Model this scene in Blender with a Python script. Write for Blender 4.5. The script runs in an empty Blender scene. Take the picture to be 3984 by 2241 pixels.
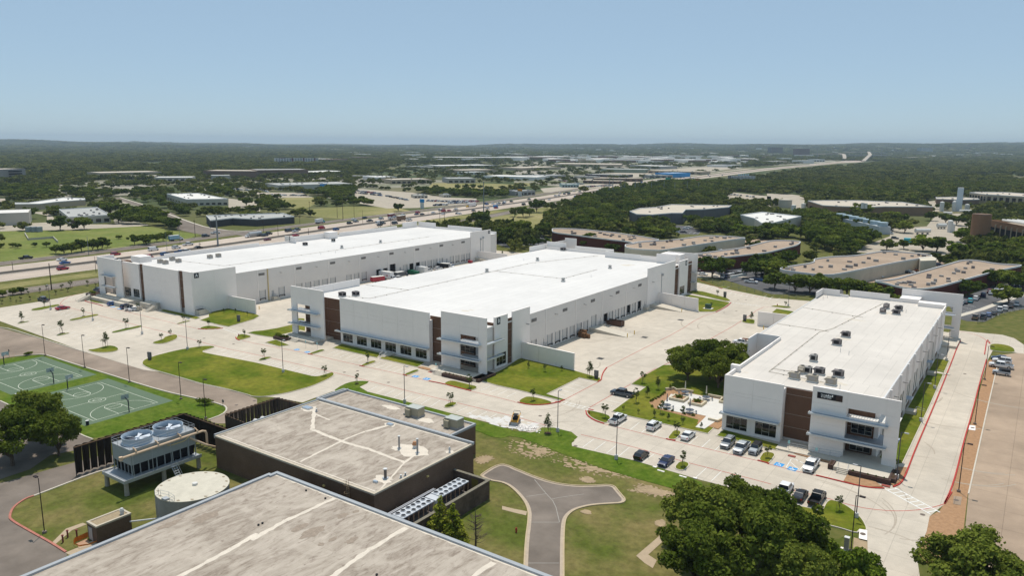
import bpy, math, random
import numpy as np
from mathutils import Matrix, Vector
R=math.radians
S=bpy.context.scene
col=S.collection
# ---------------------------------------------------------------- camera
FPX,PIT,ROL,YAW=2967.9,0.18647,-0.006843,-0.608844
CAMH=60.5; CX,CY=1992.0,1120.5
def _basis():
    f=np.array([math.sin(YAW)*math.cos(PIT),math.cos(YAW)*math.cos(PIT),-math.sin(PIT)])
    r=np.array([math.cos(YAW),-math.sin(YAW),0.0]); d=np.cross(f,r)
    return np.array([math.cos(ROL)*r+math.sin(ROL)*d,-math.sin(ROL)*r+math.cos(ROL)*d,f])
CM=_basis()
cam=bpy.data.objects.new('camera',bpy.data.cameras.new('camera')); col.objects.link(cam)
m=Matrix.Identity(4)
for i in range(3):
    m[i][0]=CM[0][i]; m[i][1]=-CM[1][i]; m[i][2]=-CM[2][i]
m[2][3]=CAMH
cam.matrix_world=m
cam.data.sensor_width=36; cam.data.lens=FPX/3984*36; cam.data.clip_start=1; cam.data.clip_end=60000
S.camera=cam
# ---------------------------------------------------------------- light
SUN_EL,SUN_AZ=R(72),math.atan2(-0.6,0.8)      # azimuth from +Y towards +X
w=bpy.data.worlds.new('World'); S.world=w; w.use_nodes=True
nt=w.node_tree; bg=nt.nodes['Background']
sky=nt.nodes.new('ShaderNodeTexSky'); sky.sky_type='NISHITA'; sky.sun_disc=False
sky.sun_elevation=SUN_EL; sky.sun_rotation=SUN_AZ; sky.altitude=1000; sky.air_density=.8; sky.dust_density=.5; sky.ozone_density=3
veil=nt.nodes.new('ShaderNodeMix'); veil.data_type='RGBA'; veil.inputs[0].default_value=.6; veil.inputs[7].default_value=(4.1,5.65,6.8,1)   # summer haze whitening the whole sky evenly
nt.links.new(sky.outputs[0],veil.inputs[6]); nt.links.new(veil.outputs[2],bg.inputs[0]); bg.inputs[1].default_value=0.105
sun=bpy.data.objects.new('sun',bpy.data.lights.new('sun','SUN')); col.objects.link(sun)
sun.data.energy=3.8; sun.data.angle=R(0.53); sun.data.color=(1.0,0.93,0.83)
sd=Vector((math.sin(SUN_AZ)*math.cos(SUN_EL),math.cos(SUN_AZ)*math.cos(SUN_EL),math.sin(SUN_EL)))
sun.rotation_euler=sd.to_track_quat('Z','Y').to_euler(); sun.location=(0,0,300)
S.view_settings.view_transform='Standard'; S.view_settings.look='None'; S.view_settings.gamma=1; S.view_settings.exposure=0.0
S.render.engine='CYCLES'
S.cycles.max_bounces=5; S.cycles.diffuse_bounces=3; S.cycles.glossy_bounces=2; S.cycles.transmission_bounces=2; S.cycles.volume_bounces=0; S.cycles.transparent_max_bounces=4
# ---------------------------------------------------------------- surveying: photo points -> the ground of the place
REG={'A':(0,950),'B':(1000,950),'C':(2000,950),'D':(2984,950),'E':(0,1400),'F':(1000,1400),'G':(2000,1400),'I':(2984,1400),
 'a':(0,500),'b':(1000,500),'c':(2000,500),'d':(2984,500),'j':(0,1681),'k':(1000,1681),'l':(2000,1681),'m':(2984,1681)}
def gp(k,X,Y,h=0.0):
    if k=='w': return (float(X),float(Y))
    x0,y0=REG[k]; px=x0+X/2.576; py=y0+Y/2.576
    d=CM.T@np.array([(px-CX)/FPX,(py-CY)/FPX,1.0]); t=(h-CAMH)/d[2]
    return (float(d[0]*t),float(d[1]*t))
def hpx(k,X,Y,dy):            # height of an upright that rises dy zoom pixels above its foot
    P=np.array(gp(k,X,Y)); x0,y0=REG[k]
    d=CM.T@np.array([(x0+X/2.576-CX)/FPX,(y0+(Y-dy)/2.576-CY)/FPX,1.0])
    s=(d[:2]@P)/(d[:2]@d[:2]); return float(CAMH+s*d[2])
def W(*it,h=0.0):
    k=None; out=[]
    for i in it:
        if isinstance(i,str): k=i
        else: out.append(gp(k,i[0],i[1],h))
    return out
def chaikin(p,n=2,closed=True,mx=1e9):
    if mx<1e8:
        q=[];L=len(p)
        for i in range(L):
            a=Vector(p[i-1]);b=Vector(p[i]);c=Vector(p[(i+1)%L])
            for o_ in(a,c):
                d=(o_-b); l=min(d.length*.25,mx); q.append(tuple(b+(d.normalized()*l if d.length>0 else d)))
        return q
    for _ in range(n):
        q=[];L=len(p)
        rng=range(L) if closed else range(L-1)
        if not closed: q.append(p[0])
        for i in rng:
            a=p[i];b=p[(i+1)%L]
            q.append((a[0]*.75+b[0]*.25,a[1]*.75+b[1]*.25)); q.append((a[0]*.25+b[0]*.75,a[1]*.25+b[1]*.75))
        if not closed: q.append(p[-1])
        p=q
    return p
def area(p): return sum(p[i][0]*p[(i+1)%len(p)][1]-p[(i+1)%len(p)][0]*p[i][1] for i in range(len(p)))/2
def ccw(p): return p if area(p)>0 else p[::-1]
def inset(p,d):
    p=ccw(p); n=len(p); out=[]
    for i in range(n):
        a=Vector(p[i-1]);b=Vector(p[i]);c=Vector(p[(i+1)%n])
        u=(b-a);v=(c-b)
        if u.length<1e-6 or v.length<1e-6: out.append(p[i]); continue
        u.normalize();v.normalize()
        n1=Vector((-u.y,u.x));n2=Vector((-v.y,v.x)); s=n1+n2
        if s.length<.3: s=n1
        s.normalize(); k=d/max(.5,s.dot(n1)); out.append((b.x+s.x*k,b.y+s.y*k))
    return out
def inpoly(x,y,p):
    r=False;j=len(p)-1
    for i in range(len(p)):
        if (p[i][1]>y)!=(p[j][1]>y) and x<(p[j][0]-p[i][0])*(y-p[i][1])/(p[j][1]-p[i][1])+p[i][0]: r=not r
        j=i
    return r
# ---------------------------------------------------------------- materials
MATS={}
def mat(name,c,rough=.85,var=.12,scale=.6,big=None,bigamt=.0,c2=None,metal=0,spec=.1,joint=None,bump=0,rnd=0,obj=False,emit=None):
    if name in MATS: return MATS[name]
    M=bpy.data.materials.new(name); M.use_nodes=True; n=M.node_tree.nodes; l=M.node_tree.links
    b=n['Principled BSDF']; b.inputs['Roughness'].default_value=rough; b.inputs['Metallic'].default_value=metal; b.inputs['Specular IOR Level'].default_value=spec
    if obj: tc=n.new('ShaderNodeTexCoord'); pos=tc.outputs['Object']
    else: ge=n.new('ShaderNodeNewGeometry'); pos=ge.outputs['Position']
    def noise(sc,det=4,rg=.6):
        t=n.new('ShaderNodeTexNoise'); t.inputs['Scale'].default_value=sc; t.inputs['Detail'].default_value=det; t.inputs['Roughness'].default_value=rg
        l.new(pos,t.inputs['Vector']); return t.outputs['Fac']
    def ramp(f,lo,hi,a,bb):
        r=n.new('ShaderNodeMapRange'); r.inputs['From Min'].default_value=lo; r.inputs['From Max'].default_value=hi; r.inputs['To Min'].default_value=a; r.inputs['To Max'].default_value=bb
        l.new(f,r.inputs['Value']); return r.outputs[0]
    def mul(cs,f):
        v=n.new('ShaderNodeVectorMath'); v.operation='SCALE'; l.new(cs,v.inputs[0]); l.new(f,v.inputs['Scale']); return v.outputs[0]
    def mix(f,a,bb):
        x=n.new('ShaderNodeMix'); x.data_type='RGBA'
        if f is not None: l.new(f,x.inputs[0])
        for s,v in((6,a),(7,bb)):
            if isinstance(v,tuple): x.inputs[s].default_value=(*v,1)
            else: l.new(v,x.inputs[s])
        return x.outputs[2]
    cur=None
    if c2 is not None: cur=mix(ramp(noise(big or .05,5),.40,.62,0,1),tuple(c),tuple(c2))
    else:
        rg=n.new('ShaderNodeRGB'); rg.outputs[0].default_value=(*c,1); cur=rg.outputs[0]
    if var: cur=mul(cur,ramp(noise(scale,6,.7),.25,.75,1-var,1+var))
    if bigamt: cur=mul(cur,ramp(noise(big or .05,3),.3,.7,1-bigamt,1+bigamt))
    if joint:   # (brick w, brick h, mortar, darkness, axis)
        bt=n.new('ShaderNodeTexBrick'); bt.offset=joint[5] if len(joint)>5 else 0; bt.inputs['Scale'].default_value=1; bt.inputs['Brick Width'].default_value=joint[0]; bt.inputs['Row Height'].default_value=joint[1]
        bt.inputs['Mortar Size'].default_value=joint[2]; bt.inputs['Mortar Smooth'].default_value=.3; bt.inputs['Color1'].default_value=(1,1,1,1); bt.inputs['Color2'].default_value=(.955,.955,.955,1); bt.inputs['Mortar'].default_value=(joint[3],)*3+(1,)
        if joint[4]=='z':
            sx=n.new('ShaderNodeSeparateXYZ'); l.new(pos,sx.inputs[0]); ad=n.new('ShaderNodeMath'); ad.operation='ADD'; l.new(sx.outputs[0],ad.inputs[0]); l.new(sx.outputs[1],ad.inputs[1])
            cb=n.new('ShaderNodeCombineXYZ'); l.new(ad.outputs[0],cb.inputs[0]); l.new(sx.outputs[2],cb.inputs[1]); l.new(cb.outputs[0],bt.inputs['Vector'])
        else: l.new(pos,bt.inputs['Vector'])
        vm=n.new('ShaderNodeVectorMath'); vm.operation='MULTIPLY'; l.new(cur,vm.inputs[0]); l.new(bt.outputs['Color'],vm.inputs[1]); cur=vm.outputs[0]
    if rnd:
        oi=n.new('ShaderNodeObjectInfo'); cur=mul(cur,ramp(oi.outputs['Random'],0,1,1-rnd,1+rnd))
    l.new(cur,b.inputs['Base Color'])
    if bump:
        bp=n.new('ShaderNodeBump'); bp.inputs['Strength'].default_value=bump; bp.inputs['Distance'].default_value=.1; l.new(noise(scale*3,4),bp.inputs['Height']); l.new(bp.outputs[0],b.inputs['Normal'])
    MATS[name]=M; return M
def leafmat(name,c,c2):
    M=bpy.data.materials.new(name); M.use_nodes=True; n=M.node_tree.nodes; l=M.node_tree.links; n.clear()
    out=n.new('ShaderNodeOutputMaterial'); df=n.new('ShaderNodeBsdfDiffuse'); tr=n.new('ShaderNodeBsdfTranslucent'); mx=n.new('ShaderNodeMixShader'); mx.inputs[0].default_value=.28
    ge=n.new('ShaderNodeNewGeometry'); no=n.new('ShaderNodeTexNoise'); no.inputs['Scale'].default_value=.55; no.inputs['Detail'].default_value=3; l.new(ge.outputs['Position'],no.inputs['Vector'])
    oi=n.new('ShaderNodeObjectInfo'); ad=n.new('ShaderNodeMath'); ad.operation='ADD'; l.new(no.outputs['Fac'],ad.inputs[0]); l.new(oi.outputs['Random'],ad.inputs[1]); sc_=n.new('ShaderNodeMath'); sc_.operation='MULTIPLY'; sc_.inputs[1].default_value=2.2; l.new(no.outputs['Fac'],sc_.inputs[0]); l.new(sc_.outputs[0],ad.inputs[0])
    mr=n.new('ShaderNodeMapRange'); mr.inputs['From Min'].default_value=.95; mr.inputs['From Max'].default_value=2.25; l.new(ad.outputs[0],mr.inputs['Value'])
    x=n.new('ShaderNodeMix'); x.data_type='RGBA'; l.new(mr.outputs[0],x.inputs[0]); x.inputs[6].default_value=(*c,1); x.inputs[7].default_value=(*c2,1)
    l.new(x.outputs[2],df.inputs[0]); l.new(x.outputs[2],tr.inputs[0]); l.new(df.outputs[0],mx.inputs[1]); l.new(tr.outputs[0],mx.inputs[2]); l.new(mx.outputs[0],out.inputs[0])
    MATS[name]=M; return M
CONC=mat('concrete_paving',(.535,.475,.395),.9,.13,.3,.035,.10,joint=(4.6,4.6,.05,.76,'xy'))
OLDC=mat('old_beige_paving',(.37,.28,.205),.9,.18,.15,.04,.18,joint=(7.3,7.3,.06,.72,'xy'))
HWY=mat('highway_concrete',(.46,.385,.32),.9,.12,.12,.02,.1)
ASPH=mat('worn_asphalt',(.19,.16,.135),.95,.22,.2,.05,.18)
ASPD=mat('dark_asphalt',(.115,.115,.12),.95,.2,.3,.05,.15)
ASPP=mat('tan_asphalt',(.27,.215,.17),.95,.2,.18,.06,.2)
GRASS=mat('lawn_grass',(.080,.115,.006),.95,.36,.6,.09,.0,c2=(.165,.165,.020),bump=.4)
DRY=mat('dry_grass',(.17,.17,.055),.95,.3,.5,.03,.0,c2=(.27,.235,.10),bump=.3)
MEAD=mat('meadow_grass',(.085,.105,.018),.95,.4,.7,.06,.0,c2=(.19,.155,.06),bump=.4)
BANK=mat('bank_grass',(.07,.12,.008),.95,.35,.8,.2,.0,c2=(.11,.145,.018),bump=.4)
DIRT=mat('bare_soil',(.36,.27,.17),.95,.25,.5,bump=.3)
MULCH=mat('orange_mulch',(.36,.215,.12),.95,.25,1.5)
DMULCH=mat('dark_mulch',(.07,.045,.03),.95,.3,2)
KERB=mat('kerb_concrete',(.55,.50,.42),.9,.1,.8)
RED=mat('red_paint',(.42,.055,.045),.7,.18,1.5)
WHITE=mat('white_marking',(.72,.72,.69),.7,.08,1.5)
BLUE=mat('blue_marking',(.05,.30,.65),.7,.1,1.5)
YEL=mat('yellow_paint',(.65,.42,.04),.7,.1,1.5)
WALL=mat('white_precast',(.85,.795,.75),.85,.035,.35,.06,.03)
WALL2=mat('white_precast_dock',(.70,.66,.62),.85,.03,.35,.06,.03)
BRK=mat('brown_brick_panel',(.155,.088,.058),.9,.22,4,.3,.1,joint=(.55,.22,.03,.72,'z',.5))
JOINT=mat('pale_joint',(.5,.42,.36),.9,.1,1)
ROOF=mat('white_membrane',(.675,.655,.63),.75,.04,.3,.04,.05,joint=(3.05,30,.07,.82,'xy',.5))
ROOFC=mat('white_membrane_worn',(.625,.58,.525),.75,.06,.25,.06,.07,joint=(3.05,24,.07,.82,'xy',.5))
GLASS=mat('dark_glass',(.012,.014,.016),.06,0,1,spec=.5)
FRAME=mat('pale_aluminium',(.55,.53,.47),.5,.05,1,metal=.2)
CAN=mat('grey_canopy_metal',(.36,.41,.47),.5,.06,1,metal=.3)
CANW=mat('pale_canopy_edge',(.62,.61,.58),.6,.05,1)
GALV=mat('galvanised_steel',(.42,.44,.46),.5,.12,2,metal=.4)
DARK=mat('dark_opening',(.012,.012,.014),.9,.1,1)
BLK=mat('black_metal',(.025,.025,.028),.5,.1,2)
PARA=mat('roof_edge_metal',(.62,.62,.61),.6,.05,1)
SIGN=mat('dark_sign',(.03,.035,.045),.6,.05,1)
LETTER=mat('white_letter',(.85,.85,.83),.6,0,1)
ACU=mat('ac_unit_grey',(.34,.32,.30),.6,.12,2)
ACD=mat('ac_unit_dark',(.20,.18,.175),.6,.15,2)
BEI=mat('beige_pipe_paint',(.60,.44,.30),.6,.08,1)
BARK=mat('bark',(.13,.10,.075),.95,.3,3,obj=True)
RUBBER=mat('rubber',(.02,.02,.02),.8,.1,3)
RIM=mat('wheel_rim',(.45,.45,.46),.35,.05,3,metal=.6)
LAMPW=mat('headlight',(.75,.77,.8),.2,0,1)
LAMPR=mat('taillight',(.45,.02,.015),.3,0,1)
# ---------------------------------------------------------------- mesh building
from mathutils.geometry import delaunay_2d_cdt
def tess(p):
    p=[q for i,q in enumerate(p) if abs(q[0]-p[i-1][0])+abs(q[1]-p[i-1][1])>1e-4]
    r=delaunay_2d_cdt([Vector(q) for q in p],[],[list(range(len(p)))],1,1e-5); return [(v.x,v.y) for v in r[0]],[tuple(f) for f in r[2]]
class MB:
    def __init__(s): s.v=[];s.f=[]
    def add(s,vs,fs):
        o=len(s.v); s.v+=[tuple(p) for p in vs]; s.f+=[tuple(i+o for i in f) for f in fs]; return s
    def box(s,x0,x1,y0,y1,z0,z1):
        if x0>x1:x0,x1=x1,x0
        if y0>y1:y0,y1=y1,y0
        if z0>z1:z0,z1=z1,z0
        return s.add([(x0,y0,z0),(x1,y0,z0),(x1,y1,z0),(x0,y1,z0),(x0,y0,z1),(x1,y0,z1),(x1,y1,z1),(x0,y1,z1)],[(0,3,2,1),(4,5,6,7),(0,1,5,4),(1,2,6,5),(2,3,7,6),(3,0,4,7)])
    def fb(s,F,u0,u1,d0,d1,z0,z1):
        a=F(u0,d0,z0);b=F(u1,d1,z1); return s.box(a[0],b[0],a[1],b[1],a[2],b[2])
    def obox(s,c,ax,l,w,z0,z1):   # oriented box: centre, axis angle, length, width
        ca,sa=math.cos(ax),math.sin(ax); P=[]
        for z in(z0,z1):
            for i,j in((-1,-1),(1,-1),(1,1),(-1,1)): P.append((c[0]+ca*i*l/2-sa*j*w/2,c[1]+sa*i*l/2+ca*j*w/2,z))
        return s.add(P,[(0,3,2,1),(4,5,6,7),(0,1,5,4),(1,2,6,5),(2,3,7,6),(3,0,4,7)])
    def prism(s,p,z0,z1,bottom=False):
        p=ccw(p);n=len(p)
        if n>6:
            tv,tf=tess(p); s.add([(x,y,z1) for x,y in tv],[f if area([tv[i] for i in f])>0 else f[::-1] for f in tf])
            return s.add([(x,y,z0) for x,y in p]+[(x,y,z1) for x,y in p],[(i,(i+1)%n,n+(i+1)%n,n+i) for i in range(n)])
        vs=[(x,y,z0) for x,y in p]+[(x,y,z1) for x,y in p]
        fs=[tuple(range(n,2*n))]+[(i,(i+1)%n,n+(i+1)%n,n+i) for i in range(n)]
        if bottom: fs.append(tuple(range(n-1,-1,-1)))
        return s.add(vs,fs)
    def sheet(s,p,z):
        p=ccw(p)
        if len(p)>5:
            tv,tf=tess(p); return s.add([(x,y,z) for x,y in tv],[f if area([tv[i] for i in f])>0 else f[::-1] for f in tf])
        return s.add([(x,y,z) for x,y in p],[tuple(range(len(p)))])
    def ring(s,p,q,z0,z1):   # wall between outer p and inner q (same count)
        n=len(p); vs=[(x,y,z0) for x,y in p]+[(x,y,z1) for x,y in p]+[(x,y,z1) for x,y in q]+[(x,y,z0) for x,y in q]; fs=[]
        for i in range(n):
            k=(i+1)%n; fs+=[(i,k,n+k,n+i),(n+i,n+k,2*n+k,2*n+i),(2*n+i,2*n+k,3*n+k,3*n+i)]
        return s.add(vs,fs)
    def strip(s,p,wd,z0,z1=None):
        n=len(p);L=[];Rr=[]
        for i in range(n):
            a=Vector(p[max(0,i-1)]);b=Vector(p[min(n-1,i+1)]); t=(b-a)
            if t.length<1e-6: t=Vector((1,0))
            t.normalize(); nn=Vector((-t.y,t.x))*wd/2; c=Vector(p[i]); L.append((c.x+nn.x,c.y+nn.y));Rr.append((c.x-nn.x,c.y-nn.y))
        if z1 is None:
            return s.add([(x,y,z0) for x,y in L]+[(x,y,z0) for x,y in Rr],[(i,n+i,n+i+1,i+1) for i in range(n-1)])
        vs=[(x,y,z1) for x,y in L]+[(x,y,z1) for x,y in Rr]+[(x,y,z0) for x,y in L]+[(x,y,z0) for x,y in Rr]; fs=[(0,2*n,3*n,n),(n-1,2*n-1,4*n-1,3*n-1)]
        for i in range(n-1): fs+=[(i,n+i,n+i+1,i+1),(n+i,3*n+i,3*n+i+1,n+i+1),(i,i+1,2*n+i+1,2*n+i)]
        return s.add(vs,fs)
    def tube(s,path,r,n=6,r1=None):
        P=[Vector(p) for p in path];o=len(s.v);m_=len(P)
        for i,p in enumerate(P):
            t=(P[min(m_-1,i+1)]-P[max(0,i-1)]).normalized(); u=t.cross(Vector((0,0,1)))
            if u.length<.05: u=t.cross(Vector((0,1,0)))
            u.normalize(); v=t.cross(u); rr=r if r1 is None else r+(r1-r)*i/(m_-1)
            for k in range(n): a=2*math.pi*k/n; s.v.append(tuple(p+u*math.cos(a)*rr+v*math.sin(a)*rr))
        for i in range(m_-1):
            for k in range(n): s.f.append((o+i*n+k,o+i*n+(k+1)%n,o+(i+1)*n+(k+1)%n,o+(i+1)*n+k))
        s.f.append(tuple(o+k for k in range(n))); s.f.append(tuple(o+(m_-1)*n+k for k in range(n-1,-1,-1))); return s
    def cyl(s,x,y,z0,z1,r,n=12,r1=None): return s.tube([(x,y,z0),(x,y,z1)],r,n,r1)
    def build(s,name,m_,parent=None,**k):
        off=Vector((0,0,0)); p=parent
        while p is not None: off+=Vector(p.location); p=p.parent
        me=bpy.data.meshes.new(name); me.from_pydata([(a-off.x,b-off.y,c-off.z) for a,b,c in s.v],[],s.f); me.materials.append(m_); me.update()
        o=bpy.data.objects.new(name,me); col.objects.link(o); o.parent=parent
        for a,b in k.items(): o[a]=b
        return o
def thing(name,label,cat,loc=(0,0,0),group=None,rz=0):
    o=bpy.data.objects.new(name,None); col.objects.link(o); o.location=loc; o.rotation_euler=(0,0,rz); o.empty_display_size=.5
    o['label']=label;o['category']=cat
    if group:o['group']=group
    return o
def tag(o,label,cat,group=None):
    o['label']=label;o['category']=cat
    if group:o['group']=group
    return o
def center(o):   # move the object origin of a one-mesh thing to its base centre
    me=o.data; n=len(me.vertices); c=np.empty(n*3,dtype=np.float64); me.vertices.foreach_get('co',c); c=c.reshape(-1,3); b=np.array([(c[:,0].min()+c[:,0].max())/2,(c[:,1].min()+c[:,1].max())/2,c[:,2].min()])
    c-=b; me.vertices.foreach_set('co',c.ravel()); o.location=tuple(b); me.update(); return o
def struct(name,mb,m_): return mb.build(name,m_,None,kind='structure')
KIDS={}
def dup(o,loc=None,rz=None,label=None,parent=None,group=None,scale=None):
    c=o.copy(); col.objects.link(c)
    if parent is not None: c.parent=parent
    if loc is not None: c.location=loc
    if rz is not None: c.rotation_euler=(0,0,rz)
    if scale is not None: c.scale=scale
    if label: c['label']=label
    if group: c['group']=group
    if o.name not in KIDS: KIDS[o.name]=list(o.children)
    for k in KIDS[o.name]: dup(k,parent=c)
    return c
EXCL=[]   # footprints trees keep clear of
# ---------------------------------------------------------------- terrain
def terr(x,y):
    d=math.hypot(x,y); 
    if d<4500: return 0.0
    az=math.atan2(x,y)-YAW     # 0 at the picture's centre, + to the right
    k=min(1,(d-4500)/8500); k=k*k*(3-2*k)
    h=26+95*max(0,min(1,(az+.05)/.6))+16*math.sin(az*9+1)*math.sin(d*.0006)+9*math.sin(az*31+d*.0011)+6*math.sin(az*57+2)
    if az<-.3: h+=22*min(1,(-.3-az)/.15)
    return h*k
def ground():
    rad=[0,60,130,250,400,650,1000,1500,2200,3200,4500]+[4500+i*700 for i in range(1,26)]
    na=180;vs=[(0,0,0)];fs=[]
    for r in rad[1:]:
        for i in range(na):
            a=2*math.pi*i/na; x,y=r*math.sin(a),r*math.cos(a); vs.append((x,y,terr(x,y)-.02))
    for i in range(na): fs.append((0,1+(i+1)%na,1+i))
    for k in range(len(rad)-2):
        o=1+k*na
        for i in range(na): fs.append((o+i,o+(i+1)%na,o+na+(i+1)%na,o+na+i))
    M=bpy.data.materials.new('ground_mix'); M.use_nodes=True; n=M.node_tree.nodes; l=M.node_tree.links; b=n['Principled BSDF']; b.inputs['Roughness'].default_value=.95; b.inputs['Specular IOR Level'].default_value=.1
    ge=n.new('ShaderNodeNewGeometry'); 
    def noi(sc,lo,hi):
        t=n.new('ShaderNodeTexNoise'); t.inputs['Scale'].default_value=sc; t.inputs['Detail'].default_value=6; l.new(ge.outputs['Position'],t.inputs['Vector'])
        r=n.new('ShaderNodeMapRange'); r.inputs['From Min'].default_value=lo; r.inputs['From Max'].default_value=hi; l.new(t.outputs['Fac'],r.inputs['Value']); return r.outputs[0]
    def mx(f,a,c):
        x=n.new('ShaderNodeMix'); x.data_type='RGBA'; l.new(f,x.inputs[0])
        for s_,v in((6,a),(7,c)):
            if isinstance(v,tuple): x.inputs[s_].default_value=(*v,1)
            else: l.new(v,x.inputs[s_])
        return x.outputs[2]
    near=mx(noi(.4,.35,.7),(.085,.10,.022),(.155,.14,.045))
    farc=mx(noi(.008,.45,.62),(.06,.08,.03),(.17,.155,.085))
    ln=n.new('ShaderNodeVectorMath'); ln.operation='LENGTH'; l.new(ge.outputs['Position'],ln.inputs[0]); r=n.new('ShaderNodeMapRange'); r.inputs['From Min'].default_value=450; r.inputs['From Max'].default_value=900; l.new(ln.outputs['Value'],r.inputs['Value'])
    l.new(mx(r.outputs[0],near,farc),b.inputs['Base Color'])
    g=MB().add(vs,fs); struct('ground',g,M)
ground()
# ---------------------------------------------------------------- paving, lawns, kerbs
def sheet(name,p,z,m_): return struct(name,MB().sheet(p,z),m_)
def lawn(p,m_=None,sm=1,h=.15,kerb=True,name='lawn',km=None):
    if sm==1: p=chaikin(chaikin(p,1,True,1.0),1,True,.35)
    elif sm: p=chaikin(p,sm)
    p=ccw(p)
    if kerb:
        struct('kerb',MB().ring(p,inset(p,.22),.0,h),km or KERB)
        struct(name,MB().prism(inset(p,.2),.0,h+.03),m_ or GRASS)
    else: struct(name,MB().prism(p,0,h),m_ or GRASS)
# whole business-park slab
SITE=W('A',(0,638),(300,592),(560,548),(800,500),(940,472),(1060,458),'w',(-312,172),(-312,352),(-200,356),(-110,352),'C',(1640,338),(2080,440),(2576,540),'D',(420,570),'w',(-50,290),(-22,285),'D',(1880,862),(2100,885),(2360,910),(2480,945),(2576,1010),(2576,1100),(2490,1090),(2330,1080),(2262,1068),'w',(-8.9,253.8),(-8.9,226),(-8.5,177.4),'m',(2010,0),(1850,610),(1780,725),(1630,850),(1600,1000),(1500,1240),(1530,1443),(1560,1700),(1150,1700),(1050,1443),(1010,1200),(1003,1000),(900,800),(600,690),(545,805),(380,755),(175,695),'G',(1870,1208),(1190,1008),(690,893),(545,858),(610,815),(200,740),'F',(2570,690),(2070,570),(1480,415),(985,290),(750,320),(455,430),(150,375),(40,372),'E',(2500,352),(2000,242),(1600,124),'A',(1440,1262),(870,1088),(0,772),(-300,660),(-300,700))
sheet('concrete_paving',SITE,.02,CONC); EXCL.append(SITE)
# old asphalt road past the basketball courts
ROADL=chaikin(W('A',(-700,640),(-200,790),(0,838),(380,940),(860,1088),(1440,1262),'E',(1600,128),(2000,245),(2576,372),(2576,470),(2300,640),(2150,640),(2090,603),(2230,552),(2278,500),(2245,455),(1950,386),(1650,320),(1300,215),'A',(1100,1310),(700,1190),(470,1112),(380,1105),(150,1125),(0,1150),(-300,1210),(-900,1100)),1)
sheet('asphalt_road',ROADL,.012,ASPP); EXCL.append(ROADL)
struct('kerb',MB().strip(chaikin(W('E',(2090,605),(2230,553),(2280,500),(2245,455),(1950,386),(1650,320),(1300,215),'A',(1100,1310),(700,1190),(470,1112),(380,1105),(150,1125)),1,False),.35,0,.15),KERB)
struct('kerb',MB().strip(chaikin(W('A',(0,835),(100,850),(380,938),(860,1086)),1,False),.3,0,.15),KERB)
# left service road
ROADB=chaikin(W('j',(-900,560),(-300,560),(0,520),(340,420),(700,320),(1000,240),(1130,205),(1150,355),(900,430),(600,545),(380,625),(250,675),(130,760),(95,850),(110,890),(520,1120),(700,1225),(600,1290),(260,1443),(-300,1900),(-900,1900)),1)
sheet('asphalt_road',ROADB,.012,ASPH); EXCL.append(ROADB)
ROADC=W('E',(-500,330),(0,415),(165,490),(420,640),(640,660),(820,760),(930,800),(800,900),(500,960),(300,1100),(0,1200),(-500,1000))
sheet('asphalt_road',ROADC,.008,ASPH); EXCL.append(ROADC)
struct('kerb',MB().strip(chaikin(W('E',(0,415),(165,490),(420,600),(640,660),(820,760),(930,800)),1,False),.3,0,.14),KERB)
struct('red_kerb',MB().strip(chaikin(W('j',(340,645),(250,675),(130,760),(95,850),(110,890),(300,1000),(520,1120),(660,1210)),2,False),.35,0,.16),mat('faded_red_paint',(.42,.17,.13),.8,.2,1.2))
struct('kerb',MB().strip(chaikin(W('j',(1130,360),(900,430),(600,545),(340,645)),1,False),.35,0,.14),KERB)
# turnaround road in front
UO=W('F',(2238,1162),(2430,1046),(2540,1075))+W('l',(0,372),(60,395),(200,455),(400,520),(620,548),(800,545),(990,535),(1040,600),(1140,715),(900,726),(740,742),(600,782),(530,840),(500,905),(490,1100),(490,1443),(490,1900),(100,1900),(105,1443),(120,1100),(148,900),(150,790),(105,690),(0,575))+W('k',(2480,512),(2330,490),(2262,455))
UO=chaikin(UO,2)
sheet('asphalt_turnaround',UO,.012,ASPH); EXCL.append(UO)
struct('kerb',MB().ring(ccw(UO),inset(UO,.45),0,.06),mat('gutter_pan',(.44,.36,.28),.9,.15,1))
struct('kerb',MB().ring(inset(UO,-.22),inset(UO,.0),0,.17),mat('tan_kerb',(.47,.38,.25),.9,.12,1))
for pts in(W('l',(205,480),(320,620),(410,715),(455,905)),W('l',(125,650),(320,622)),W('l',(160,908),(455,908)),W('l',(135,1318),(450,1318)),W('l',(380,675),(480,655),(700,625))):
    struct('sealed_crack',MB().strip(chaikin(pts,1,False),.12,.018),mat('pale_crack',(.34,.32,.29),.9,.1,1))
struct('footpath',MB().prism(W('l',(-120,745),(0,775),(130,800),(120,840),(0,812),(-120,780)),0,.04),mat('tan_path',(.42,.33,.23),.9,.12,1))
struct('footpath',MB().prism(W('l',(1225,1245),(1440,1060),(1520,990),(1570,1030),(1345,1235),(1430,1290),(1390,1370),(1310,1320)),0,.04),MATS['tan_path'])
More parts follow.
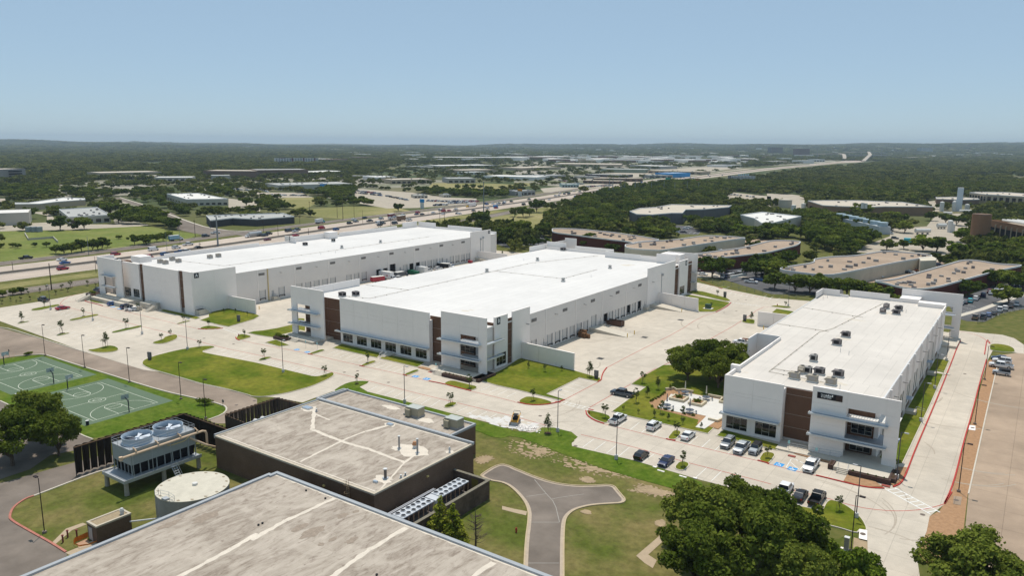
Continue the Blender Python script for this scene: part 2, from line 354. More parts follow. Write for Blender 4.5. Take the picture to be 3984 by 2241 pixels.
# right-hand old lot
LOTR=W('w',(-6.3,262),(-6.0,200),(-5.6,150),(-4.5,127),(6,118),(40,95),(150,110),(220,300),(20,300))
sheet('old_parking_lot',LOTR,.010,OLDC); EXCL.append(LOTR)
sheet('mulch_strip',W('w',(-8.85,252),(-8.6,226),(-8.3,177),(-8.2,150),(-9,140),(-12,131),(-12,120),(-4.5,120),(-5.7,150),(-6.1,200),(-6.4,262)),.006,MULCH)
struct('kerb',MB().strip(W('w',(-5.6,150),(-6.0,200),(-6.35,262)),.25,0,.12),KERB)
sheet('concrete_pad',W('I',(2030,658),(2090,665),(2088,712),(2020,703)),.05,WALL); sheet('concrete_pad',W('m',(1870,645),(1955,655),(1940,740),(1865,725)),.05,OLDC)
sheet('concrete_pad',W('m',(925,985),(1005,1000),(1003,1100),(920,1080)),.2,WALL)
sheet('mulch_bed',W('m',(870,1060),(1003,1100),(1020,1240),(860,1200)),.015,DIRT)
# parking lots of the brown-roofed complexes
LOT1=W('D',(1888,735),(2000,772),(2180,780),(2360,690),(2576,650),(3400,500),(3400,300),(2576,380),(2250,420),(1900,560),(1800,560))
sheet('asphalt_lot',LOT1,.010,ASPD); EXCL.append(LOT1)
struct('footpath',MB().strip(W('D',(1888,728),(2150,655),(2360,575),(2600,500)),2.2,.018),KERB)
LOT2=W('C',(1765,250),(1900,250),(2250,230),(2800,330),(3300,400),(3300,520),(2576,500),(2150,370),(1850,310),(1765,320))
sheet('asphalt_lot',LOT2,.012,ASPD)
LOT3=W('c',(-200,1150),(0,1060),(240,1060),(380,1090),(300,1180),(100,1170),(-50,1200)); sheet('asphalt_lot',LOT3,.010,ASPD)
LOTA=W('c',(1500,960),(1750,975),(1880,1030),(1840,1062),(1640,1055),(1480,990)); sheet('asphalt_lot',LOTA,.010,ASPD); EXCL.append(LOTA)
# --- lawns and islands
isl=[(('A',(305,660),(330,650),(560,608),(605,606),(600,620),(400,665),(320,670)),1),
(('A',(685,766),(710,755),(960,704),(997,706),(985,718),(720,772)),1),(('A',(1112,888),(1130,878),(1400,818),(1432,820),(1420,835),(1140,896)),1),
(('A',(165,797),(280,772),(305,777),(185,803)),1),(('A',(553,916),(690,889),(705,896),(580,925)),1),
(('A',(895,575),(888,552),(925,532),(1010,525),(1075,560),(1085,580),(1050,597),(960,592)),2),(('A',(1760,801),(1890,767),(1922,771),(1785,806)),1),
(('A',(1985,850),(2050,825),(2110,820),(2180,830),(2235,843),(2160,854),(2080,859)),1),
(('A',(1508,992),(1640,955),(1640,935),(1750,907),(1785,915),(1783,945),(1740,970),(1650,1000),(1560,1006)),2),
(('A',(870,1060),(940,1058),(1080,1018),(1150,1024),(1195,1048),(1185,1072),(1100,1090),(980,1092),(900,1080)),1),
(('A',(1600,672),(1640,657),(1975,728),(2012,742),(1960,757)),0),
(('A',(2000,765),(2090,735),(2085,692),(2280,645),(2560,702),(2605,722),(2550,755),(2290,832),(2200,815)),0),
(('A',(2362,945),(2385,912),(2440,903),(2538,930),(2410,967),(2375,957)),1),
(('B',(-100,893),(-40,878),(60,868),(200,845),(350,810),(410,745),(480,750),(490,820),(485,880),(400,905),(215,950),(150,938),(0,915)),0),
(('B',(80,990),(190,960),(330,1017),(220,1030)),0),
(('A',(1418,1195),(1440,1163),(1560,1120),(1760,1070),(1950,1035),(2080,1021),(2178,1030),(2018,1080),(2080,1097),'B',(0,1193),(590,1335),(680,1310),(755,1285),(778,1300),(770,1325),(700,1365),(550,1430),'F',(300,340),(60,378),(-60,372),'E',(2500,360),(2240,290),(2000,240),(1800,180),(1500,95),(1430,60)),1),
(('B',(3,1166),(60,1140),(130,1131),(157,1140),(40,1176)),1),(('B',(508,1104),(640,1057),(697,1065),(560,1109)),1),(('B',(755,1045),(850,1003),(1250,1100),(1205,1145)),0),
(('B',(1225,1150),(1290,1108),(1690,1190),(1607,1239)),0),(('B',(1028,1221),(1160,1168),(1212,1179),(1075,1229)),1),(('B',(1463,1311),(1590,1258),(1642,1269),(1500,1324)),1),
(('F',(1850,477),(1940,424),(2027,437),(1925,494)),1),(('F',(1852,244),(1945,206),(2232,277),(2148,317)),1),
(('B',(2245,1362),(2470,1252),(2600,1165),'C',(60,1145),(600,1270),(868,1347),(872,1365),(843,1384),'G',(657,186),(333,348),(508,402),(482,416),(200,350),(0,300),'F',(2400,262),(2245,215)),0),
(('G',(35,432),(60,400),(150,362),(425,433),(300,456),(150,457)),2),
(('G',(720,520),(738,506),(940,553),(978,585),(940,635),(900,641),(800,602),(742,562)),2),
(('C',(1168,1407),(1300,1322),(1490,1216),(1660,1214),(1760,1180),(2150,1330),'G',(2090,640),(1850,612),(2012,684),(1945,749),(1140,570),(975,523),(1312,278),(1180,251)),0),
(('G',(1523,800),(1600,704),(1692,725),(1622,811)),1),(('G',(1590,1096),(1660,1014),(1778,1044),(1700,1127)),1),
(('G',(2020,768),(2095,705),'I',(150,863),(100,915)),0),(('G',(2440,1014),(2500,922),'I',(98,945),(30,1040),(0,1040)),1),
(('m',(150,720),(400,760),(545,805),(585,715),(620,690),(650,688),(745,712),(870,790),(960,880),(1003,960),(1005,1002),(925,985),(915,1030),(700,960),(420,905),(100,800)),1),
(('D',(2230,1008),(2300,1000),(2420,1018),(2482,1050),(2492,1092),(2330,1082),(2225,1062)),1),(('D',(1858,936),(1900,950),(1938,975),(1935,1002),(1900,1022),(1850,1012)),1),
(('D',(18,625),(100,614),(262,635),(205,646)),1),(('D',(43,691),(92,649),(277,680),(210,717)),0),
(('C',(1728,488),(1800,464),(1900,478),(2130,540),(2180,572),(2120,575),(1900,520)),1),(('C',(1683,527),(1740,507),(2172,590),(2090,648),(2020,680),(1842,682),(1842,545)),1),
(('C',(2272,772),(2320,749),(2418,760),(2414,806),(2300,791)),1),(('C',(2045,438),(2110,420),(2160,430),(2110,445)),0)]
for p,s_ in isl: lawn(W(*p),None,s_)
lawn([(-21.5,150),(-17.2,157.5),(-17.3,200),(-17.8,246),(-21.5,246)],GRASS,0)
struct('footpath',MB().box(-21.4,-16.2,229.5,231,0,.2),KERB); struct('footpath',MB().box(-21.4,-16.2,154,157.3,0,.17),KERB)
# bright bank below the front parking row
BK=W('F',(752,322),(860,250),(960,218),(1060,213),(1140,221),(988,292),(1480,417),(1850,512),(2070,575),(2500,690),(2576,720),'G',(195,742),(310,662),(668,750),(545,860),(690,895),(1190,1010),(1870,1212),(1900,1300),(1800,1350),(1500,1270),(1100,1160),(700,1030),(300,870),(0,760),'F',(2400,800),(2180,700),(1600,600),(900,440))
struct('grass_bank',MB().prism(chaikin(BK,1),-.02,.06),BANK)
# meadow ground in front
MD=W('G',(0,700),(700,1000),(1500,1250),(2100,1380),'m',(500,1150),(900,1000),(920,1230),(1000,1700),'l',(2576,1900),(-800,1900),'F',(2100,1500),(2100,700))
sheet('meadow',MD,.0,MEAD)
for p in(('G',(-60,790),(120,810),(400,900),(460,960),(300,985),(150,1000),(-100,900)),('G',(350,1040),(480,960),(700,1020),(900,1110),(1090,1160),(1250,1190),(900,1180),(640,1110)),('G',(640,1190),(760,1170),(830,1230),(720,1240)),('G',(1190,1270),(1300,1240),(1500,1310),(1740,1370),(1600,1400),(1300,1360)),('F',(2160,1000),(2280,960),(2400,980),(2250,1060)),('l',(1400,930),(1500,870),(1500,960)),('l',(660,800),(760,790),(740,830)),('l',(1100,590),(1300,560),(1740,650),(1500,640))):
    c=W(*p); n_=len(c); cc=chaikin(c,2); rr=random.Random(n_*7+int(c[0][0]))
    blobs=MB()
    for q in range(140):
        a=rr.randrange(len(cc)); t=rr.random(); x0=sum(v[0] for v in cc)/len(cc); y0=sum(v[1] for v in cc)/len(cc); t=math.sqrt(t)*1.12
        x=x0+(cc[a][0]-x0)*t; y=y0+(cc[a][1]-y0)*t; r=rr.uniform(.15,.8)*(1.25-t)+.1
        blobs.sheet([(x+r*rr.uniform(.6,1.3)*math.cos(k*math.pi/4),y+r*.7*rr.uniform(.6,1.3)*math.sin(k*math.pi/4)) for k in range(8)],.012+q*.0004)
    o=blobs.build('bare_soil',DIRT,None,kind='stuff')
sheet('court_lawn',chaikin(W('A',(-300,1230),(0,1160),(150,1135),(380,1112),(470,1120),(700,1198),(1100,1318),'E',(1300,222),(1650,328),(1950,394),(2240,462),(2268,498),(2220,548),(2080,598),(1830,560),(1130,740),(930,795),(820,752),(640,652),(420,590),(165,482),(0,408),(-300,330)),1),.004,BANK)
sheet('yard_lawn',chaikin(W('j',(1130,362),(900,432),(600,547),(340,647),(250,677),(132,762),(97,850),(300,995),(660,1205),(1300,900),(2600,520),(2300,250),(2000,200),(1200,240)),0),.003,MEAD)
# red fire-lane kerbs and lines
RK=[('G',(720,512),(728,560),(800,612),(900,645)),('G',(35,430),(150,456),(300,456),(425,434),(480,415),(508,403)),('C',(600,1443+0)) if 0 else ('F',(1722,217),(1860,243),(2000,280),(2145,316)),
 ('C',(840,1384),(875,1365),(877,1335),(895,1285),(930,1240)),('I',(490,1164),(700,1215),(920,1270),(1050,1290),(1175,1294)),('I',(1265,1281),(1340,1248),(1385,1170),(1420,1080),(1480,920),(1600,640),(1730,330),(1860,0),'D',(1900,1050),(1940,970)),
 ('I',(2200,0),(2130,240),(2050,560),(1970,830),(1900,1130),(1840,1320),(1780,1443)),('m',(1780,722),(1850,610)),('D',(2235,1000),(2205,950),(2180,1110)),('B',(510,1103),(555,1110)),('B',(1028,1220),(1075,1230)),('B',(1463,1310),(1500,1323)),('G',(1523,798),(1560,808),(1618,814)),('G',(2440,1014),(2500,1030),(2555,1045)),
 ('A',(842,565),(870,580),(960,600),(1030,620)),('A',(1985,851),(2100,858),(2235,845)),('A',(2362,935),(2370,955),(2400,966)),('C',(2175,588),(2130,630),(2025,683)),('C',(2045,438),(2085,446))]
for p in RK: struct('red_kerb',MB().strip(chaikin(W(*p),1,False),.26,.0,.2),RED)
RL=[('A',(600,622),(640,590),(840,560)),('A',(640,620),(740,650),(1290,795),(1780,912),(2200,1035),'B',(0,1110),(850,1305),(1400,1443),'F',(1500,312),(2030,440),(2576,570),'G',(0,570),(320,660)),
 ('A',(600,610),(620,570),(700,520),(840,490)),('A',(1030,620),(1320,690),(1770,800),(1990,852)),('B',(-150,965),(0,1002),(320,1058),(520,1102),(1030,1218),(1465,1310),(1720,1375)),('F',(2145,316),(2576,420),'G',(0,425),(35,432)),
 ('G',(845,225),(500,405)),('G',(1165,248),(750,485)),('C',(1168,1405),(1350,1280),(1600,1170)),('C',(930,1240),(1250,1070),(1640,880),(1850,740),(2025,683)),('C',(1600,1170),(1880,1000),(2280,775),(2480,630),(2576,632)),
 ('G',(900,645),(1525,800),(2060,925),(2440,1015)),('G',(670,752),(1180,870),(1600,995),(1780,1045),(2280,1170),(2576,1250)),('I',(0,1045),(340,1130),(490,1165)),('m',(245,585),(400,620),(600,665),(745,712),(920,758),(1150,790),(1350,797),(1560,782),(1720,745),(1780,722)),
 ('D',(1880,865),(2050,895),(2160,935),(2235,1000)),('C',(1830,345),(2050,440),(2200,480),(2576,560))]
for p in RL: struct('red_line',MB().strip(chaikin(W(*p),1,False),.17,.027),RED)
for f in(W('c',(0,470),(0,300),(700,290),(2300,300),(2250,390),(1900,450),(1100,520),(500,580),(0,540)),W('d',(60,370),(60,300),(600,290),(700,330),(480,350))): sheet('commercial_paving',f,.004,mat('mixed_paving',(.33,.30,.25),.95,.2,.02,.006,c2=(.14,.15,.08)))
for f in(W('a',(500,690),(560,560),(1000,520),(1600,560),(1650,640),(1150,680)),W('a',(2000,690),(1950,540),(2576,500),(2576,620),(2330,690)),W('b',(0,560),(0,500),(560,480),(960,470),(1900,520),(1900,570),(1000,610)),W('a',(1180,1000),(1110,870),(900,760),(1250,730),(1400,780),(1250,900),(1500,970))): sheet('commercial_paving',f,.004,MATS['mixed_paving'])
# parking stall lines
def stalls(k,p0,p1,n,q0,mt=WHITE,wd=.11,skip=()):
    """n lines from p0 to p1 (feet), every line leads as far as p0->q0"""
    a=Vector(gp(k,*p0));b=Vector(gp(k,*p1));d=Vector(gp(k,*q0))-a; mb=MB()
    for i in range(n):
        if i in skip: continue
        c=a+(b-a)*(i/(n-1)); mb.strip([tuple(c),tuple(c+d)],wd,.026)
    mb.build('stall_line',mt,None,kind='structure')
stalls('G',(688,880),(1175,1000),5,(800,797)); stalls('G',(1290,1035),(1420,1070),2,(1400,950)); stalls('G',(1820,1185),(2140,1250),3,(1930,1085))
stalls('G',(1050,675),(1390,765),4,(1145,605),skip=()); stalls('G',(1750,850),(2140,950),4,(1840,772))
stalls('G',(510,270),(400,330),3,(640,305)); stalls('G',(660,190),(570,240),2,(800,228)); stalls('G',(980,370),(860,435),3,(1130,405)); stalls('G',(1110,290),(1050,325),2,(1280,325))
stalls('F',(1100,320),(1740,470),8,(1205,265)); stalls('F',(2000,525),(2400,625),5,(2110,475)); stalls('F',(110,55),(580,165),7,(190,20))
stalls('B',(700,1110),(1010,1180),6,(810,1065)) ; stalls('B',(1130,1235),(1430,1300),6,(1235,1190)); stalls('B',(170,1170),(620,1285),7,(80,1205)) ; stalls('F',(2240,310),(2500,375),4,(2340,265))
stalls('A',(2270,1050),(2520,1110),5,(2170,1090)); stalls('A',(640,650),(880,735),6,(560,690)); stalls('A',(950,760),(1300,860),7,(860,800)); stalls('A',(200,720),(600,830),8,(120,750)); stalls('A',(700,860),(1000,940),6,(600,900)); stalls('A',(1330,690),(1730,790),8,(1420,665)) ; stalls('A',(1100,640),(1300,680),4,(1180,610)); stalls('A',(1900,855),(2000,800),2,(2000,845))
stalls('A',(2050,30+1100),(2060,1131),2,(2000,1150)) if 0 else None
stalls('C',(1700,370),(2060,430),8,(1660,400)); stalls('C',(2190,475),(2576,540),8,(2160,500)); stalls('D',(0,510),(130,540),3,(-40,530)); stalls('D',(1990,600),(1905,650),3,(2090,630)) ; stalls('c',(1620,1040),(1840,1060),6,(1650,1020)); stalls('C',(2470,330),(2576,350),3,(2420,350))
stalls('D',(2200,760),(2520,660),6,(2120,730)); stalls('m',(190,700),(545,805),4,(280,640))
# hatched crossings
def ladder(k,pts,n,wd,w=.22):
    P=[Vector(gp(k,*q)) for q in pts]; mb=MB()
    d=(P[1]-P[0]); nn=Vector((-d.y,d.x)).normalized()*wd
    mb.strip([tuple(P[0]),tuple(P[1])],w,.029); mb.strip([tuple(P[0]+nn),tuple(P[1]+nn)],w,.029)
    for i in range(n): c=P[0]+d*((i+.5)/n); mb.strip([tuple(c),tuple(c+nn)],w,.031)
    mb.build('crossing_marking',WHITE,None,kind='structure')
ladder('m',((1180,572),(1635,826)),8,2.1); ladder('G',((475,440),(745,508)),6,1.6,.15); ladder('A',((2230,850),(2390,905)),7,1.8,.14); ladder('C',((2180,588),(2470,625)),10,1.2,.14)
mb=MB()
for q in(((190,1085),(245,995)),((190,1085),(320,1118)),((320,1118),(375,1050)),((225,1020),(330,1110)),((245,995),(360,1030)),((290,1000),(375,1050))): mb.strip(W('I',*q),.15,.03)
mb.build('hatched_marking',WHITE,None,kind='structure')
def access(k,c,dirp,s=1.4):
    """blue square with the white wheelchair symbol"""
    a=Vector(gp(k,*c)); u=(Vector(gp(k,*dirp))-a).normalized(); v=Vector((-u.y,u.x))
    T=lambda x,y:tuple(a+u*x*s+v*y*s)
    struct('blue_marking',MB().sheet([T(-.6,-.6),T(.6,-.6),T(.6,.6),T(-.6,.6)],.027),BLUE)
    mb=MB(); ring=[T(-.02+.28*math.cos(t),-.12+.28*math.sin(t)) for t in [math.pi*.75+i*math.pi*1.35/9 for i in range(10)]]
    mb.strip(ring,.075*s,.031); mb.strip([T(-.12,.3),T(-.08,.0),T(.16,-.02),T(.3,-.34)],.09*s,.033); mb.strip([T(-.1,.16),T(.12,.14)],.07*s,.035); mb.sheet([T(-.13+.08*math.cos(t*1.05),.42+.08*math.sin(t*1.05)) for t in range(6)],.032)
    mb.build('wheelchair_symbol',WHITE,None,kind='structure')
access('I',(122,1053),(160,1063)); access('I',(255,1097),(290,1106)); access('B',(1588,1328),(1640,1340)); access('B',(1700,1353),(1750,1365)); access('B',(400,1058),(440,1068),1.2); access('B',(503,1083),(540,1091),1.2); access('A',(1130,630),(1160,638),1.3); access('A',(1200,648),(1230,656),1.3)
# mulch beds and paths at the entrances
struct('mulch_bed',MB().prism(W('I',(805,1158),(1060,1215),(1160,1282),(1000,1282),(880,1255),(768,1222)),0,.19),MULCH)
struct('mulch_bed',MB().prism(W('I',(1310,1082),(1402,1088),(1375,1165),(1340,1235),(1265,1268),(1140,1210),(1262,1232),(1285,1110)),0,.19),MULCH)
struct('mulch_bed',MB().prism(W('I',(190,915),(225,905),(450,955),(690,1010),(655,1048),(520,1015),(300,955)),0,.19),MULCH)
struct('mulch_bed',MB().prism(W('B',(1607,1239),(1660,1232),(1850,1280),(1908,1303),(1850,1300),(1640,1250)),0,.19),MULCH)
for k,p in(('I',(1190,1272)),('I',(248,972)),('B',(1735,1285)),('B',(1800,1298)),('G',(770,500)),('G',(440,425))):
    c=gp(k,*p); struct('tactile_pad',MB().obox(c,.0,1.4,.7,0,.2 if k=='I' else .03),mat('red_tactile',(.33,.10,.08),.9,.1,3))
# basketball courts
CG=mat('court_green',(.115,.16,.105),.85,.06,1.0,.08,.05); LINE=mat('court_line',(.62,.64,.54),.8,.05,2)
def court(x0,x1,y0,y1,lx0,lx1,ly0,ly1,z=.008):
    sheet('basketball_court',[(x0,y0),(x1,y0),(x1,y1),(x0,y1)],z,CG); mb=MB(); yc=(ly0+ly1)/2; xc=(lx0+lx1)/2; k=[0]
    def ln(p): mb.strip(p,.11,z+.006+k[0]*.0006); k[0]+=1
    for p in([(lx0,ly0),(lx1,ly0)],[(lx0,ly1),(lx1,ly1)],[(lx0,ly0),(lx0,ly1)],[(lx1,ly0),(lx1,ly1)],[(xc,ly0),(xc,ly1)]): ln(p)
    for r in(1.83,.9): ln([(xc+r*math.cos(t*math.pi/12),yc+r*math.sin(t*math.pi/12)) for t in range(25)])
    for s_,e in((1,lx0),(-1,lx1)):
        ln([(e,yc-1.83),(e+s_*5.8,yc-1.83)]);ln([(e,yc+1.83),(e+s_*5.8,yc+1.83)]);ln([(e+s_*5.8,yc-1.83),(e+s_*5.8,yc+1.83)])
        ln([(e+s_*5.8+1.83*math.cos(t*math.pi/12),yc+1.83*math.sin(t*math.pi/12)) for t in range(25)])
        a=6.7; ln([(e,yc-a)]+[(e+s_*(1.3+a*math.cos(t)),yc+a*math.sin(t)) for t in [-math.pi/2+i*math.pi/24 for i in range(25)]]+[(e,yc+a)])
    mb.build('court_lines',LINE,None,kind='structure')
c2=W('E',(375,385),(998,230),(1588,425),(940,613)); lx0=(c2[0][0]+c2[1][0])/2; lx1=(c2[2][0]+c2[3][0])/2; ly0=(c2[0][1]+c2[3][1])/2; ly1=(c2[1][1]+c2[2][1])/2
c3=W('E',(218,400),(1068,188),(1740,408),(860,668))
court((c3[0][0]+c3[1][0])/2,(c3[2][0]+c3[3][0])/2,(c3[0][1]+c3[3][1])/2,(c3[1][1]+c3[2][1])/2,lx0,lx1,ly0,ly1)
d3=W('A',(800,1328),(180,1475-0),(335,1165)); L1=W('E',(185,315),(800,166)); rx=(L1[0][0]+L1[1][0])/2; wx=lx1-lx0
ox=rx-lx1; court((c3[0][0]+c3[1][0])/2+ox,(c3[2][0]+c3[3][0])/2+ox,(c3[0][1]+c3[3][1])/2,(c3[1][1]+c3[2][1])/2,lx0+ox,rx,ly0,ly1)
CRT=(lx0,lx1,ly0,ly1,ox)
# tyre marks and dust on the slabs
rr=random.Random(15); TM_=mat('tyre_mark',(.40,.345,.28),.9,.2,3); mk=MB()
for i in range(34):
    c=gp(*rr.choice((('C',rr.uniform(600,1500),rr.uniform(850,1300)),('C',rr.uniform(1300,2100),rr.uniform(620,900)),('F',rr.uniform(1900,2500),rr.uniform(380,640)),('G',rr.uniform(100,800),rr.uniform(480,640)),('m',rr.uniform(1050,1500),rr.uniform(700,1300)),('I',rr.uniform(1500,1900),rr.uniform(300,1200))))); r=rr.uniform(7,16); a0=rr.uniform(0,6.28); L_=rr.uniform(.4,1.3)
    for d in(0,1.7): mk.strip([(c[0]+(r+d)*(math.cos(a0+t*L_/9)-math.cos(a0)),c[1]+(r+d)*(math.sin(a0+t*L_/9)-math.sin(a0))) for t in range(10)],.22,.0212+i*.0001+d*.0001)
mk.build('tyre_marks',TM_,None,kind='stuff'); dm=MB()
for i in range(60): c=gp('F',rr.gauss(2420,130),rr.gauss(600,30)) if i%2 else gp('G',rr.gauss(60,110),rr.gauss(665,25)); r=rr.uniform(.4,1.5); dm.sheet([(c[0]+r*rr.uniform(.6,1.3)*math.cos(k*math.pi/4),c[1]+r*.7*rr.uniform(.6,1.3)*math.sin(k*math.pi/4)) for k in range(8)],.022+i*.00005)
dm.build('concrete_dust',mat('pale_dust',(.60,.58,.55),.95,.1,1),None,kind='stuff')
# highway and frontage roads
def road(name,pts,wd,z,m_,lines=()):
    p=chaikin(pts,2,False); o=struct(name,MB().strip(p,wd,z),m_)
    EXCL.append(MB_poly(p,wd+6)); return p
def MB_poly(p,wd):
    L=[];Q=[]
    for i in range(len(p)):
        a=Vector(p[max(0,i-1)]);b=Vector(p[min(len(p)-1,i+1)]);t=(b-a).normalized();nn=Vector((-t.y,t.x))*wd/2;c=Vector(p[i]);L.append((c.x+nn.x,c.y+nn.y));Q.append((c.x-nn.x,c.y-nn.y))
    return L+Q[::-1]
HC=[(-395,-60),(-393,60),(-394,172),(-398,250),(-414,345),(-430,450),(-444,560),(-460,700),(-486,850),(-518,1050),(-548,1320),(-572,1560),(-625,2120),(-640,2400),(-655,2800),(-705,3550),(-760,4300)]
def off(p,d):
    out=[]
    for i in range(len(p)):
        a=Vector(p[max(0,i-1)]);b=Vector(p[min(len(p)-1,i+1)]);t=(b-a).normalized(); out.append((p[i][0]-t.y*d,p[i][1]+t.x*d))
    return out
HCs=chaikin(HC,2,False)
road('highway',off(HC,11.5),19,.03,HWY); road('highway',off(HC,-14.5),19,.03,HWY)
struct('highway_median',MB().strip(off(HCs,-1.5),7.4,.02),mat('median_asphalt',(.22,.19,.16),.95,.15,.3))
struct('median_barrier',MB().strip(off(HCs,-1.5),.6,0,.9),mat('barrier_concrete',(.36,.31,.26),.9,.12,.5))
struct('shoulder_line',MB().strip(off(HCs,2.6),.2,.045).strip(off(HCs,20),.2,.045).strip(off(HCs,-5.8),.2,.045).strip(off(HCs,-23),.2,.045),WHITE)
FR=[(-337,-60),(-339,60),(-340,150),(-341,230),(-352,330),(-372,450),(-400,580),(-425,700),(-455,850)]
road('frontage_road',FR,13,.035,ASPH); struct('lane_line',MB().strip(chaikin(FR,2,False),.16,.045),WHITE)
FF=[(-420,-60),(-421,100),(-424,170),(-432,245),(-446,320),(-455,400),(-463,470),(-478,600),(-495,720),(-530,900),(-570,1100)]
road('frontage_road',FF,10.5,.036,ASPH)
struct('kerb',MB().strip(off(chaikin(FF,2,False),5.6),.5,0,.2),KERB)
struct('grass_verge',MB().strip(chaikin([(-356,-60),(-357,100),(-357,190),(-364,280),(-372,350),(-388,450),(-414,580)],2,False),12,.012),DRY)
# crossing side street far left
SS=road('side_street',W('a',(2576,1085),(2230,1025),(1900,970),(1750,900),(1640,830),(1450,780),(1250,720),(1160,690)),9,.04,ASPH)
sheet('side_street_apron',W('a',(1780,920),(1830,930),(2050,1000),(2300,1035),(2576,1020),(2500,1060),(2100,1075),(1950,1050),(1770,1010)),.042,ASPH)
struct('kerb',MB().strip(chaikin(W('a',(1200,690),(1480,775),(1700,860),(1880,930),(2100,1000),(2350,1030),(2576,1020)),1,False),1.6,0,.15),KERB)
FIELD=[W('a',(0,1330),(0,1180),(0,1030),(230,1025),(700,1020),(1450,975),(1600,1000),(1760,1030),(2000,1060),(1900,1100),(1500,1170),(700,1265)),W('b',(480,810),(700,690),(300,690),(100,730),(420,820),(560,880),(870,905),(1150,870),(1560,830),(1400,790),(900,780)),W('c',(0,890),(130,780),(300,790),(540,770),(500,850),(420,870),(330,900),(320,1050),(0,1060),(-100,960)),W('b',(1760,545),(2250,545),(2576,560),(2576,600),(1900,615),(1700,600)),W('c',(0,540),(160,545),(160,575),(0,580)),W('b',(2080,930),(2320,880),(2576,860),(2576,1000),(2300,1000)),W('b',(1600,930),(2190,855),(2200,880),(1750,950))]
for f,m_ in zip(FIELD,(GRASS,DRY,DRY,DRY,DRY,DRY,DRY)): sheet('grass_field',f,.006,mat('field_grass',(.13,.165,.035),.95,.25,.3,.02,c2=(.21,.215,.065)) if m_ is GRASS else mat('field_dry',(.19,.185,.065),.95,.2,.3,.012,c2=(.30,.26,.12))); EXCL.append(f)
for f in(W('a',(0,1030),(0,960),(470,940),(470,870),(300,840),(480,830),(600,960),(1110,960),(1480,960),(1480,975),(700,1015),(230,1022)),W('a',(-200,700),(70,700),(60,760),(-200,760)),W('a',(2290,700),(2576,730),(2576,800),(2290,790)),W('a',(1150,690),(1180,690),(1320,745),(1250,750)),W('b',(0,775),(40,775),(30,830),(0,830)),W('b',(980,600),(1250,620),(1560,640),(1900,690),(2200,700),(2200,745),(1900,775),(1600,795),(1300,800),(700,690),(980,690)),W('b',(0,640),(440,640),(560,690),(100,690),(0,700)),W('c',(260,600),(700,560),(1280,520),(2000,440),(2300,400),(2450,395),(1800,470),(1100,560),(520,630),(300,640)),W('c',(2090,690),(2200,640),(2576,680),(2576,790),(2380,760),(2150,740)),W('d',(1230,1080),(1250,1000),(1600,980),(1700,860),(1950,850),(2040,1000),(2010,1200),(1900,1300),(900,1240),(940,1190)),W('d',(0,650),(250,660),(400,680),(380,820),(0,740)),W('d',(1500,730),(1750,720),(1750,830),(1640,830)),W('D',(880,190),(1000,120),(1750,90),(1750,230),(1530,260),(1200,360)),W('c',(560,500),(1200,490),(1900,430),(2300,395),(2000,380),(1000,440))):
    sheet('commercial_paving',f,.010,mat('far_paving',(.40,.35,.28),.95,.15,.1)); EXCL.append(f)
# ---------------------------------------------------------------- warehouses
SIDE={'s':lambda f:(lambda u,d,z:(u,f-d,z)),'n':lambda f:(lambda u,d,z:(u,f+d,z)),'e':lambda f:(lambda u,d,z:(f+d,u,z)),'w':lambda f:(lambda u,d,z:(f-d,u,z))}
def rect_cells(u0,u1,z0,z1,holes):
    us=sorted({u0,u1,*[h for H in holes for h in H[:2] if u0<h<u1]}); zs=sorted({z0,z1,*[h for H in holes for h in H[2:] if z0<h<z1]}); out=[]
    for a,b in zip(us,us[1:]):
        for c,d in zip(zs,zs[1:]):
            um,zm=(a+b)/2,(c+d)/2
            if not any(H[0]<um<H[1] and H[2]<zm<H[3] for H in holes): out.append((a,b,c,d))
    return out
def panels(par,side,f,cols,rows,m_,th=.25,holes=(),gap=.05,core=True,name='wall_panel',cm=None):
    F=SIDE[side](f)
    for a,b in zip(cols,cols[1:]):
        for c,d in zip(rows,rows[1:]):
            cells=rect_cells(a+gap/2 if a!=cols[0] else a,b-gap/2 if b!=cols[-1] else b,c+(gap/2 if c!=rows[0] else 0),d-(gap/2 if d!=rows[-1] else 0),holes)
            if not cells: continue
            mb=MB()
            for q in cells: mb.fb(F,q[0],q[1],-th,0,q[2],q[3])
            mb.build(name,m_,par)
    if core:
        mb=MB()
        for q in rect_cells(cols[0]+.04,cols[-1]-.04,rows[0],rows[-1]-.04,holes): mb.fb(F,q[0],q[1],-th*.8,-.05,q[2],q[3])
        mb.build('wall_core',cm or m_,par)
def window(par,side,f,u0,u1,z0,z1,nu,trans=(.33,.8),depth=-.12,name='window',door=False):
    F=SIDE[side](f); mb=MB(); t=.05
    mb.fb(F,u0,u1,depth-.05,depth+.05,z0,z0+t*1.5).fb(F,u0,u1,depth-.05,depth+.05,z1-t*1.5,z1)
    us=[u0+(u1-u0)*i/nu for i in range(nu+1)]
    for i,u in enumerate(us): mb.fb(F,u-t/2 if 0<i<nu else (u if i==0 else u-t),u+t/2 if 0<i<nu else (u+t if i==0 else u),depth-.05,depth+.055,z0+t*1.5,z1-t*1.5)
    zt=[trans[i%len(trans)] for i in range(nu)]
    for i in range(nu): z=z0+(z1-z0)*zt[i]; mb.fb(F,us[i]+t/2,us[i+1]-t/2,depth-.05,depth+.05,z-.035,z+.035)
    fr=mb.build(name,FRAME,par)
    for i in range(nu):
        z=z0+(z1-z0)*zt[i]
        for a,b in((z0+t*1.5,z-.035),(z+.035,z1-t*1.5)): MB().fb(F,us[i]+t/2+.001,us[i+1]-t/2-.001,depth-.03,depth-.0,a,b).build('pane',GLASS,fr)
    return fr
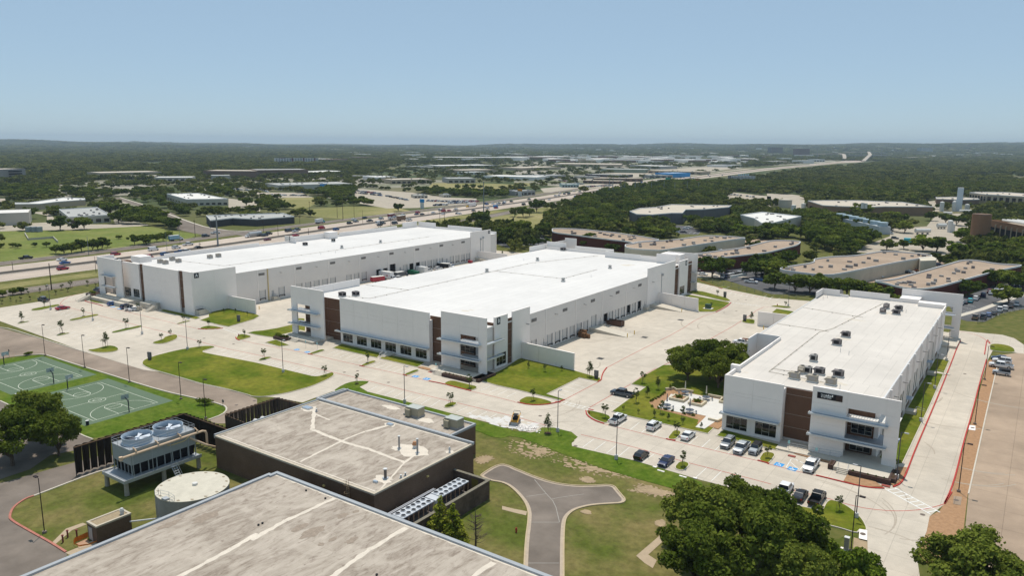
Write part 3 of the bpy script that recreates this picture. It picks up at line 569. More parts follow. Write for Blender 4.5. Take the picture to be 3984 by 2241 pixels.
def canopy(par,side,f,u0,u1,z,d=1.5,h=.38):
    F=SIDE[side](f); mb=MB(); t=.06
    mb.fb(F,u0+t,u1-t,.0,d-t,z-.06,z+.02); o=mb.build('canopy',CAN,par)
    MB().fb(F,u0,u1,d-t,d,z-h*.5,z+h*.5).fb(F,u0,u0+t,0.002,d-t-.002,z-h*.5,z+h*.5).fb(F,u1-t,u1,0.002,d-t-.002,z-h*.5,z+h*.5).build('fascia',CANW,o)
    return o
def letterbox(par,side,f,u0,u1,z0,z1,txt,size):
    F=SIDE[side](f); s_=MB().fb(F,u0,u1,.002,.06,z0,z1).build('sign_plate',SIGN,par)
    text(s_,side,f,(u0+u1)/2,.07,(z0+z1)/2,txt,size)
def text(par,side,f,u,d,z,txt,size,m_=None,name='lettering',ext=.02):
    cu=bpy.data.curves.new('t','FONT'); cu.body=txt; cu.size=size; cu.align_x='CENTER'; cu.align_y='CENTER'; cu.extrude=ext; cu.resolution_u=3; cu.offset=.012*size
    t=bpy.data.objects.new('t',cu); col.objects.link(t); dg=bpy.context.evaluated_depsgraph_get(); me=bpy.data.meshes.new_from_object(t.evaluated_get(dg)); bpy.data.objects.remove(t); me.materials.clear(); me.materials.append(m_ or LETTER)
    o=bpy.data.objects.new(name,me); col.objects.link(o); o.parent=par; F=SIDE[side](f); P=Vector(F(u,d,z)); q=par
    while q is not None: P-=Vector(q.location); q=q.parent
    o.location=P; o.rotation_euler=(R(90),0,{'s':0,'e':R(90),'n':R(180),'w':R(-90)}[side]); return o
def dock(par,side,f,u,w=2.6,kind='closed',z0=1.2,z1=4.1):
    F=SIDE[side](f); mb=MB()
    if kind=='closed':
        o=mb.fb(F,u-w/2,u+w/2,-.18,-.12,z0,z1).build('dock_door',mat('dock_door_white',(.60,.58,.55),.7,.03,1),par)
        g_=MB()
        for i in range(1,5): z=z0+(z1-z0)*i/5; g_.fb(F,u-w/2+.05,u+w/2-.05,-.119,-.10,z-.02,z+.02)
        g_.build('door_rib',GALV,o)
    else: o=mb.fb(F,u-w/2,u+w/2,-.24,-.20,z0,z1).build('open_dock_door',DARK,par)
    MB().fb(F,u-w/2-.12,u-w/2-.01,.0,.16,z0-.1,z1+.05).fb(F,u+w/2+.01,u+w/2+.12,.0,.16,z0-.1,z1+.05).build('door_track',GALV,o)
    MB().fb(F,u-w/2,u+w/2,.002,.3,z0-.35,z0-.12).fb(F,u-w/2-.1,u-w/2+.2,.002,.22,z0-.75,z0-.36).fb(F,u+w/2-.2,u+w/2+.1,.002,.22,z0-.75,z0-.36).build('dock_bumper',BLK,o)
    return o
def steps(par,side,f,u,top,n=6,w=1.5,out=1.6,dirn=1,m_=None):
    """landing against the wall, flight running along it, rails"""
    F=SIDE[side](f); mb=MB().fb(F,u-w/2,u+w/2,.01,out,0,top)
    for i in range(n): a=u+dirn*(w/2+i*.3); mb.fb(F,a,a+dirn*.3,.3,out,0,top*(n-i-.5)/n)
    o=mb.build('steps',m_ or KERB,par); r=MB(); P=lambda uu,d,z:F(uu,d,z)
    e=u+dirn*(w/2+n*.3)
    for dd in(.32,out-.05):
        r.tube([P(u-dirn*w/2,dd,top+1.0),P(u+dirn*w/2,dd,top+1.0),P(e,dd,1.0)],.035,5)
        for q in(u-dirn*w/2,u,u+dirn*w/2): r.tube([P(q,dd,top),P(q,dd,top+1.0)],.03,4)
        r.tube([P(e,dd,0),P(e,dd,1.0)],.03,4)
    r.tube([P(u-dirn*w/2,.3,top+1.0),P(u-dirn*w/2,out-.05,top+1.0)],.03,4)
    r.build('handrail',GALV,o); return o
def wallpack(par,side,f,u,z):
    F=SIDE[side](f); o=MB().fb(F,u-.12,u+.12,.0,1.1,z,z+.1).build('wall_light',ACD,par); MB().fb(F,u-.2,u+.2,.5,1.15,z-.08,z-.002).build('light_head',CANW,o)
def louver(par,side,f,u,z,w=2.7,h=.95):
    F=SIDE[side](f); o=MB().fb(F,u-w/2,u+w/2,.002,.06,z-h/2,z+h/2).build('louvre',mat('louvre_grey',(.10,.09,.085),.6,.1,1),par)
    mb=MB()
    for i in range(6): mb.fb(F,u-w/2+.05,u+w/2-.05,.061,.09,z-h/2+h*(i+.5)/6-.03,z-h/2+h*(i+.5)/6+.03)
    mb.build('louvre_blade',ACU,o)
def rail(par,pts,z0,z1,h=1.0,name='handrail'):
    P=[Vector((*p,0)) for p in pts]; L=sum((P[i+1]-P[i]).length for i in range(len(P)-1)); mb=MB(); done=0
    for i in range(len(P)-1):
        l=(P[i+1]-P[i]).length; za=z0+(z1-z0)*done/L; zb=z0+(z1-z0)*(done+l)/L
        for k in(h,h*.5): mb.tube([(P[i].x,P[i].y,za+k),(P[i+1].x,P[i+1].y,zb+k)],.03,4)
        n=max(1,int(l/1.6))
        for j in range(n+1): t=j/n; q=P[i].lerp(P[i+1],t); z=za+(zb-za)*t; mb.tube([(q.x,q.y,z),(q.x,q.y,z+h)],.028,4)
        done+=l
    return mb.build(name,GALV,par)
def hrow(*v): return list(v)
# ---- warehouse B (centre)
B_=thing('warehouse','wide white warehouse marked B in the middle, its long roof between the other two warehouses','warehouse',(-155,228,0))
bx0,bx1,by0,by1=-191.4,-118.7,158.5,302.0
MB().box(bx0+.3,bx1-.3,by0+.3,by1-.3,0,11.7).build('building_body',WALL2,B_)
MB().box(bx0+.25,bx1-.02,by0+.28,by1-.26,11.72,12.12).build('roof',ROOF,B_)
BR=[.0,1.6,5.6,9.6,12.95]
panels(B_,'s',by0,[-191.4,-182.2,-180.9,-174.6],BR,BRK,th=.28,holes=[(-186.6,-182.4,.9,3.6),(-186.6,-182.4,4.6,7.4)],cm=JOINT,gap=.09,name='brick_panel')
window(B_,'s',by0,-186.6,-182.4,.9,3.6,3); window(B_,'s',by0,-186.6,-182.4,4.6,7.4,3)
panels(B_,'s',by0,[-138.5,-131],BR,BRK,th=.28,cm=JOINT,gap=.09,name='brick_panel')
panels(B_,'s',by0,[-131,-122.6],BR,BRK,th=.28,cm=JOINT,gap=.09,name='brick_panel',holes=[(-129.5,-122.8,1.0,3.9),(-129.3,-122.8,4.4,7.6)])
window(B_,'s',by0,-129.5,-122.8,1.0,3.9,4,(.3,.75)); window(B_,'s',by0,-129.3,-122.8,4.4,7.6,4,(.3,.5))
MB().box(-122.6,-118.9,161.8,162.1,0,12.9).box(-122.85,-122.6,158.5,161.8,0,12.9).build('brick_return',BRK,B_)
# centre precast wall
CC=[-173.4,-167.3,-161.4,-155.4,-149.4,-143.5,-137.4]
WH=[(-172.4,-168.2,.6,3.4),(-166.4,-162.2,.6,3.4),(-160.5,-156.2,.6,3.4),(-154.6,-150.3,.6,3.4),(-148.6,-144.3,.6,3.4),(-142.7,-138.5,.6,3.4)]
panels(B_,'s',156.8,CC,[0,3.7,9.3,10.4,14.2],WALL,th=.3,holes=WH)
for h_ in WH: window(B_,'s',156.8,*h_,3,(.75,.75,.3))
MB().box(-173.4,-137.4,157.12,158.2,0,12).build('wall_backing',WALL,B_)
canopy(B_,'s',156.8,-174.6,-137.2,3.9,1.4)
# portal frames
def portal(par,f,u0,u1,ops,top=15.9,th=.45,side='s',cols=None,rows=(0,4.3,8.2,12.6)):
    panels(par,side,f,cols or [u0,(u0+u1)/2,u1],list(rows)+[top],WALL,th=th,holes=ops)
    canopy(par,side,f,u0-.35,u1-(1.6 if side=='s' else 0),8.35); canopy(par,side,f,u0-.35,u1-(1.6 if side=='s' else 0),4.15)
portal(B_,154.8,-193.6,-178.5,[(-191.0,-184.8,8.5,10.4),(-191.0,-184.8,4.3,8.0),(-191.0,-184.8,.7,4.0)],cols=[-193.6,-191,-184.8,-178.5])
portal(B_,154.8,-131.4,-116.05,[(-124.9,-118.6,8.5,10.4),(-124.9,-118.6,4.3,8.0),(-124.9,-118.6,.7,4.0)],cols=[-131.4,-124.9,-118.6,-116.05])
for u0,u1 in((-193.4,-184),(-126,-117)):   # canopy decks behind the portals
    for z in(4.1,8.3):
        o=MB().box(u0,u1,155.27,158.2,z-.06,z+.03).build('canopy_deck',CAN,B_); mb=MB()
        for i in range(int((u1-u0)/.5)): mb.box(u0+.1+i*.5,u0+.16+i*.5,155.3,158.1,z+.031,z+.09)
        mb.build('deck_rib',CANW,o)
canopy(B_,'e',-117.9,155.3,163.8,8.35,1.4) ; canopy(B_,'e',-117.9,155.3,163.8,4.1,1.4)
# east side
E1=-118.7
panels(B_,'e',E1+.3,[161.9,167.9],[0,4.1,9.4,14.5],WALL,th=.5,holes=[(162.7,167.2,.6,4.0)]); window(B_,'e',E1+.3,162.7,167.2,.6,4.0,3,(.3,.85,.3))
panels(B_,'e',E1-.1,[167.95,170.4],BR,BRK,th=.2,cm=JOINT,gap=.09,name='brick_panel')
letterbox(B_,'e',E1+.3,162.8,164.3,12.3,14.2,'B',1.6)
panels(B_,'e',E1+.15,[170.45,179.2],[0,9.3,14.6],WALL,th=.4)
cols=[179.25,188.0,205.7,223.3,241.0,258.6]
DB=[(181.6,'c'),(190.4,'c'),(194.9,'c'),(199.2,'c'),(203.7,'c'),(208.2,'c'),(212.4,'c'),(225.9,'o'),(229.9,'c'),(234.5,'c'),(238.9,'c'),(243.3,'o'),(247.6,'c'),(252.1,'o')]
DBh=[(y-1.3,y+1.3,1.2,4.1) for y,_ in DB]+[(216.2,219.2,1.2,5.0),(221.3,222.4,1.2,3.4),(186.0,187.0,1.2,3.4),(255.6,256.6,1.2,3.4)]
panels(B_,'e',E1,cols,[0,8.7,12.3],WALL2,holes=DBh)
for y,k in DB: dock(B_,'e',E1,y,kind='closed' if k=='c' else 'open')
dock(B_,'e',E1,217.7,3.0,'closed',1.2,5.0)
for y in(221.85,186.5,256.1):
    o=MB().box(E1-.18,E1-.12,y-.5,y+.5,1.2,3.4).build('door',WALL,B_); MB().box(E1-.119,E1-.07,y+.3,y+.36,2.1,2.3).build('handle',GALV,o)
for y in(181.6,199.1,216.8,234.4,252.1): louver(B_,'e',E1,y,10.1)
for y in(177.3,193.2,210.9,228.7,246.3,262.3): wallpack(B_,'e',E1+(.15 if y<179 else 0),y,9.8)
for y in(188,205.7,223.3,241.0,258.6): MB().box(E1+.002,E1+.14,y-.12,y+.12,0,12.0).build('downpipe',WALL,B_)
panels(B_,'e',E1+.15,[258.65,284.0],[0,9.3,15.4],WALL,th=.4); panels(B_,'e',E1-.1,[284.05,287.5],BR,BRK,th=.2,cm=JOINT,gap=.09,name='brick_panel')
panels(B_,'e',E1+.5,[287.55,296.5],[0,4.1,9.4,14.6],WALL,th=.5,holes=[(288.5,293.5,.6,4.0)]); window(B_,'e',E1+.5,288.5,293.5,.6,4.0,3); letterbox(B_,'e',E1+.5,293.4,295.0,12.2,14.1,'B',1.6)
panels(B_,'e',E1-.1,[296.55,301.8],BR,BRK,th=.2,cm=JOINT,gap=.09,name='brick_panel')
o=MB().box(E1+.16,E1+.35,270.8,271.0,0,11).build('conduit',GALV,B_); MB().box(E1+.2,E1+.9,270.5,271.3,11,11.9).build('service_box',GALV,o)
steps(B_,'e',E1,187.0,1.2,out=1.5,dirn=1); steps(B_,'e',E1,256.3,1.2,dirn=1,out=1.6); steps(B_,'e',E1,221.9,1.2,dirn=1,out=1.5)
# ramps
def ramp(par,x0,x1,y0,y1,z):   # falls from x0 (top) to x1
    o=MB().add([(x0,y0,0),(x1,y0,0),(x1,y1,0),(x0,y1,0),(x0,y0,z),(x0+2,y0,z),(x0+2,y1,z),(x0,y1,z),(x1,y0,.03),(x1,y1,.03)],[(4,5,6,7),(5,8,9,6),(0,1,8,5,4),(3,7,6,9,2),(0,4,7,3),(1,2,9,8)]).build('ramp',KERB,par)
    MB().add([(x0,y0-.25,0),(x1,y0-.25,0),(x1,y0-.01,0),(x0,y0-.01,0),(x0,y0-.25,z+.25),(x1,y0-.25,.12),(x1,y0-.01,.12),(x0,y0-.01,z+.25)],[(4,5,6,7),(0,1,5,4),(1,2,6,5),(3,0,4,7),(2,3,7,6)]).build('ramp_wall',KERB,o); return o
ramp(B_,E1+.02,-104.8,215.0,220.3,1.2); ramp(B_,E1+.02,-105.8,261.2,266.3,1.2)
rail(B_,[(-118.4,220.5),(-105,220.5)],1.25,.1,.9)
# parapets around the far end and the dock side on the left
panels(B_,'w',bx0-.05,[158.6,164.2,170.3,182.3],[11,14.6],WALL,th=.3) ; panels(B_,'w',bx0,[182.3,204,224,244,264,289],[0,12.15],WALL2)
panels(B_,'n',by1+.05,[-191.4,-176,-158,-139,-122.8],[0,13.4],WALL,th=.3); MB().box(-175.6,-155.8,302.4,302.75,13.4,14.7).box(-191.0,-180.5,302.4,302.75,13.4,15.6).build('parapet',WALL,B_)
MB().box(-155.6,-139,294.6,294.9,12.13,14.6).build('parapet',WALL,B_); MB().box(-139,-131.2,294.6,294.9,12.13,13.8).build('parapet',WALL,B_); MB().box(-155.9,-155.61,294.6,302.3,12.13,14.6).build('parapet',WALL,B_)
MB().box(-191.7,-191.41,288.6,320,0,14.4).build('parapet',WALL,B_); MB().box(-191.4,-185,319.7,320,0,15.6).build('wall_fin',WALL,B_)
MB().box(-131.2,-122.8,293.6,293.95,12.13,16).build('wall_fin',WALL,B_); 
panels(B_,'s',304.0,[-130.9,-121,-117.3],[0,8.3,12.6,15.9],WALL,th=.45,holes=[(-118.6-4.5,-119.9,.7,8.0)]) ; canopy(B_,'s',303.5,-122,-117,8.3,2.5); canopy(B_,'s',303.5,-122,-117,4.1,2.5)
MB().box(-130.7,-122,296.7,302,12.0,15.8).build('stair_head',WALL,B_)
# entrance podiums
def podium(par,x0,x1,y0,y1,h=.7):
    return MB().prism([(x0,y0),(x1,y0),(x1,y1),(x0,y1)],0,h).build('podium',KERB,par)
podium(B_,-194,-178.4,150.0,158.3); podium(B_,-131.2,-115.6,149.7,158.3)
def stepsfront(par,u0,u1,y,h,n=4):
    mb=MB()
    for i in range(n): mb.box(u0,u1,y-.35*(i+1),y-.35*i-.0005,0,h*(n-i)/(n+1))
    o=mb.build('steps',KERB,par); r=MB()
    for u in(u0+.1,u1-.1): r.tube([(u,y+.6,h+.9),(u,y,h+.9),(u,y-.35*n,.9),(u,y-.35*n,0)],.035,5).tube([(u,y+.6,h),(u,y+.6,h+.9)],.03,5)
    r.build('handrail',GALV,o)
    return o
stepsfront(B_,-129.0,-126.2,149.7,.7); stepsfront(B_,-187.9,-184.8,150,.7)
o=MB().box(-152.8,-150.2,153.3,156.2,0,.6).build('door_landing',KERB,B_); stepsfront(B_,-152.4,-150.6,153.3,.6,4); rail(B_,[(-152.7,153.4),(-152.7,156)],.6,.6)
rail(B_,[(-131.2,153.2),(-124.9,153.2)],.3,.7); rail(B_,[(-184.7,153.2),(-178.6,153.2),(-174.5,152.6)],.7,.1); rail(B_,[(-184.5,150.6),(-177.5,150.9)],.6,.1)
def planter(par,x0,x1,y0,y1,h,m_=None,top=None,name='planter'):
    o=MB().ring([(x0,y0),(x1,y0),(x1,y1),(x0,y1)],[(x0+.25,y0+.25),(x1-.25,y0+.25),(x1-.25,y1-.25),(x0+.25,y1-.25)],0,h).build(name,m_ or mat('dark_block_wall',(.10,.065,.055),.9,.2,3,joint=(.4,.2,.03,.7,'z',.5)),par)
    MB().box(x0+.24,x1-.24,y0+.24,y1-.24,0,h-.1).build('planting_soil',top or DMULCH,o); return o
planter(B_,-125.9,-116.6,148.3,149.6,.9); planter(B_,-117.2,-114.6,149.8,157.2,.8); planter(B_,-194,-188.5,147.5,149.9,.9)
# rooftop kit
def curbline(par,pts,z):
    o=MB().strip(pts,.07,z+.12,z+.2).build('gas_pipe',BEI if par is None else mat('roof_pipe',(.42,.37,.29),.7,.1,2),par); mb=MB()
    P=[Vector(p) for p in pts]
    for a,b in zip(P,P[1:]):
        n=max(1,int((b-a).length/5))
        for i in range(n): c=a.lerp(b,(i+.5)/n); mb.box(c.x-.15,c.x+.15,c.y-.12,c.y+.12,z+.001,z+.118)
    mb.build('pipe_block',ACU,o)
curbline(B_,[(-182,166),(-172,168),(-172,260),(-160,296)],12.12); curbline(B_,[(-172,186),(-190,184)],12.12); curbline(B_,[(-172,235),(-142,236),(-142,262)],12.12)
# ---- warehouse A (left)
A_=thing('warehouse','long white warehouse marked A on the left, beside the highway','warehouse',(-272,240,0))
ax0,ax1,ay0,ay1=-300,-243.5,153.0,334
MB().box(ax0,ax1-.3,ay0+.3,ay1,0,12.2).build('building_body',WALL2,A_); MB().box(ax0-.02,ax1-.02,ay0+.28,ay1+.02,12.22,12.6).build('roof',ROOF,A_)
AR=[1.9,5.4,9.0,12.2,15.2]
panels(A_,'s',152,[-288.9,-277.4],[0,9.3,15.2],WALL,th=.6,holes=[(-288.5,-284.2,2.1,5.3),(-282.4,-278.2,2.1,5.3)]); window(A_,'s',152,-288.5,-284.2,2.1,5.3,3,(.25,.8,.25)); window(A_,'s',152,-282.4,-278.2,2.1,5.3,3,(.25,.8,.25))
panels(A_,'s',152.5,[-277.35,-274.7],AR,BRK,th=.4,cm=JOINT,gap=.09,name='brick_panel')
panels(A_,'s',152,[-274.65,-263,-251.5],[0,5.8,10.4,15.3],WALL,th=.6)
panels(A_,'s',152.5,[-251.45,-248.7],AR,BRK,th=.4,cm=JOINT,gap=.09,name='brick_panel')
panels(A_,'s',152,[-248.65,-243.35],[0,5.8,10.4,15.5],WALL,th=.6)
panels(A_,'s',153,[-292.6,-288.95],AR,BRK,th=.3,cm=JOINT,gap=.09,name='brick_panel'); MB().box(-292.6,-288.9,153.3,156,0,15).build('brick_return',BRK,A_)
panels(A_,'e',ax1+.15,[152.62,161,170],[0,5.8,10.4,15.3],WALL,th=.4); letterbox(A_,'e',ax1+.15,153.1,154.9,13.2,15.0,'A',1.6)
panels(A_,'s',149.3,[-302.4,-297.8,-285.0],[0,5.2,9.6,14],WALL,th=.5,holes=[(-297.9,-290,1.2,9.2)],core=True)
panels(A_,'s',149.3,[-302.4,-285.0],[14.0,16.2],WALL,th=.5)
window(A_,'s',153.0,-292.4,-289.2,1.4,4.9,2,depth=.06); window(A_,'s',153.0,-292.4,-289.2,5.9,9.0,2,depth=.06)
canopy(A_,'s',149.6,-298.2,-289.5,9.5,2.0); canopy(A_,'s',149.6,-298.2,-289.5,5.3,2.0)
MB().box(-284.9,-278.5,153.5,158,15.3,17.6).build('stair_head',WALL,A_); MB().box(-302.4,-302.0,149.9,156,0,16.2).build('wall_fin',WALL,A_)
MB().box(ax0-.4,ax0-.02,156,334,0,13.5).build('parapet',WALL,A_)
for y0,y1,z in((176,223,14.3),(241,243,15.6),(243,263,15.2),(263,268,15.8),(268,273,13.6),(273,316,14.6),(321,333,16)): MB().box(ax0-.55,ax0-.01,y0,y1,12,z).build('parapet',WALL,A_)
MB().box(ax0+.0,ax0+4,262.5,268,12.61,15.9).build('stair_head',WALL,A_); MB().box(ax0-4,ax0+4,241,241.5,12.61,15.6).build('wall_fin',WALL,A_)
panels(A_,'n',ay1+.3,[-300,-280,-262,-243.6],[0,13.6],WALL,th=.3); MB().box(-300,-287,334.1,334.5,13.6,15.6).build('parapet',WALL,A_); MB().box(-278,-254,334.4,334.8,13.6,14.9).build('parapet',WALL,A_)
cols=[170.05,179.5,197,214.7,232.3,250,267.7,285.3,303,311.2]
DA=[(181.4,'c'),(190.4,'c'),(199.2,'c'),(203.7,'c'),(208.1,'c'),(212.6,'c'),(217.0,'c'),(226.0,'c'),(230.5,'c'),(235.0,'c'),(243.8,'o'),(248.2,'o'),(261.4,'c'),(265.7,'o'),(270.2,'o'),(274.5,'c'),(278.8,'c'),(283.0,'c'),(287.4,'c'),(295.8,'c'),(300.3,'c'),(304.6,'c'),(309.0,'c')]
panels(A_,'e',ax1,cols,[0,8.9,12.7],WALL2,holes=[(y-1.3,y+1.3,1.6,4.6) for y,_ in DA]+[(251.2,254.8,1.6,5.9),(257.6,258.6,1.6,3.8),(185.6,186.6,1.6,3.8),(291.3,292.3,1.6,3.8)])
for y,k in DA: dock(A_,'e',ax1,y,kind='closed' if k=='c' else 'open',z0=1.6,z1=4.6)
dock(A_,'e',ax1,253,3.5,'open',1.6,5.8)
for y in(186.1,258.1,291.8): MB().box(ax1-.18,ax1-.12,y-.5,y+.5,1.6,3.8).build('door',GALV,A_)
for y in(181.4,199.3,217.1,234.9,252.5,270,287.8,305): louver(A_,'e',ax1,y,10.85)
for y in(190,208,226,243.5,261,279,296): wallpack(A_,'e',ax1,y,10.4)
for y in cols[1:-1]: MB().box(ax1+.002,ax1+.14,y-.12,y+.12,0,12.4).build('downpipe',WALL,A_)
MB().box(ax1+.01,ax1+.3,183.9,184.25,0,12.6).build('downpipe',mat('yellow_pipe',(.55,.43,.22),.7,.1,1),A_)
panels(A_,'e',ax1+.15,[311.25,320,328.6],[0,9.3,15.4],WALL,th=.4); letterbox(A_,'e',ax1+.15,326.3,327.8,13.3,14.9,'A',1.4)
for y in(319.5,321.6): MB().box(ax1+.16,ax1+.4,y,y+.15,1,10.5+.3*(y-319)).box(ax1+.16,ax1+.8,y-.3,y+.5,10.5+.3*(y-319),11.4+.3*(y-319)).build('conduit',GALV,A_)
steps(A_,'e',ax1,186.1,1.6,dirn=1); steps(A_,'e',ax1,258.1,1.6,dirn=1); steps(A_,'e',ax1,291.8,1.6,dirn=1)
ramp(A_,ax1+.02,-229,315,320,1.5); ramp(A_,ax1+.02,-231.5,249.5,255,1.5)
podium(A_,-299,-276,146.0,151.9,1.9); MB().box(-299.5,-266,144.0,145.9,0,1.4).build('ramp_wall',KERB,A_); rail(A_,[(-290,145.5),(-266,145.5)],1.6,1.0)
planter(A_,-307,-299.6,146,150,1.6,top=DMULCH)
def frontstair(par,x,y0,y1,h,w=2.2):
    mb=MB(); n=9
    for i in range(n): mb.box(x-w/2,x+w/2,y1-(y1-y0)*(i+1)/n,y1-(y1-y0)*i/n-.0005,0,h*(n-i)/(n+.3))
    o=mb.build('steps',KERB,par); r=MB()
    for u in(x-w/2,x+w/2): r.tube([(u,y0,.9),(u,y1,h+.9)],.04,5).tube([(u,y0,0),(u,y0,.9)],.04,5).tube([(u,(y0+y1)/2,h/2),(u,(y0+y1)/2,h/2+.9)],.03,5)
    r.build('handrail',GALV,o)
MB().box(-271.5,-264.5,148,151.9,0,2.0).build('door_landing',KERB,A_); frontstair(A_,-262.8,145.2,149.2,2.0); frontstair(A_,-300.5,139.5,144.5,1.9); 
MB().box(ax1+.16,ax1+1.8,152.6,155.6,0,2).build('door_landing',KERB,A_); steps(A_,'e',ax1+.2,154,2.0,8,2.6,2.2,1)
curbline(A_,[(-290,175),(-262,178),(-262,300)],12.6)
# ---- warehouse C (right)
C_=thing('warehouse','white warehouse on the right with a company sign at its front corner','warehouse',(-38,210,0))
MB().box(-52.0,-22.0,157.2,268,0,11.3).box(-58.3,-52.01,196.2,266,0,11.0).build('building_body',WALL,C_)
MB().box(-51.95,-22.05,157.1,268.2,11.31,11.5).build('roof',ROOFC,C_); MB().box(-58.5,-51.96,196.1,266.2,11.02,11.49).build('roof',ROOFC,C_)
CR=[.6,3.0,5.8,10.0,11.3]
panels(C_,'s',154.8,[-52.3,-46.1,-39.9],[0,4.1,8.2,8.9,12.35],WALL,th=.35,holes=[(-51.4,-46.9,.6,3.75),(-45.2,-40.8,.6,3.75)])
window(C_,'s',154.8,-51.4,-46.9,.6,3.75,3,(.25,.8,.25)); window(C_,'s',154.8,-45.2,-40.8,.6,3.75,3,(.8,.3,.8)); canopy(C_,'s',154.8,-52.6,-40.1,4.1,1.4)
MB().box(-52.28,-51.9,155.2,188,0,12.3).box(-51.9,-39.9,155.2,156.7,0,11.4).build('wall_backing',WALL,C_)
MB().box(-52.3,-52.0,188,195.5,11.4,12.3).box(-58.4,-52.3,195.6,195.95,0,12.4).box(-58.4,-58.1,189,195.6,0,12.4).build('wall_fin',WALL,C_)
MB().box(-53.2,-51.2,161,162,11.5,13.0).build('parapet',WALL,C_)
panels(C_,'s',156.8,[-39.85,-33.3],CR,BRK,th=.3,cm=JOINT,gap=.09,name='brick_panel')
panels(C_,'s',156.8,[-33.3,-22.9],CR,BRK,th=.3,cm=JOINT,gap=.09,name='brick_panel',holes=[(-26.9,-23.1,.9,3.9),(-26.9,-23.1,4.5,7.3)])
window(C_,'s',156.8,-26.9,-23.1,.9,3.9,3,(.9,.3,.9)); window(C_,'s',156.8,-26.9,-23.1,4.5,7.3,3,(.3,.9,.3)); MB().box(-23.0,-22.8,157.1,160,.6,11).build('brick_return',BRK,C_)
panels(C_,'s',152.9,[-33.8,-27.3,-20.4,-17.95],[0,2.0,4.4,6.5,8.6,10.6,13.85],WALL,th=.4,holes=[(-27.3,-20.4,8.9,10.6),(-27.3,-20.4,4.5,8.0),(-27.3,-20.4,.7,3.8)])
canopy(C_,'s',152.9,-34.1,-19.7,8.55,1.3); canopy(C_,'s',152.9,-34.1,-19.7,4.2,1.3)
for z in(4.15,8.4):
    o=MB().box(-29,-18.4,153.32,156.45,z-.06,z+.03).box(-22.7,-18.4,156.45,160,z-.06,z+.03).build('canopy_deck',CAN if z<5 else CANW,C_); mb=MB()
    for i in range(21): mb.box(-28.9+i*.5,-28.84+i*.5,153.35,156.4,z+.031,z+.09)
    mb.build('deck_rib',CAN,o)
MB().box(-33.2,-27.6,153.31,156.45,0,13).build('wall_backing',WALL,C_)
# sign with hills emblem and lettering
F=SIDE['s'](152.9); sg=MB().fb(F,-32.9,-28.2,.002,.09,11.6,12.85).build('sign_board',mat('sign_black',(.018,.016,.02),.5,.05,1),C_)
text(sg,'s',152.9,-31.2,.1,12.02,'SYSTEMS',.5); text(sg,'s',152.9,-31.75,.1,12.42,'TEXAS',.34); mb=MB()
for a,b,h in((-31.4,-30.9,.32),(-31.1,-30.5,.42),(-30.75,-30.2,.3)): mb.add([F(a,.1,12.28),F(b,.1,12.28),F((a+b)/2,.1,12.28+h),F(a,.12,12.28),F(b,.12,12.28),F((a+b)/2,.12,12.28+h)],[(3,4,5),(0,1,4,3),(1,2,5,4),(2,0,3,5)])
mb.fb(F,-30.2,-29.95,.1,.12,12.28,12.7); mb.build('emblem',LETTER,sg)
MB().fb(F,-29.4,-28.25,.092,.1,11.65,12.8).build('sign_end',mat('sign_brown',(.06,.04,.035),.5,.05,1),sg)
# east wall with fins and tall windows
ex=-21.8; cols=[160.1,166,178.3,188.5,198.5,210.5,222.6,232.5,242.3,253]
EW=[]
for a,b in zip(cols[:-2],cols[1:-1]):
    n=3 if b-a>9 else 2
    for i in range(n): c=a+(b-a)*(i+.7)/(n+.4); EW.append((c-1.05,c+1.05,1.2,6.2))
panels(C_,'e',ex,cols,[0,1.0,6.6,11.6],WALL,holes=EW,th=.3)
for h_ in EW: window(C_,'e',ex,*h_,2,(.5,),name='window')
for y in cols[1:]: MB().box(ex+.002,ex+.45,y-.18,y+.18,0,11.9+(y-160)*.006).build('wall_fin',WALL,C_)
for y in(172,184,204.5,216,228,237,248): wallpack(C_,'e',ex,y,8.8)
MB().box(ex,ex+.06,160.2,252,0,.95).build('plinth',mat('brown_plinth',(.22,.16,.12),.9,.15,2),C_)
panels(C_,'e',ex+.1,[253.1,264.3],[0,6,12.6],WALL,th=.3)
MB().box(ex-.35,ex-.05,160.2,268,11.51,11.75).build('roof_edge',PARA,C_); MB().box(-22.4,-21.9,153.4,160,11,11.9).build('parapet',WALL,C_)
MB().box(-58.6,-58.3,196,266,11.0,11.6).build('roof_edge',PARA,C_)
# far end
for x0,x1,y,z,h in((-58.4,-53,266.2,0,13.6),(-53,-50.2,266.2,0,12.3),(-50.2,-38.2,268.3,0,13.6),(-38.2,-34.1,268.3,0,12.4)): MB().box(x0,x1,y,y+.3,z,h).build('parapet',WALL,C_)
MB().box(-58.6,-58.3,258,266.2,0,13.6).build('parapet',WALL,C_)
panels(C_,'s',274.5,[-35.6,-29.5,-23.2,-18.2],[0,4.2,8.4,14.9],WALL,th=.45,holes=[(-23.3,-20.6,.9,3.9),(-23.3,-20.6,4.6,8.0),(-23.3,-20.6,8.9,10.6)])
canopy(C_,'s',273.5,-23.5,-19.6,8.5,3.0); canopy(C_,'s',273.5,-23.5,-19.6,4.3,3.0); MB().box(-35.3,-29.6,268.4,274.4,0,12.8).build('stair_head',WALL,C_); MB().box(-29.5,-22,264.4,268,11.5,12.7).build('parapet',WALL,C_)
podium(C_,-22,-17.6,262,276,.8)
for y in(189,226):
    o=MB().box(ex+.5,ex+2.6,y,y+2.4,0,.9).build('door_landing',KERB,C_); rail(C_,[(ex+2.5,y),(ex+2.5,y+2.4),(ex+4.2,y+2.4)],.9,.3); MB().fb(SIDE['e'](ex),y-.3,y+2.6,.1,1.6,3.6,3.72).build('canopy',CAN,C_)
podium(C_,-27.6,-18.2,146.6,156.4,.75); stepsfront(C_,-26.9,-24.9,146.6,.75,3)
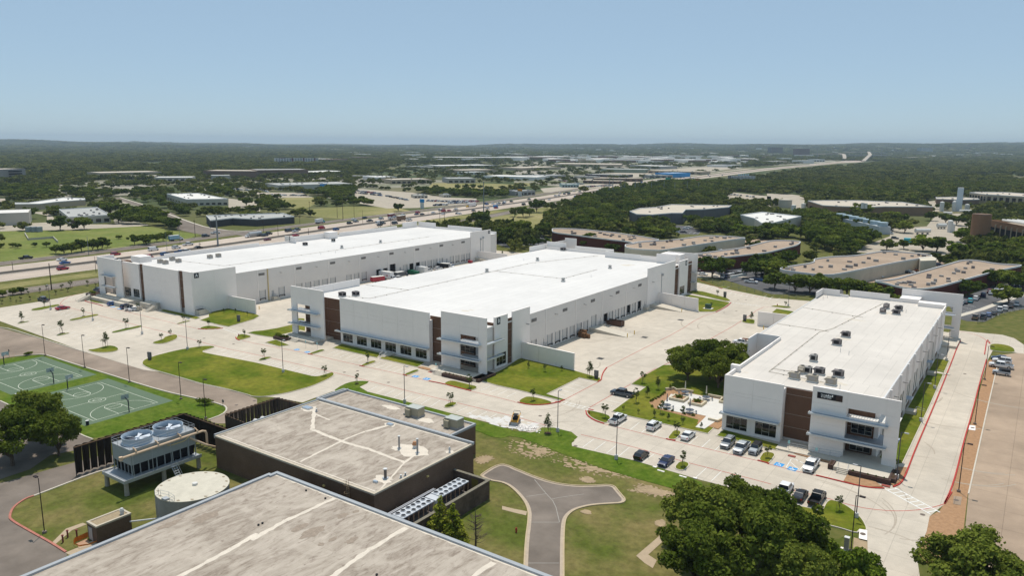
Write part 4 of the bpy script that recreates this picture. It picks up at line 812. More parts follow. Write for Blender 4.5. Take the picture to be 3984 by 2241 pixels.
pl=planter(C_,-24.7,-17.6,145.6,146.5,.95); planter(C_,-18.1,-16.9,146.6,151.5,.95); planter(C_,-28.6,-27.7,146.6,149.2,.95); rail(C_,[(-33.6,152.3),(-27.4,152.2)],.35,.75)
rail(C_,[(-39.5,153),(-33.9,152.5)],.0,.3); MB().box(-39.5,-27.7,150.3,152.8,0,.35).build('ramp',KERB,C_)
curbline(C_,[(-46,165),(-46,210),(-44,216),(-39,262)],11.5); curbline(C_,[(-46,165),(-33,164)],11.5); curbline(C_,[(-58,213),(-44,212)],11.5); curbline(C_,[(-58,240),(-40,236)],11.5); curbline(C_,[(-46,168),(-41,168)],11.5)
for q in([(bx0-3,154),(-115,154),(-115,303),(bx0-3,303)],[(-303,149),(-243,149),(-243,335),(-303,335)],[(-59,150),(-17,150),(-17,270),(-59,270)]): EXCL.append(q)
# wing walls standing free of the buildings
def wing(label,x0,x1,y,h,m_=WALL,th=.4,dy=0):
    o=thing('wing_wall',label,'wall',((x0+x1)/2,y,0),'screen walls beside the truck courts')
    n=max(2,round(abs(x1-x0)/6)); 
    for i in range(n):
        a=x0+(x1-x0)*i/n; b=x0+(x1-x0)*(i+1)/n; ya=y+dy*i/n; yb=y+dy*(i+1)/n
        MB().prism([(a+.03,ya),(b-.03,yb),(b-.03,yb+th),(a+.03,ya+th)],0,h).build('wall_panel',m_,o)
    MB().prism([(x0,y-.05),(x1,y+dy-.05),(x1,y+dy+th+.05),(x0,y+th+.05)],h+.003,h+.1).build('coping',WALL,o)
wing('shaded white wall on the grass at the right corner of warehouse B',-118.4,-100.3,175,4.8,dy=-1.5)
wing('pale wall beside the ramp at the far dock corner of warehouse B',-118.2,-101.4,268.2,4.8,dy=-2.6)
wing('bluish shaded wall at the near dock corner of warehouse A',-243,-227.9,166,4.9,dy=.4)
wing('far screen wall behind the docks of warehouse A',-243,-224,316.5,4.9)
wing('long pale wall at the far left of warehouse C across the truck court',-76.5,-60.5,256.4,4.9,dy=1)
wing('dark shaded wall at the near left of warehouse C behind the service pickup',-65.3,-58.6,218.4,6.0,dy=-1)
# ---------------------------------------------------------------- foreground brick building
BRW=mat('dark_brown_brick',(.16,.105,.072),.9,.18,3,.3,.12,joint=(.6,.2,.02,.75,'z',.5))
def roofmat():
    M=bpy.data.materials.new('stained_roof'); M.use_nodes=True; n=M.node_tree.nodes; l=M.node_tree.links; b=n['Principled BSDF']; b.inputs['Roughness'].default_value=.9; b.inputs['Specular IOR Level'].default_value=.2
    ge=n.new('ShaderNodeNewGeometry'); mp=n.new('ShaderNodeMapping'); mp.inputs['Scale'].default_value=(1,.35,1); l.new(ge.outputs['Position'],mp.inputs['Vector'])
    def noi(sc,lo,hi,src,det=5,dis=0):
        t=n.new('ShaderNodeTexNoise'); t.inputs['Scale'].default_value=sc; t.inputs['Detail'].default_value=det; t.inputs['Roughness'].default_value=.62; t.inputs['Distortion'].default_value=dis; l.new(src,t.inputs['Vector'])
        r=n.new('ShaderNodeMapRange'); r.inputs['From Min'].default_value=lo; r.inputs['From Max'].default_value=hi; l.new(t.outputs['Fac'],r.inputs['Value']); return r.outputs[0]
    def mx(f,a,c):
        x=n.new('ShaderNodeMix'); x.data_type='RGBA'; l.new(f,x.inputs[0])
        for s_,v in((6,a),(7,c)):
            if isinstance(v,tuple): x.inputs[s_].default_value=(*v,1)
            else: l.new(v,x.inputs[s_])
        return x.outputs[2]
    P=mp.outputs[0]; c=mx(noi(.45,.40,.60,P,8,1.4),(.46,.40,.335),(.235,.19,.15)); c=mx(noi(.12,.5,.72,ge.outputs['Position'],5,.6),c,(.54,.475,.40))
    c=mx(noi(1.3,.56,.70,P,6,.8),c,(.19,.145,.115)); c=mx(noi(3.5,.35,.8,P,4),c,(.43,.37,.31))
    bt=n.new('ShaderNodeTexBrick'); bt.offset=.5; bt.inputs['Scale'].default_value=1; bt.inputs['Brick Width'].default_value=1.0; bt.inputs['Row Height'].default_value=9; bt.inputs['Mortar Size'].default_value=.03; bt.inputs['Color1'].default_value=(1,1,1,1); bt.inputs['Color2'].default_value=(.94,.94,.93,1); bt.inputs['Mortar'].default_value=(.85,.84,.82,1); l.new(ge.outputs['Position'],bt.inputs['Vector'])
    vm=n.new('ShaderNodeVectorMath'); vm.operation='MULTIPLY'; l.new(c,vm.inputs[0]); l.new(bt.outputs['Color'],vm.inputs[1]); l.new(vm.outputs[0],b.inputs['Base Color']); MATS['stained_roof']=M; return M
RST=roofmat(); COAT=mat('pale_coating',(.64,.57,.48),.85,.12,.8)
COPE=mat('coping_stone',(.50,.44,.35),.85,.1,1.5); FLASH=mat('grey_flashing',(.36,.38,.40),.6,.08,1)
def flatroofed(par,p,h,wall,roof_m,lip=.35,lipw=.4,lm=None,core=True):
    MB().prism(p,0,h-.02).build('wall',wall,par)
    MB().sheet(inset(p,lipw-.02),h).build('roof',roof_m,par)
    MB().ring(ccw([(x,y) for x,y in inset(p,-.06)]),inset(p,lipw),h-.18,h+lip).build('parapet',lm or COPE,par)
def seam(par,pts,wd,z,m_=None,name='roof_seam',seed=1):
    rr=random.Random(seed); P=[Vector(p) for p in pts]; L=[];Q=[]
    for a,b in zip(P,P[1:]):
        n=max(2,int((b-a).length/.7)); t=(b-a).normalized(); nn=Vector((-t.y,t.x))
        for i in range(n+1): c=a.lerp(b,i/n); L.append(tuple(c+nn*wd*rr.uniform(.3,.65))); Q.append(tuple(c-nn*wd*rr.uniform(.3,.65)))
    n=len(L); o=MB().add([(x,y,z) for x,y in L]+[(x,y,z) for x,y in Q],[(i,n+i,n+i+1,i+1) for i in range(n-1)]).build(name,m_ or COAT,par); return o
def splotch(par,x,y,rx,ry,z,m_=None,seed=0,name='roof_patch'):
    rr=random.Random(seed); MB().sheet([(x+rx*rr.uniform(.65,1.15)*math.cos(k*math.pi/9),y+ry*rr.uniform(.65,1.15)*math.sin(k*math.pi/9)) for k in range(18)],z).build(name,m_ or COAT,par)
KB=thing('brick_building','dark brown brick building with a stained flat roof in the foreground','building',(-103,95,0))
MP=[(-123,79.3),(-81.4,79.3),(-81.4,104.7),(-123,104.7)]; AP=[(-124.6,105.1),(-87.3,105.1),(-87.3,113),(-124.6,113)]
flatroofed(KB,MP,6.25,BRW,RST,.12); flatroofed(KB,AP,6.1,BRW,RST,.28,.35,FLASH); MB().box(-123,-87.3,104.75,105.08,5,6.65).build('parapet',FLASH,KB)
MB().box(-123.3,-122.99,79.3,113,5.8,6.6).build('parapet',FLASH,KB); MB().box(-123.2,-81.2,104.3,104.73,6.27,6.7).build('parapet',FLASH,KB)
RZ=6.262
seam(KB,W('F',(575,470),(555,700),(700,760),(880,830),(1130,900),(1480,1030),h=RZ),.75,RZ,seed=2); seam(KB,W('F',(430,1025),(880,800),(1080,720),h=RZ),.5,RZ+.003,seed=3); seam(KB,W('F',(1090,720),(1330,655),h=RZ),.9,RZ+.002,seed=4); seam(KB,W('F',(1480,1030),(1600,940),h=RZ),.5,RZ+.004,seed=5); seam(KB,W('F',(1480,1030),(1220,1320),h=RZ),.35,RZ+.005,seed=6); seam(KB,W('F',(570,540),(730,605),h=RZ),.5,RZ+.004,seed=7)
seam(KB,[(-122.4,104.0),(-82.3,104.0)],.5,RZ+.006,seed=9); seam(KB,[(-122.4,80.2),(-82,80.2)],.3,RZ+.006,seed=10)
for i,(k,x,y,rx,ry) in enumerate((('F',1560,910,3.6,2.6),('F',1420,890,1.6,1.3),('F',1260,1200,1.9,1.5),('F',505,500,1.8,1.0),('F',1333,655,1.5,.9),('F',1930,925,.9,.8),('F',1690,610,2.2,1.2),('F',1350,480,2.6,1.0))): q=gp(k,x,y,6.1 if i>5 else RZ); splotch(KB,q[0],q[1],rx,ry,(6.115 if i>5 else RZ+.008+i*.001),seed=i)
MB().prism([(-81.395,79.3),(-81.3,79.3),(-81.3,104.7),(-81.395,104.7)],0,.5).build('plinth',mat('dark_plinth',(.06,.045,.04),.9,.1,2),KB)
def acbig(x,y,label):
    o=thing('rooftop_air_handler',label,'air handler',(x,y,6.1),'large beige units on the brick building'); M=mat('khaki_metal',(.36,.32,.23),.6,.08,1.5); T=mat('unit_top',(.44,.46,.43),.5,.08,1)
    MB().box(x-2.4,x+1.6,y-1.1,y+1.1,6.1,6.45).build('base_frame',ACU,o); 
    for i in range(3): MB().box(x-1.6+i*1.05,x-.57+i*1.05,y-1.0,y+1.0,6.46,8.0).build('cabinet_panel',M,o); MB().box(x-1.65+i*1.05,x-.59+i*1.05,y-1.1,y+1.1,8.01,8.08+.02*i).build('cabinet_lid',T,o)
    MB().box(x-1.5,x-.3,y-1.6,y-1.01,6.3,7.7).build('filter_box',M,o); b=MB().add([(x-2.3,y-.9,7.3),(x-2.3,y+.9,7.3),(x-1.61,y+.9,8.0),(x-1.61,y-.9,8.0),(x-1.61,y-.9,7.2),(x-1.61,y+.9,7.2)],[(0,3,2,1),(0,1,5,4),(0,4,3),(1,2,5),(3,4,5,2)]).build('intake_hood',M,o)
for q,lb in(((1560,575),'big khaki air handler on the annex roof, the one farther left'),((1950,690),'big khaki air handler on the annex roof, nearest the right corner')): c=gp('F',*q,6.1); acbig(c[0],c[1]+.9,lb)
def vent(x,y,z,h,r,label,nm='roof_stack',m_=None,cap=True,cone=False,cat='vent pipe',g=None):
    o=thing(nm,label,cat,(x,y,z),g); MB().cyl(x,y,z,z+h,r,10).build('pipe',m_ or ACU,o); MB().cyl(x,y,z+.001,z+.12,r*2.3,12).build('flashing',GALV,o)
    if cap: MB().cyl(x,y,z+h+.002,z+h+.12,r*1.5,10).build('cap',PARA,o)
    return o
c=gp('F',1425,890,RZ); vent(*c,RZ,2.3,.17,'tall grey stack on the brick roof, left of the rusty ventilator'); c=gp('F',1608,935,RZ); vent(*c,RZ,2.6,.17,'tallest grey stack beside the rusty ventilator on the brick roof'); c=gp('F',1287,1190,RZ); vent(*c,RZ,1.6,.24,'thick short dark stack near the front corner of the brick roof',m_=mat('dark_pipe',(.14,.12,.11),.6,.1,2))
for q,lb in(((1443,1190),'small metal vent nearest the front corner of the brick roof edge'),((1487,1166),'small metal vent just right of its twin on the brick roof edge'),((595,520),'small dark vent beside the skylight at the far left of the brick roof')): c=gp('F',*q,RZ); vent(*c,RZ,.5,.13,lb)
def turbine(x,y,z,label,r=.4,m_=None,h=.5):
    o=thing('roof_ventilator',label,'ventilator',(x,y,z)); MB().cyl(x,y,z,z+h,r*.8,12).build('curb',PARA,o); MB().cyl(x,y,z+h+.001,z+h*1.5,r,14).cyl(x,y,z+h*1.5+.04,z+h*2.0,r*.85,14,r*.6).build('hood',m_ or PARA,o)
c=gp('F',1580,885,RZ); turbine(*c,RZ,'rust-topped round ventilator between the stacks on the brick roof',.45,mat('rusty_metal',(.42,.22,.12),.8,.2,3),.6); c=gp('F',1930,930,RZ); turbine(*c,RZ,'small louvred vent near the right edge of the brick roof',.22)
for q,lb,w_ in(((505,488),'pale blue skylight at the far left of the brick roof',1.3),((1333,655),'blue grey skylight in the middle of the brick roof',.8),((1187,1232),'small skylight near the front corner of the brick roof',.5)):
    c=gp('F',*q,RZ); o=thing('skylight',lb,'skylight',(*c,RZ)); MB().box(c[0]-w_*.8,c[0]+w_*.8,c[1]-w_*.5,c[1]+w_*.5,RZ+.01,RZ+.22).build('curb',PARA,o); MB().box(c[0]-w_*.75,c[0]+w_*.75,c[1]-w_*.45,c[1]+w_*.45,RZ+.222,RZ+.3).build('glazing',mat('sky_panel',(.30,.37,.45),.3,.05,1),o)
lx=gp('F',975,1230,6.3)[0]; ld=MB()
for s_ in(-.3,.3): ld.tube([(lx+s_,79.05,1.0),(lx+s_,79.05,7.4)],.04,5)
for i in range(18): ld.tube([(lx-.3,79.05,1.2+i*.33),(lx+.3,79.05,1.2+i*.33)],.025,4)
lo=ld.build('ladder',mat('tan_steel',(.40,.30,.19),.6,.1,2),KB); cg=MB()
for z in(2.8,4.0,5.2,6.6,7.3): cg.tube([(lx+.45*math.cos(a*math.pi/6-math.pi),79.0+.65*math.sin(a*math.pi/6-math.pi),z) for a in range(7)],.025,4)
cg.build('ladder_cage',MATS['tan_steel'],lo)
for k,x,y,ax in(('F',718,1243,'s'),): 
    MB().box(gp('F',718,1243,4.6)[0]-.2,gp('F',718,1243,4.6)[0]+.2,79.0,79.28,4.5,4.75).build('wall_light',mat('lamp_cover',(.65,.5,.2),.5,0,1),KB); MB().box(-81.38,-81.1,91.6,92.0,4.6,4.85).build('wall_light',MATS['lamp_cover'],KB)
# near roof (camera stands over it)
NB=thing('brick_building','nearest building, seen from above as a broad weathered grey roof','building',(-60,50,0))
NP=[(-99.4,-25),(-18,-25),(-18,74.6),(-98.9,74.6),(-98.9,73.4),(-99.4,73.4)]
flatroofed(NB,NP,7.0,BRW,RST,.28,.55,FLASH); EXCL.append(NP); EXCL.append([(-125,79),(-73,79),(-73,114),(-125,114)])
for i,pp in enumerate((W('k',(-60,1085),(290,890),(780,665),h=7),W('k',(700,1490),(1130,1180),(1500,960),h=7),W('k',(2100,1500),(2370,1310),h=7),W('j',(1750,1480),(2330,1170),(2576,1020),h=7))): seam(NB,pp,.8,7.006+i*.001,seed=20+i)
seam(NB,[(-98.7,74.0),(-20,74.0)],.6,7.012,seed=31);
for i,(k,x,y,rx,ry) in enumerate((('k',560,1010,2.2,.7),('k',430,960,1.5,.5),('k',860,840,1.2,.4),('j',2060,860,2.2,.8),('j',1700,930,2,.5),('k',950,1090,1.2,.4),('k',640,1130,.5,.3),('k',760,1080,.8,.3),('k',990,800,.6,.3))): q=gp(k,x,y,7); splotch(NB,q[0],q[1],ry*1.6,rx,7.015+i*.001,mat('dark_stain',(.30,.245,.195),.9,.25,2),seed=40+i,name='roof_stain')
for i,(x,y) in enumerate(((55,922),(15,940),(492,594),(685,673),(1200,1440))): q=gp('k',x,y,7); tag(center(MB().cyl(*q,7.03,7.2,.16,8).build('roof_drain',BLK)),f'small black drain cap on the nearest roof, number {i+1} from the left' if 0 else ['black drain cap nearest the left seam of the near roof','black drain cap left of its pair on the near roof','black drain cap near the far edge of the near roof','black drain cap at the upper end of the long seam','black drain cap at the bottom of the near roof'][i],'roof drain')
# chiller yard
YW=thing('brick_yard_wall','weathered brick yard wall around the chillers','wall',(-77,90,0),None)
MB().box(-81.35,-73.6,98.8,99.2,0,3.3).box(-73.9,-73.5,74.8,98.79,0,3.3).build('wall',mat('weathered_brick',(.12,.085,.065),.9,.3,1.5,.4,.3),YW); MB().box(-81.35,-73.4,98.7,99.3,3.302,3.4).box(-74.0,-73.4,74.8,98.69,3.302,3.4).build('coping',mat('mossy_coping',(.20,.18,.14),.9,.3,2),YW)
MB().box(-77.2,-75.8,98.75,98.79,.2,2.9).build('gate_panel',mat('gate_mesh',(.16,.13,.03),.8,.2,4),YW)
sheet('yard_floor',[(-81.3,75),(-73.9,75),(-73.9,98.8),(-81.3,98.8)],.01,mat('yard_concrete',(.16,.13,.11),.9,.2,1))
def chiller(y0,label):
    o=thing('air_cooled_chiller',label,'chiller',(-78.4,y0+4.5,0),'two rooftop-style chillers in the brick yard'); T=mat('chiller_top',(.55,.58,.62),.4,.06,1)
    MB().box(-79.6,-77.2,y0,y0+1.5,.3,2.5).build('control_cabinet',T,o); MB().box(-79.6,-77.2,y0+1.55,y0+8.9,2.45,2.62).build('fan_deck',T,o)
    for i in range(6):
        for j in range(2):
            x=-79.0+j*1.2;y=y0+2.2+i*1.2; f=MB().ring([(x+.46*math.cos(a*math.pi/6),y+.46*math.sin(a*math.pi/6)) for a in range(12)],[(x+.38*math.cos(a*math.pi/6),y+.38*math.sin(a*math.pi/6)) for a in range(12)],2.622,2.74).build('fan_ring',T,o)
            MB().cyl(x,y,2.63,2.66,.375,12).build('fan_grille',BLK,f)
    mb=MB()
    for i in range(7): y=y0+1.7+i*1.18; mb.box(-77.4,-77.3,y,y+.1,0,2.44).box(-79.5,-79.4,y,y+.1,0,2.44)
    mb.build('support_frame',BEI,o)
    for i in range(6): y=y0+1.9+i*1.18; MB().add([(-79.3,y,2.4),(-78.4,y,.6),(-78.4,y+.9,.6),(-79.3,y+.9,2.4),(-77.5,y,2.4),(-77.5,y+.9,2.4)],[(0,1,2,3),(1,4,5,2)]).build('coil',ACD,o)
    MB().box(-79.4,-77.4,y0+1.6,y0+8.8,.1,.5).build('base_frame',ACD,o); return o
chiller(79.8,'chiller with round black fans in the brick yard, the nearer one'); chiller(89.1,'chiller with round black fans in the brick yard, the farther one')
CP=thing('pipe_run','silver insulated pipes beside the chillers in the brick yard','pipes',(-80.3,88,2.6))
for i,x in enumerate((-80.2,-80.55)): MB().tube([(x,78,2.4),(x,92.5,2.4),(x,92.8,1.6),(x+.4,92.8,1.0)],.11,8).build('pipe',mat('silver_pipe',(.6,.6,.62),.35,.05,1,metal=.6),CP)
for y in(80,84,88,91.5): MB().box(-81.3,-79.9,y,y+.1,2.15,2.28).build('pipe_bracket',BEI,CP)
# ---------------------------------------------------------------- cooling tower
CT=thing('cooling_tower','grey cooling tower with two big white fans on concrete legs','cooling tower',(-129,71,0)); SID=mat('grey_siding',(.33,.35,.34),.8,.08,1,joint=(1.2,.3,.02,.88,'z')); DK=mat('deck_grey',(.33,.35,.37),.7,.08,2)
x0,x1,y0,y1=-131.9,-125.9,64.7,77.1
MB().box(x0,x1,y0,y1,4.75,7.55).build('casing',SID,CT); MB().box(x0-.05,x1+.05,y0-.05,y1+.05,7.56,7.66).build('fan_deck',DK,CT); MB().box(x0+.5,x1-.5,y0+.5,y1-.5,2.75,4.74).build('fill_core',DARK,CT)
for i in range(9): y=y0+(y1-y0-.15)*i/8; MB().box(x1-.15,x1,y,y+.14,2.7,4.74).build('louvre_post',SID,CT); MB().box(x0,x0+.15,y,y+.14,2.7,4.74).build('louvre_post',SID,CT)
for i in range(1,5): x=x0+(x1-x0)*i/5; MB().box(x-.06,x+.06,y0,y0+.14,2.7,4.74).build('louvre_post',SID,CT)
for i in range(8):
    y=y0+.16+(y1-y0-.15)*i/8; MB().add([(x1-.1,y,4.7),(x1-.1,y+1.3,4.7),(x1-.45,y+1.3,2.8),(x1-.45,y,2.8)],[(0,1,2,3)]).build('louvre_panel',DARK,CT)
for i in range(5): x=x0+.16+(x1-x0)*i/5; MB().add([(x,y0+.1,4.7),(x+1.0,y0+.1,4.7),(x+1.0,y0+.4,2.8),(x,y0+.4,2.8)],[(0,1,2,3)]).build('louvre_panel',DARK,CT)
dk=MB().box(-132.1,-124.7,62.6,77.4,2.35,2.7).build('platform',GALV,CT); mb=MB()
for a in((-132.1,62.6,-132.0,77.4),(-124.8,62.6,-124.7,77.4)): mb.box(a[0],a[2],a[1],a[3],2.71,2.95)
mb.box(-131.99,-124.81,62.6,62.7,2.71,2.95); mb.build('platform_edge',GALV,dk)
for x,y in((-131.8,63.2),(-125.3,63.2),(-131.8,70.2),(-125.4,70.2),(-131.8,77.0),(-125.6,77.2)): MB().cyl(x,y,0,2.34,.42,10,.36).build('leg',mat('leg_concrete',(.34,.31,.26),.9,.12,2),CT)
FB=mat('fan_white',(.62,.66,.72),.5,.05,1)
for x,y in((-128.8,67.7),(-128.8,73.6)):
    st=MB(); n=28; prof=[(2.65,7.67),(2.45,8.0),(2.5,8.5),(2.62,8.9)]
    for r,z in prof: st.v+=[(x+r*math.cos(2*math.pi*k/n),y+r*math.sin(2*math.pi*k/n),z) for k in range(n)]
    for r,z in[(a-.09,b) for a,b in prof[::-1]]: st.v+=[(x+r*math.cos(2*math.pi*k/n),y+r*math.sin(2*math.pi*k/n),z) for k in range(n)]
    for q in range(7):
        for k in range(n): st.f.append((q*n+k,q*n+(k+1)%n,(q+1)*n+(k+1)%n,(q+1)*n+k))
    so=st.build('fan_stack',mat('stack_blue_grey',(.40,.47,.54),.5,.06,1),CT); MB().cyl(x,y,7.68,7.72,2.3,24).build('fan_well',mat('fan_well_dark',(.10,.11,.14),.8,.1,1),so)
    MB().cyl(x,y,8.15,8.55,.5,12,.35).build('fan_hub',FB,so)
    for b in range(6):
        a=b*math.pi/3+.3; ca,sa=math.cos(a),math.sin(a); P=lambda r,t,z:(x+ca*r-sa*t,y+sa*r+ca*t,z); MB().add([P(.45,-.12,8.3),P(.45,.12,8.4),P(2.25,.38,8.42),P(2.25,-.3,8.18)],[(0,1,2,3)]).build('fan_blade',FB,so)
rl=MB(); 
for a,b in(((x0,y0),(x1,y0)),((x1,y0),(x1,y1)),((x1,y1),(x0,y1)),((x0,y1),(x0,y0))):
    for z in(8.15,8.65): rl.tube([(*a,z),(*b,z)],.03,4)
    n=max(3,int((Vector(b)-Vector(a)).length/1.7))
    for i in range(n): c=Vector(a).lerp(Vector(b),i/n); rl.tube([(c.x,c.y,7.6),(c.x,c.y,8.66)],.03,4)
rl.build('handrail',GALV,CT)
MB().tube([(-125.2,62.7,7.0),(-125.2,78.2,7.1),(-125.2,78.8,6.85),(-125.2,79.0,6.3),(-125.2,79.0,4.2)],.22,10).build('header_pipe',BEI,CT); MB().tube([(-125.4,75.8,6.4),(-124,78.2,4.6),(-123.9,80.6,3.3),(-122.9,80.8,3.3)],.2,8).build('supply_pipe',BEI,CT); MB().cyl(-125.2,62.65,6.6,7.3,.33,10).build('pipe_end',BEI,CT)
MB().tube([(-125.0,71.0,6.7),(-125.0,71.8,6.45),(-125.0,74.4,6.45),(-125.0,75.3,7.0)],.08,6).build('bypass_pipe',mat('yellow_beige_pipe',(.55,.40,.17),.6,.1,2),CT)
for y in(65.4,69.5,73.8,77.2): MB().tube([(-125.2,y,7.3),(-125.6,y,7.75),(-126.2,y,7.8)],.12,6).cyl(-125.2,y,7.1,7.6,.15,8).build('valve',BEI,CT)
for y in(64.5,68,71.5,75): MB().box(-124.95,-124.87,y,y+.08,2.7,6.85).build('pipe_stand',GALV,CT)
sp=MB(); 
for s_ in(0,.9): sp.add([(-124.6,71.2+s_,2.7),(-124.6,71.28+s_,2.7),(-122.4,71.28+s_,0),(-122.4,71.2+s_,0),(-124.6,71.2+s_,2.45),(-124.6,71.28+s_,2.45)],[(0,1,2,3),(4,5,2,3),(0,3,4)]); sp.tube([(-124.6,71.24+s_,3.7),(-122.4,71.24+s_,.95),(-122.4,71.24+s_,0)],.03,4)
for i in range(8): t=(i+.5)/8; sp.box(-124.6+2.2*t-.13,-124.6+2.2*t+.13,71.25,72.1,2.7*(1-t)-.03,2.7*(1-t)+.01)
sp.build('stair',GALV,CT); EXCL.append([(-133,62),(-123,62),(-123,80),(-133,80)])
# tank
TC=(-109.9,66.2); TK=thing('water_tank','round pale concrete tank with a flat top below the cooling tower','tank',(*TC,0)); TM=mat('tank_concrete',(.56,.52,.43),.85,.1,.8,.3,.06)
MB().cyl(*TC,0,4.7,5.65,48).build('tank_wall',mat('tank_side',(.33,.31,.28),.85,.12,1,.3,.1),TK); MB().cyl(*TC,4.701,4.85,5.7,48).build('tank_top',TM,TK); MB().cyl(TC[0]-.1,TC[1]+.5,4.851,5.2,.42,16).build('vent_cap',CANW,TK)
for i in range(16):
    a=i*math.pi/8+.2; splotch(TK,TC[0]+5.2*math.cos(a),TC[1]+5.2*math.sin(a),.35,.25,4.856,mat('stain_spot',(.30,.25,.18),.9,.2,3),seed=i,name='rust_stain')
a=math.radians(215); tl=MB(); lx,ly=-115.2,63.9
lx,ly=gp('j',1575,640,4.8)[0],gp('j',1575,640,4.8)[1]
for s_ in(-.3,.3): tl.tube([(lx-.1,ly+s_,0),(lx-.1,ly+s_,5.9)],.04,5)
for i in range(15): tl.tube([(lx-.1,ly-.3,.4+i*.35),(lx-.1,ly+.3,.4+i*.35)],.025,4)
tl.build('ladder',GALV,TK); c=gp('j',1660,680,4.85); MB().box(c[0]-.5,c[0]+.5,c[1]-.4,c[1]+.4,4.86,5.15).build('hatch',GALV,TK)
r=MB(); q=[gp('j',1610,640,4.85),gp('j',1695,660,4.85),gp('j',1750,695,4.85),gp('j',1700,725,4.85)]
for z in(5.3,5.8): r.tube([(x,y,z) for x,y in q],.03,4)
for x,y in q: r.tube([(x,y,4.86),(x,y,5.8)],.03,4)
r.build('handrail',GALV,TK); EXCL.append([(TC[0]-6,TC[1]-6),(TC[0]+6,TC[1]-6),(TC[0]+6,TC[1]+6),(TC[0]-6,TC[1]+6)])
# pump house
PH=thing('pump_house','small brown brick pump house with a gravel roof','shed',(-113.4,54.6,0)); PP=[(-115.9,51.9),(-111.1,51.9),(-111.1,57.3),(-115.9,57.3)]
PP=[(-115.8,51.9),(-113.0,51.9),(-113.0,57.3),(-115.8,57.3)]
flatroofed(PH,PP,2.75,mat('pump_brick',(.16,.105,.075),.9,.2,3,.5,.1,joint=(.5,.2,.02,.7,'z',.5)),mat('gravel_roof',(.33,.26,.17),.95,.25,3),.1,.3); MB().box(-115.4,-114.3,51.82,51.89,.1,2.15).build('door',mat('grey_door',(.42,.40,.38),.6,.05,1),PH)
turbine(-113.9,56.4,2.76,'white mushroom vent on the pump house roof',.34); MB().tube([(-112.95,57.0,1.5),(-110.5,60.0,1.5),(-110.2,60.8,1.5)],.13,8).build('pipe',PARA,PH); EXCL.append([(-118,50),(-110,50),(-110,59),(-118,59)])
struct('footpath',MB().prism(W('j',(520,1115),(660,975),(830,915),(870,930),(720,990),(555,1130)),0,.04),MATS['tan_path']); struct('footpath',MB().prism(W('j',(655,1215),(800,1155),(1000,1060),(1040,1110),(700,1240)),0,.04),MATS['tan_path'])
of=thing('safety_netting','orange safety netting round the pump house door','netting',(*gp('j',820,1100),0)); OR=mat('orange_net',(.62,.20,.03),.8,.2,3)
q=W('j',(740,1140),(760,1110),(885,1060)); nm=MB()
for a,b in zip(q,q[1:]): nm.add([(*a,0.05),(*b,.05),(*b,.95),(*a,.8)],[(0,1,2,3)])
nm.build('net',OR,of); q=W('j',(740,1140),(800,1170),(905,1150),(1000,1110)); nm=MB()
for a,b in zip(q,q[1:]): nm.add([(*a,.3),(*b,.3),(*b,.5),(*a,.55)],[(0,1,2,3)])
nm.build('net',OR,of); MB().sheet(W('j',(760,1125),(870,1075),(930,1140),(800,1170)),.03).build('ground_mat',mat('tan_board',(.42,.26,.17),.9,.15,2),of)
for i,(x,y) in enumerate(((632,1110),(680,1060),(772,1055))): c=gp('j',x,y); o=tag(center(MB().cyl(*c,0,1.1,.13,8).cyl(*c,1.1,1.22,.19,8).build('standpipe',mat('maroon_pipe',(.20,.05,.05),.6,.1,2))),['maroon standpipe nearest the red kerb','maroon standpipe in the middle of three by the pump house','maroon standpipe closest to the pump house door'][i],'standpipe','maroon standpipes by the pump house')
# pleated screens
MESH=mat('dark_screen',(.030,.022,.018),.9,.2,2)
def screen(label,pts,h,pitch=1.3,depth=.55,m_=None,hz=.3):
    o=thing('pleated_screen',label,'fence',(*pts[0],0)); P=[Vector(p) for p in pts]; rl=MB(); rl.tube([(p.x,p.y,h-.15) for p in P],.09,5); 
    for a,b in zip(P,P[1:]):
        t=(b-a).normalized(); nn=Vector((-t.y,t.x)); n=max(1,int((b-a).length/pitch))
        for i in range(n):
            c=a.lerp(b,i/n); d=a.lerp(b,(i+.5)/n)+nn*depth; e=a.lerp(b,(i+1)/n)
            MB().add([(c.x,c.y,hz),(d.x,d.y,hz),(d.x,d.y,h),(c.x,c.y,h)],[(0,1,2,3)]).build('screen_panel',m_ or MESH,o)
            MB().add([(d.x,d.y,hz),(e.x-t.x*.2,e.y-t.y*.2,hz),(e.x,e.y,h),(d.x,d.y,h)],[(0,1,2,3)]).build('screen_panel',m_ or MESH,o)
            if i%4==0: MB().tube([(c.x,c.y,0),(c.x,c.y,h)],.08,4).build('post',BLK,o)
    rl.build('top_rail',mat('rust_rail',(.22,.14,.09),.8,.15,2),o); return o
screen('long dark pleated screen wall behind the cooling tower',[(-140.4,62),(-140.5,83.8),(-125.8,83.8)],5.7); screen('pleated screen around the generator yard beside the brick building',[(-124.8,88.6),(-134.2,89.2),(-134.3,102.3),(-125.2,102.8)],5.2,m_=mat('tan_screen',(.11,.085,.065),.9,.25,2),pitch=.95,depth=.4)
GY=[(-134,89.3),(-123.5,89.3),(-123.5,102.5),(-134,102.5)]; sheet('yard_floor',GY,.014,mat('rusty_slab',(.30,.22,.17),.9,.3,.8)); EXCL.append([(-142,61),(-123,61),(-123,104),(-142,104)])
GE=thing('generator_container','blue walled container with a rusty top in the generator yard','generator',(-127.6,94.5,0)); MB().box(-131.0,-124.6,92.0,97.5,0,2.5).build('container_body',mat('dark_blue_paint',(.02,.10,.17),.6,.1,1),GE); MB().box(-131.0,-124.6,92.0,97.5,2.51,2.6).build('container_top',mat('rusted_top',(.36,.27,.21),.9,.3,.9,.4,.2),GE)
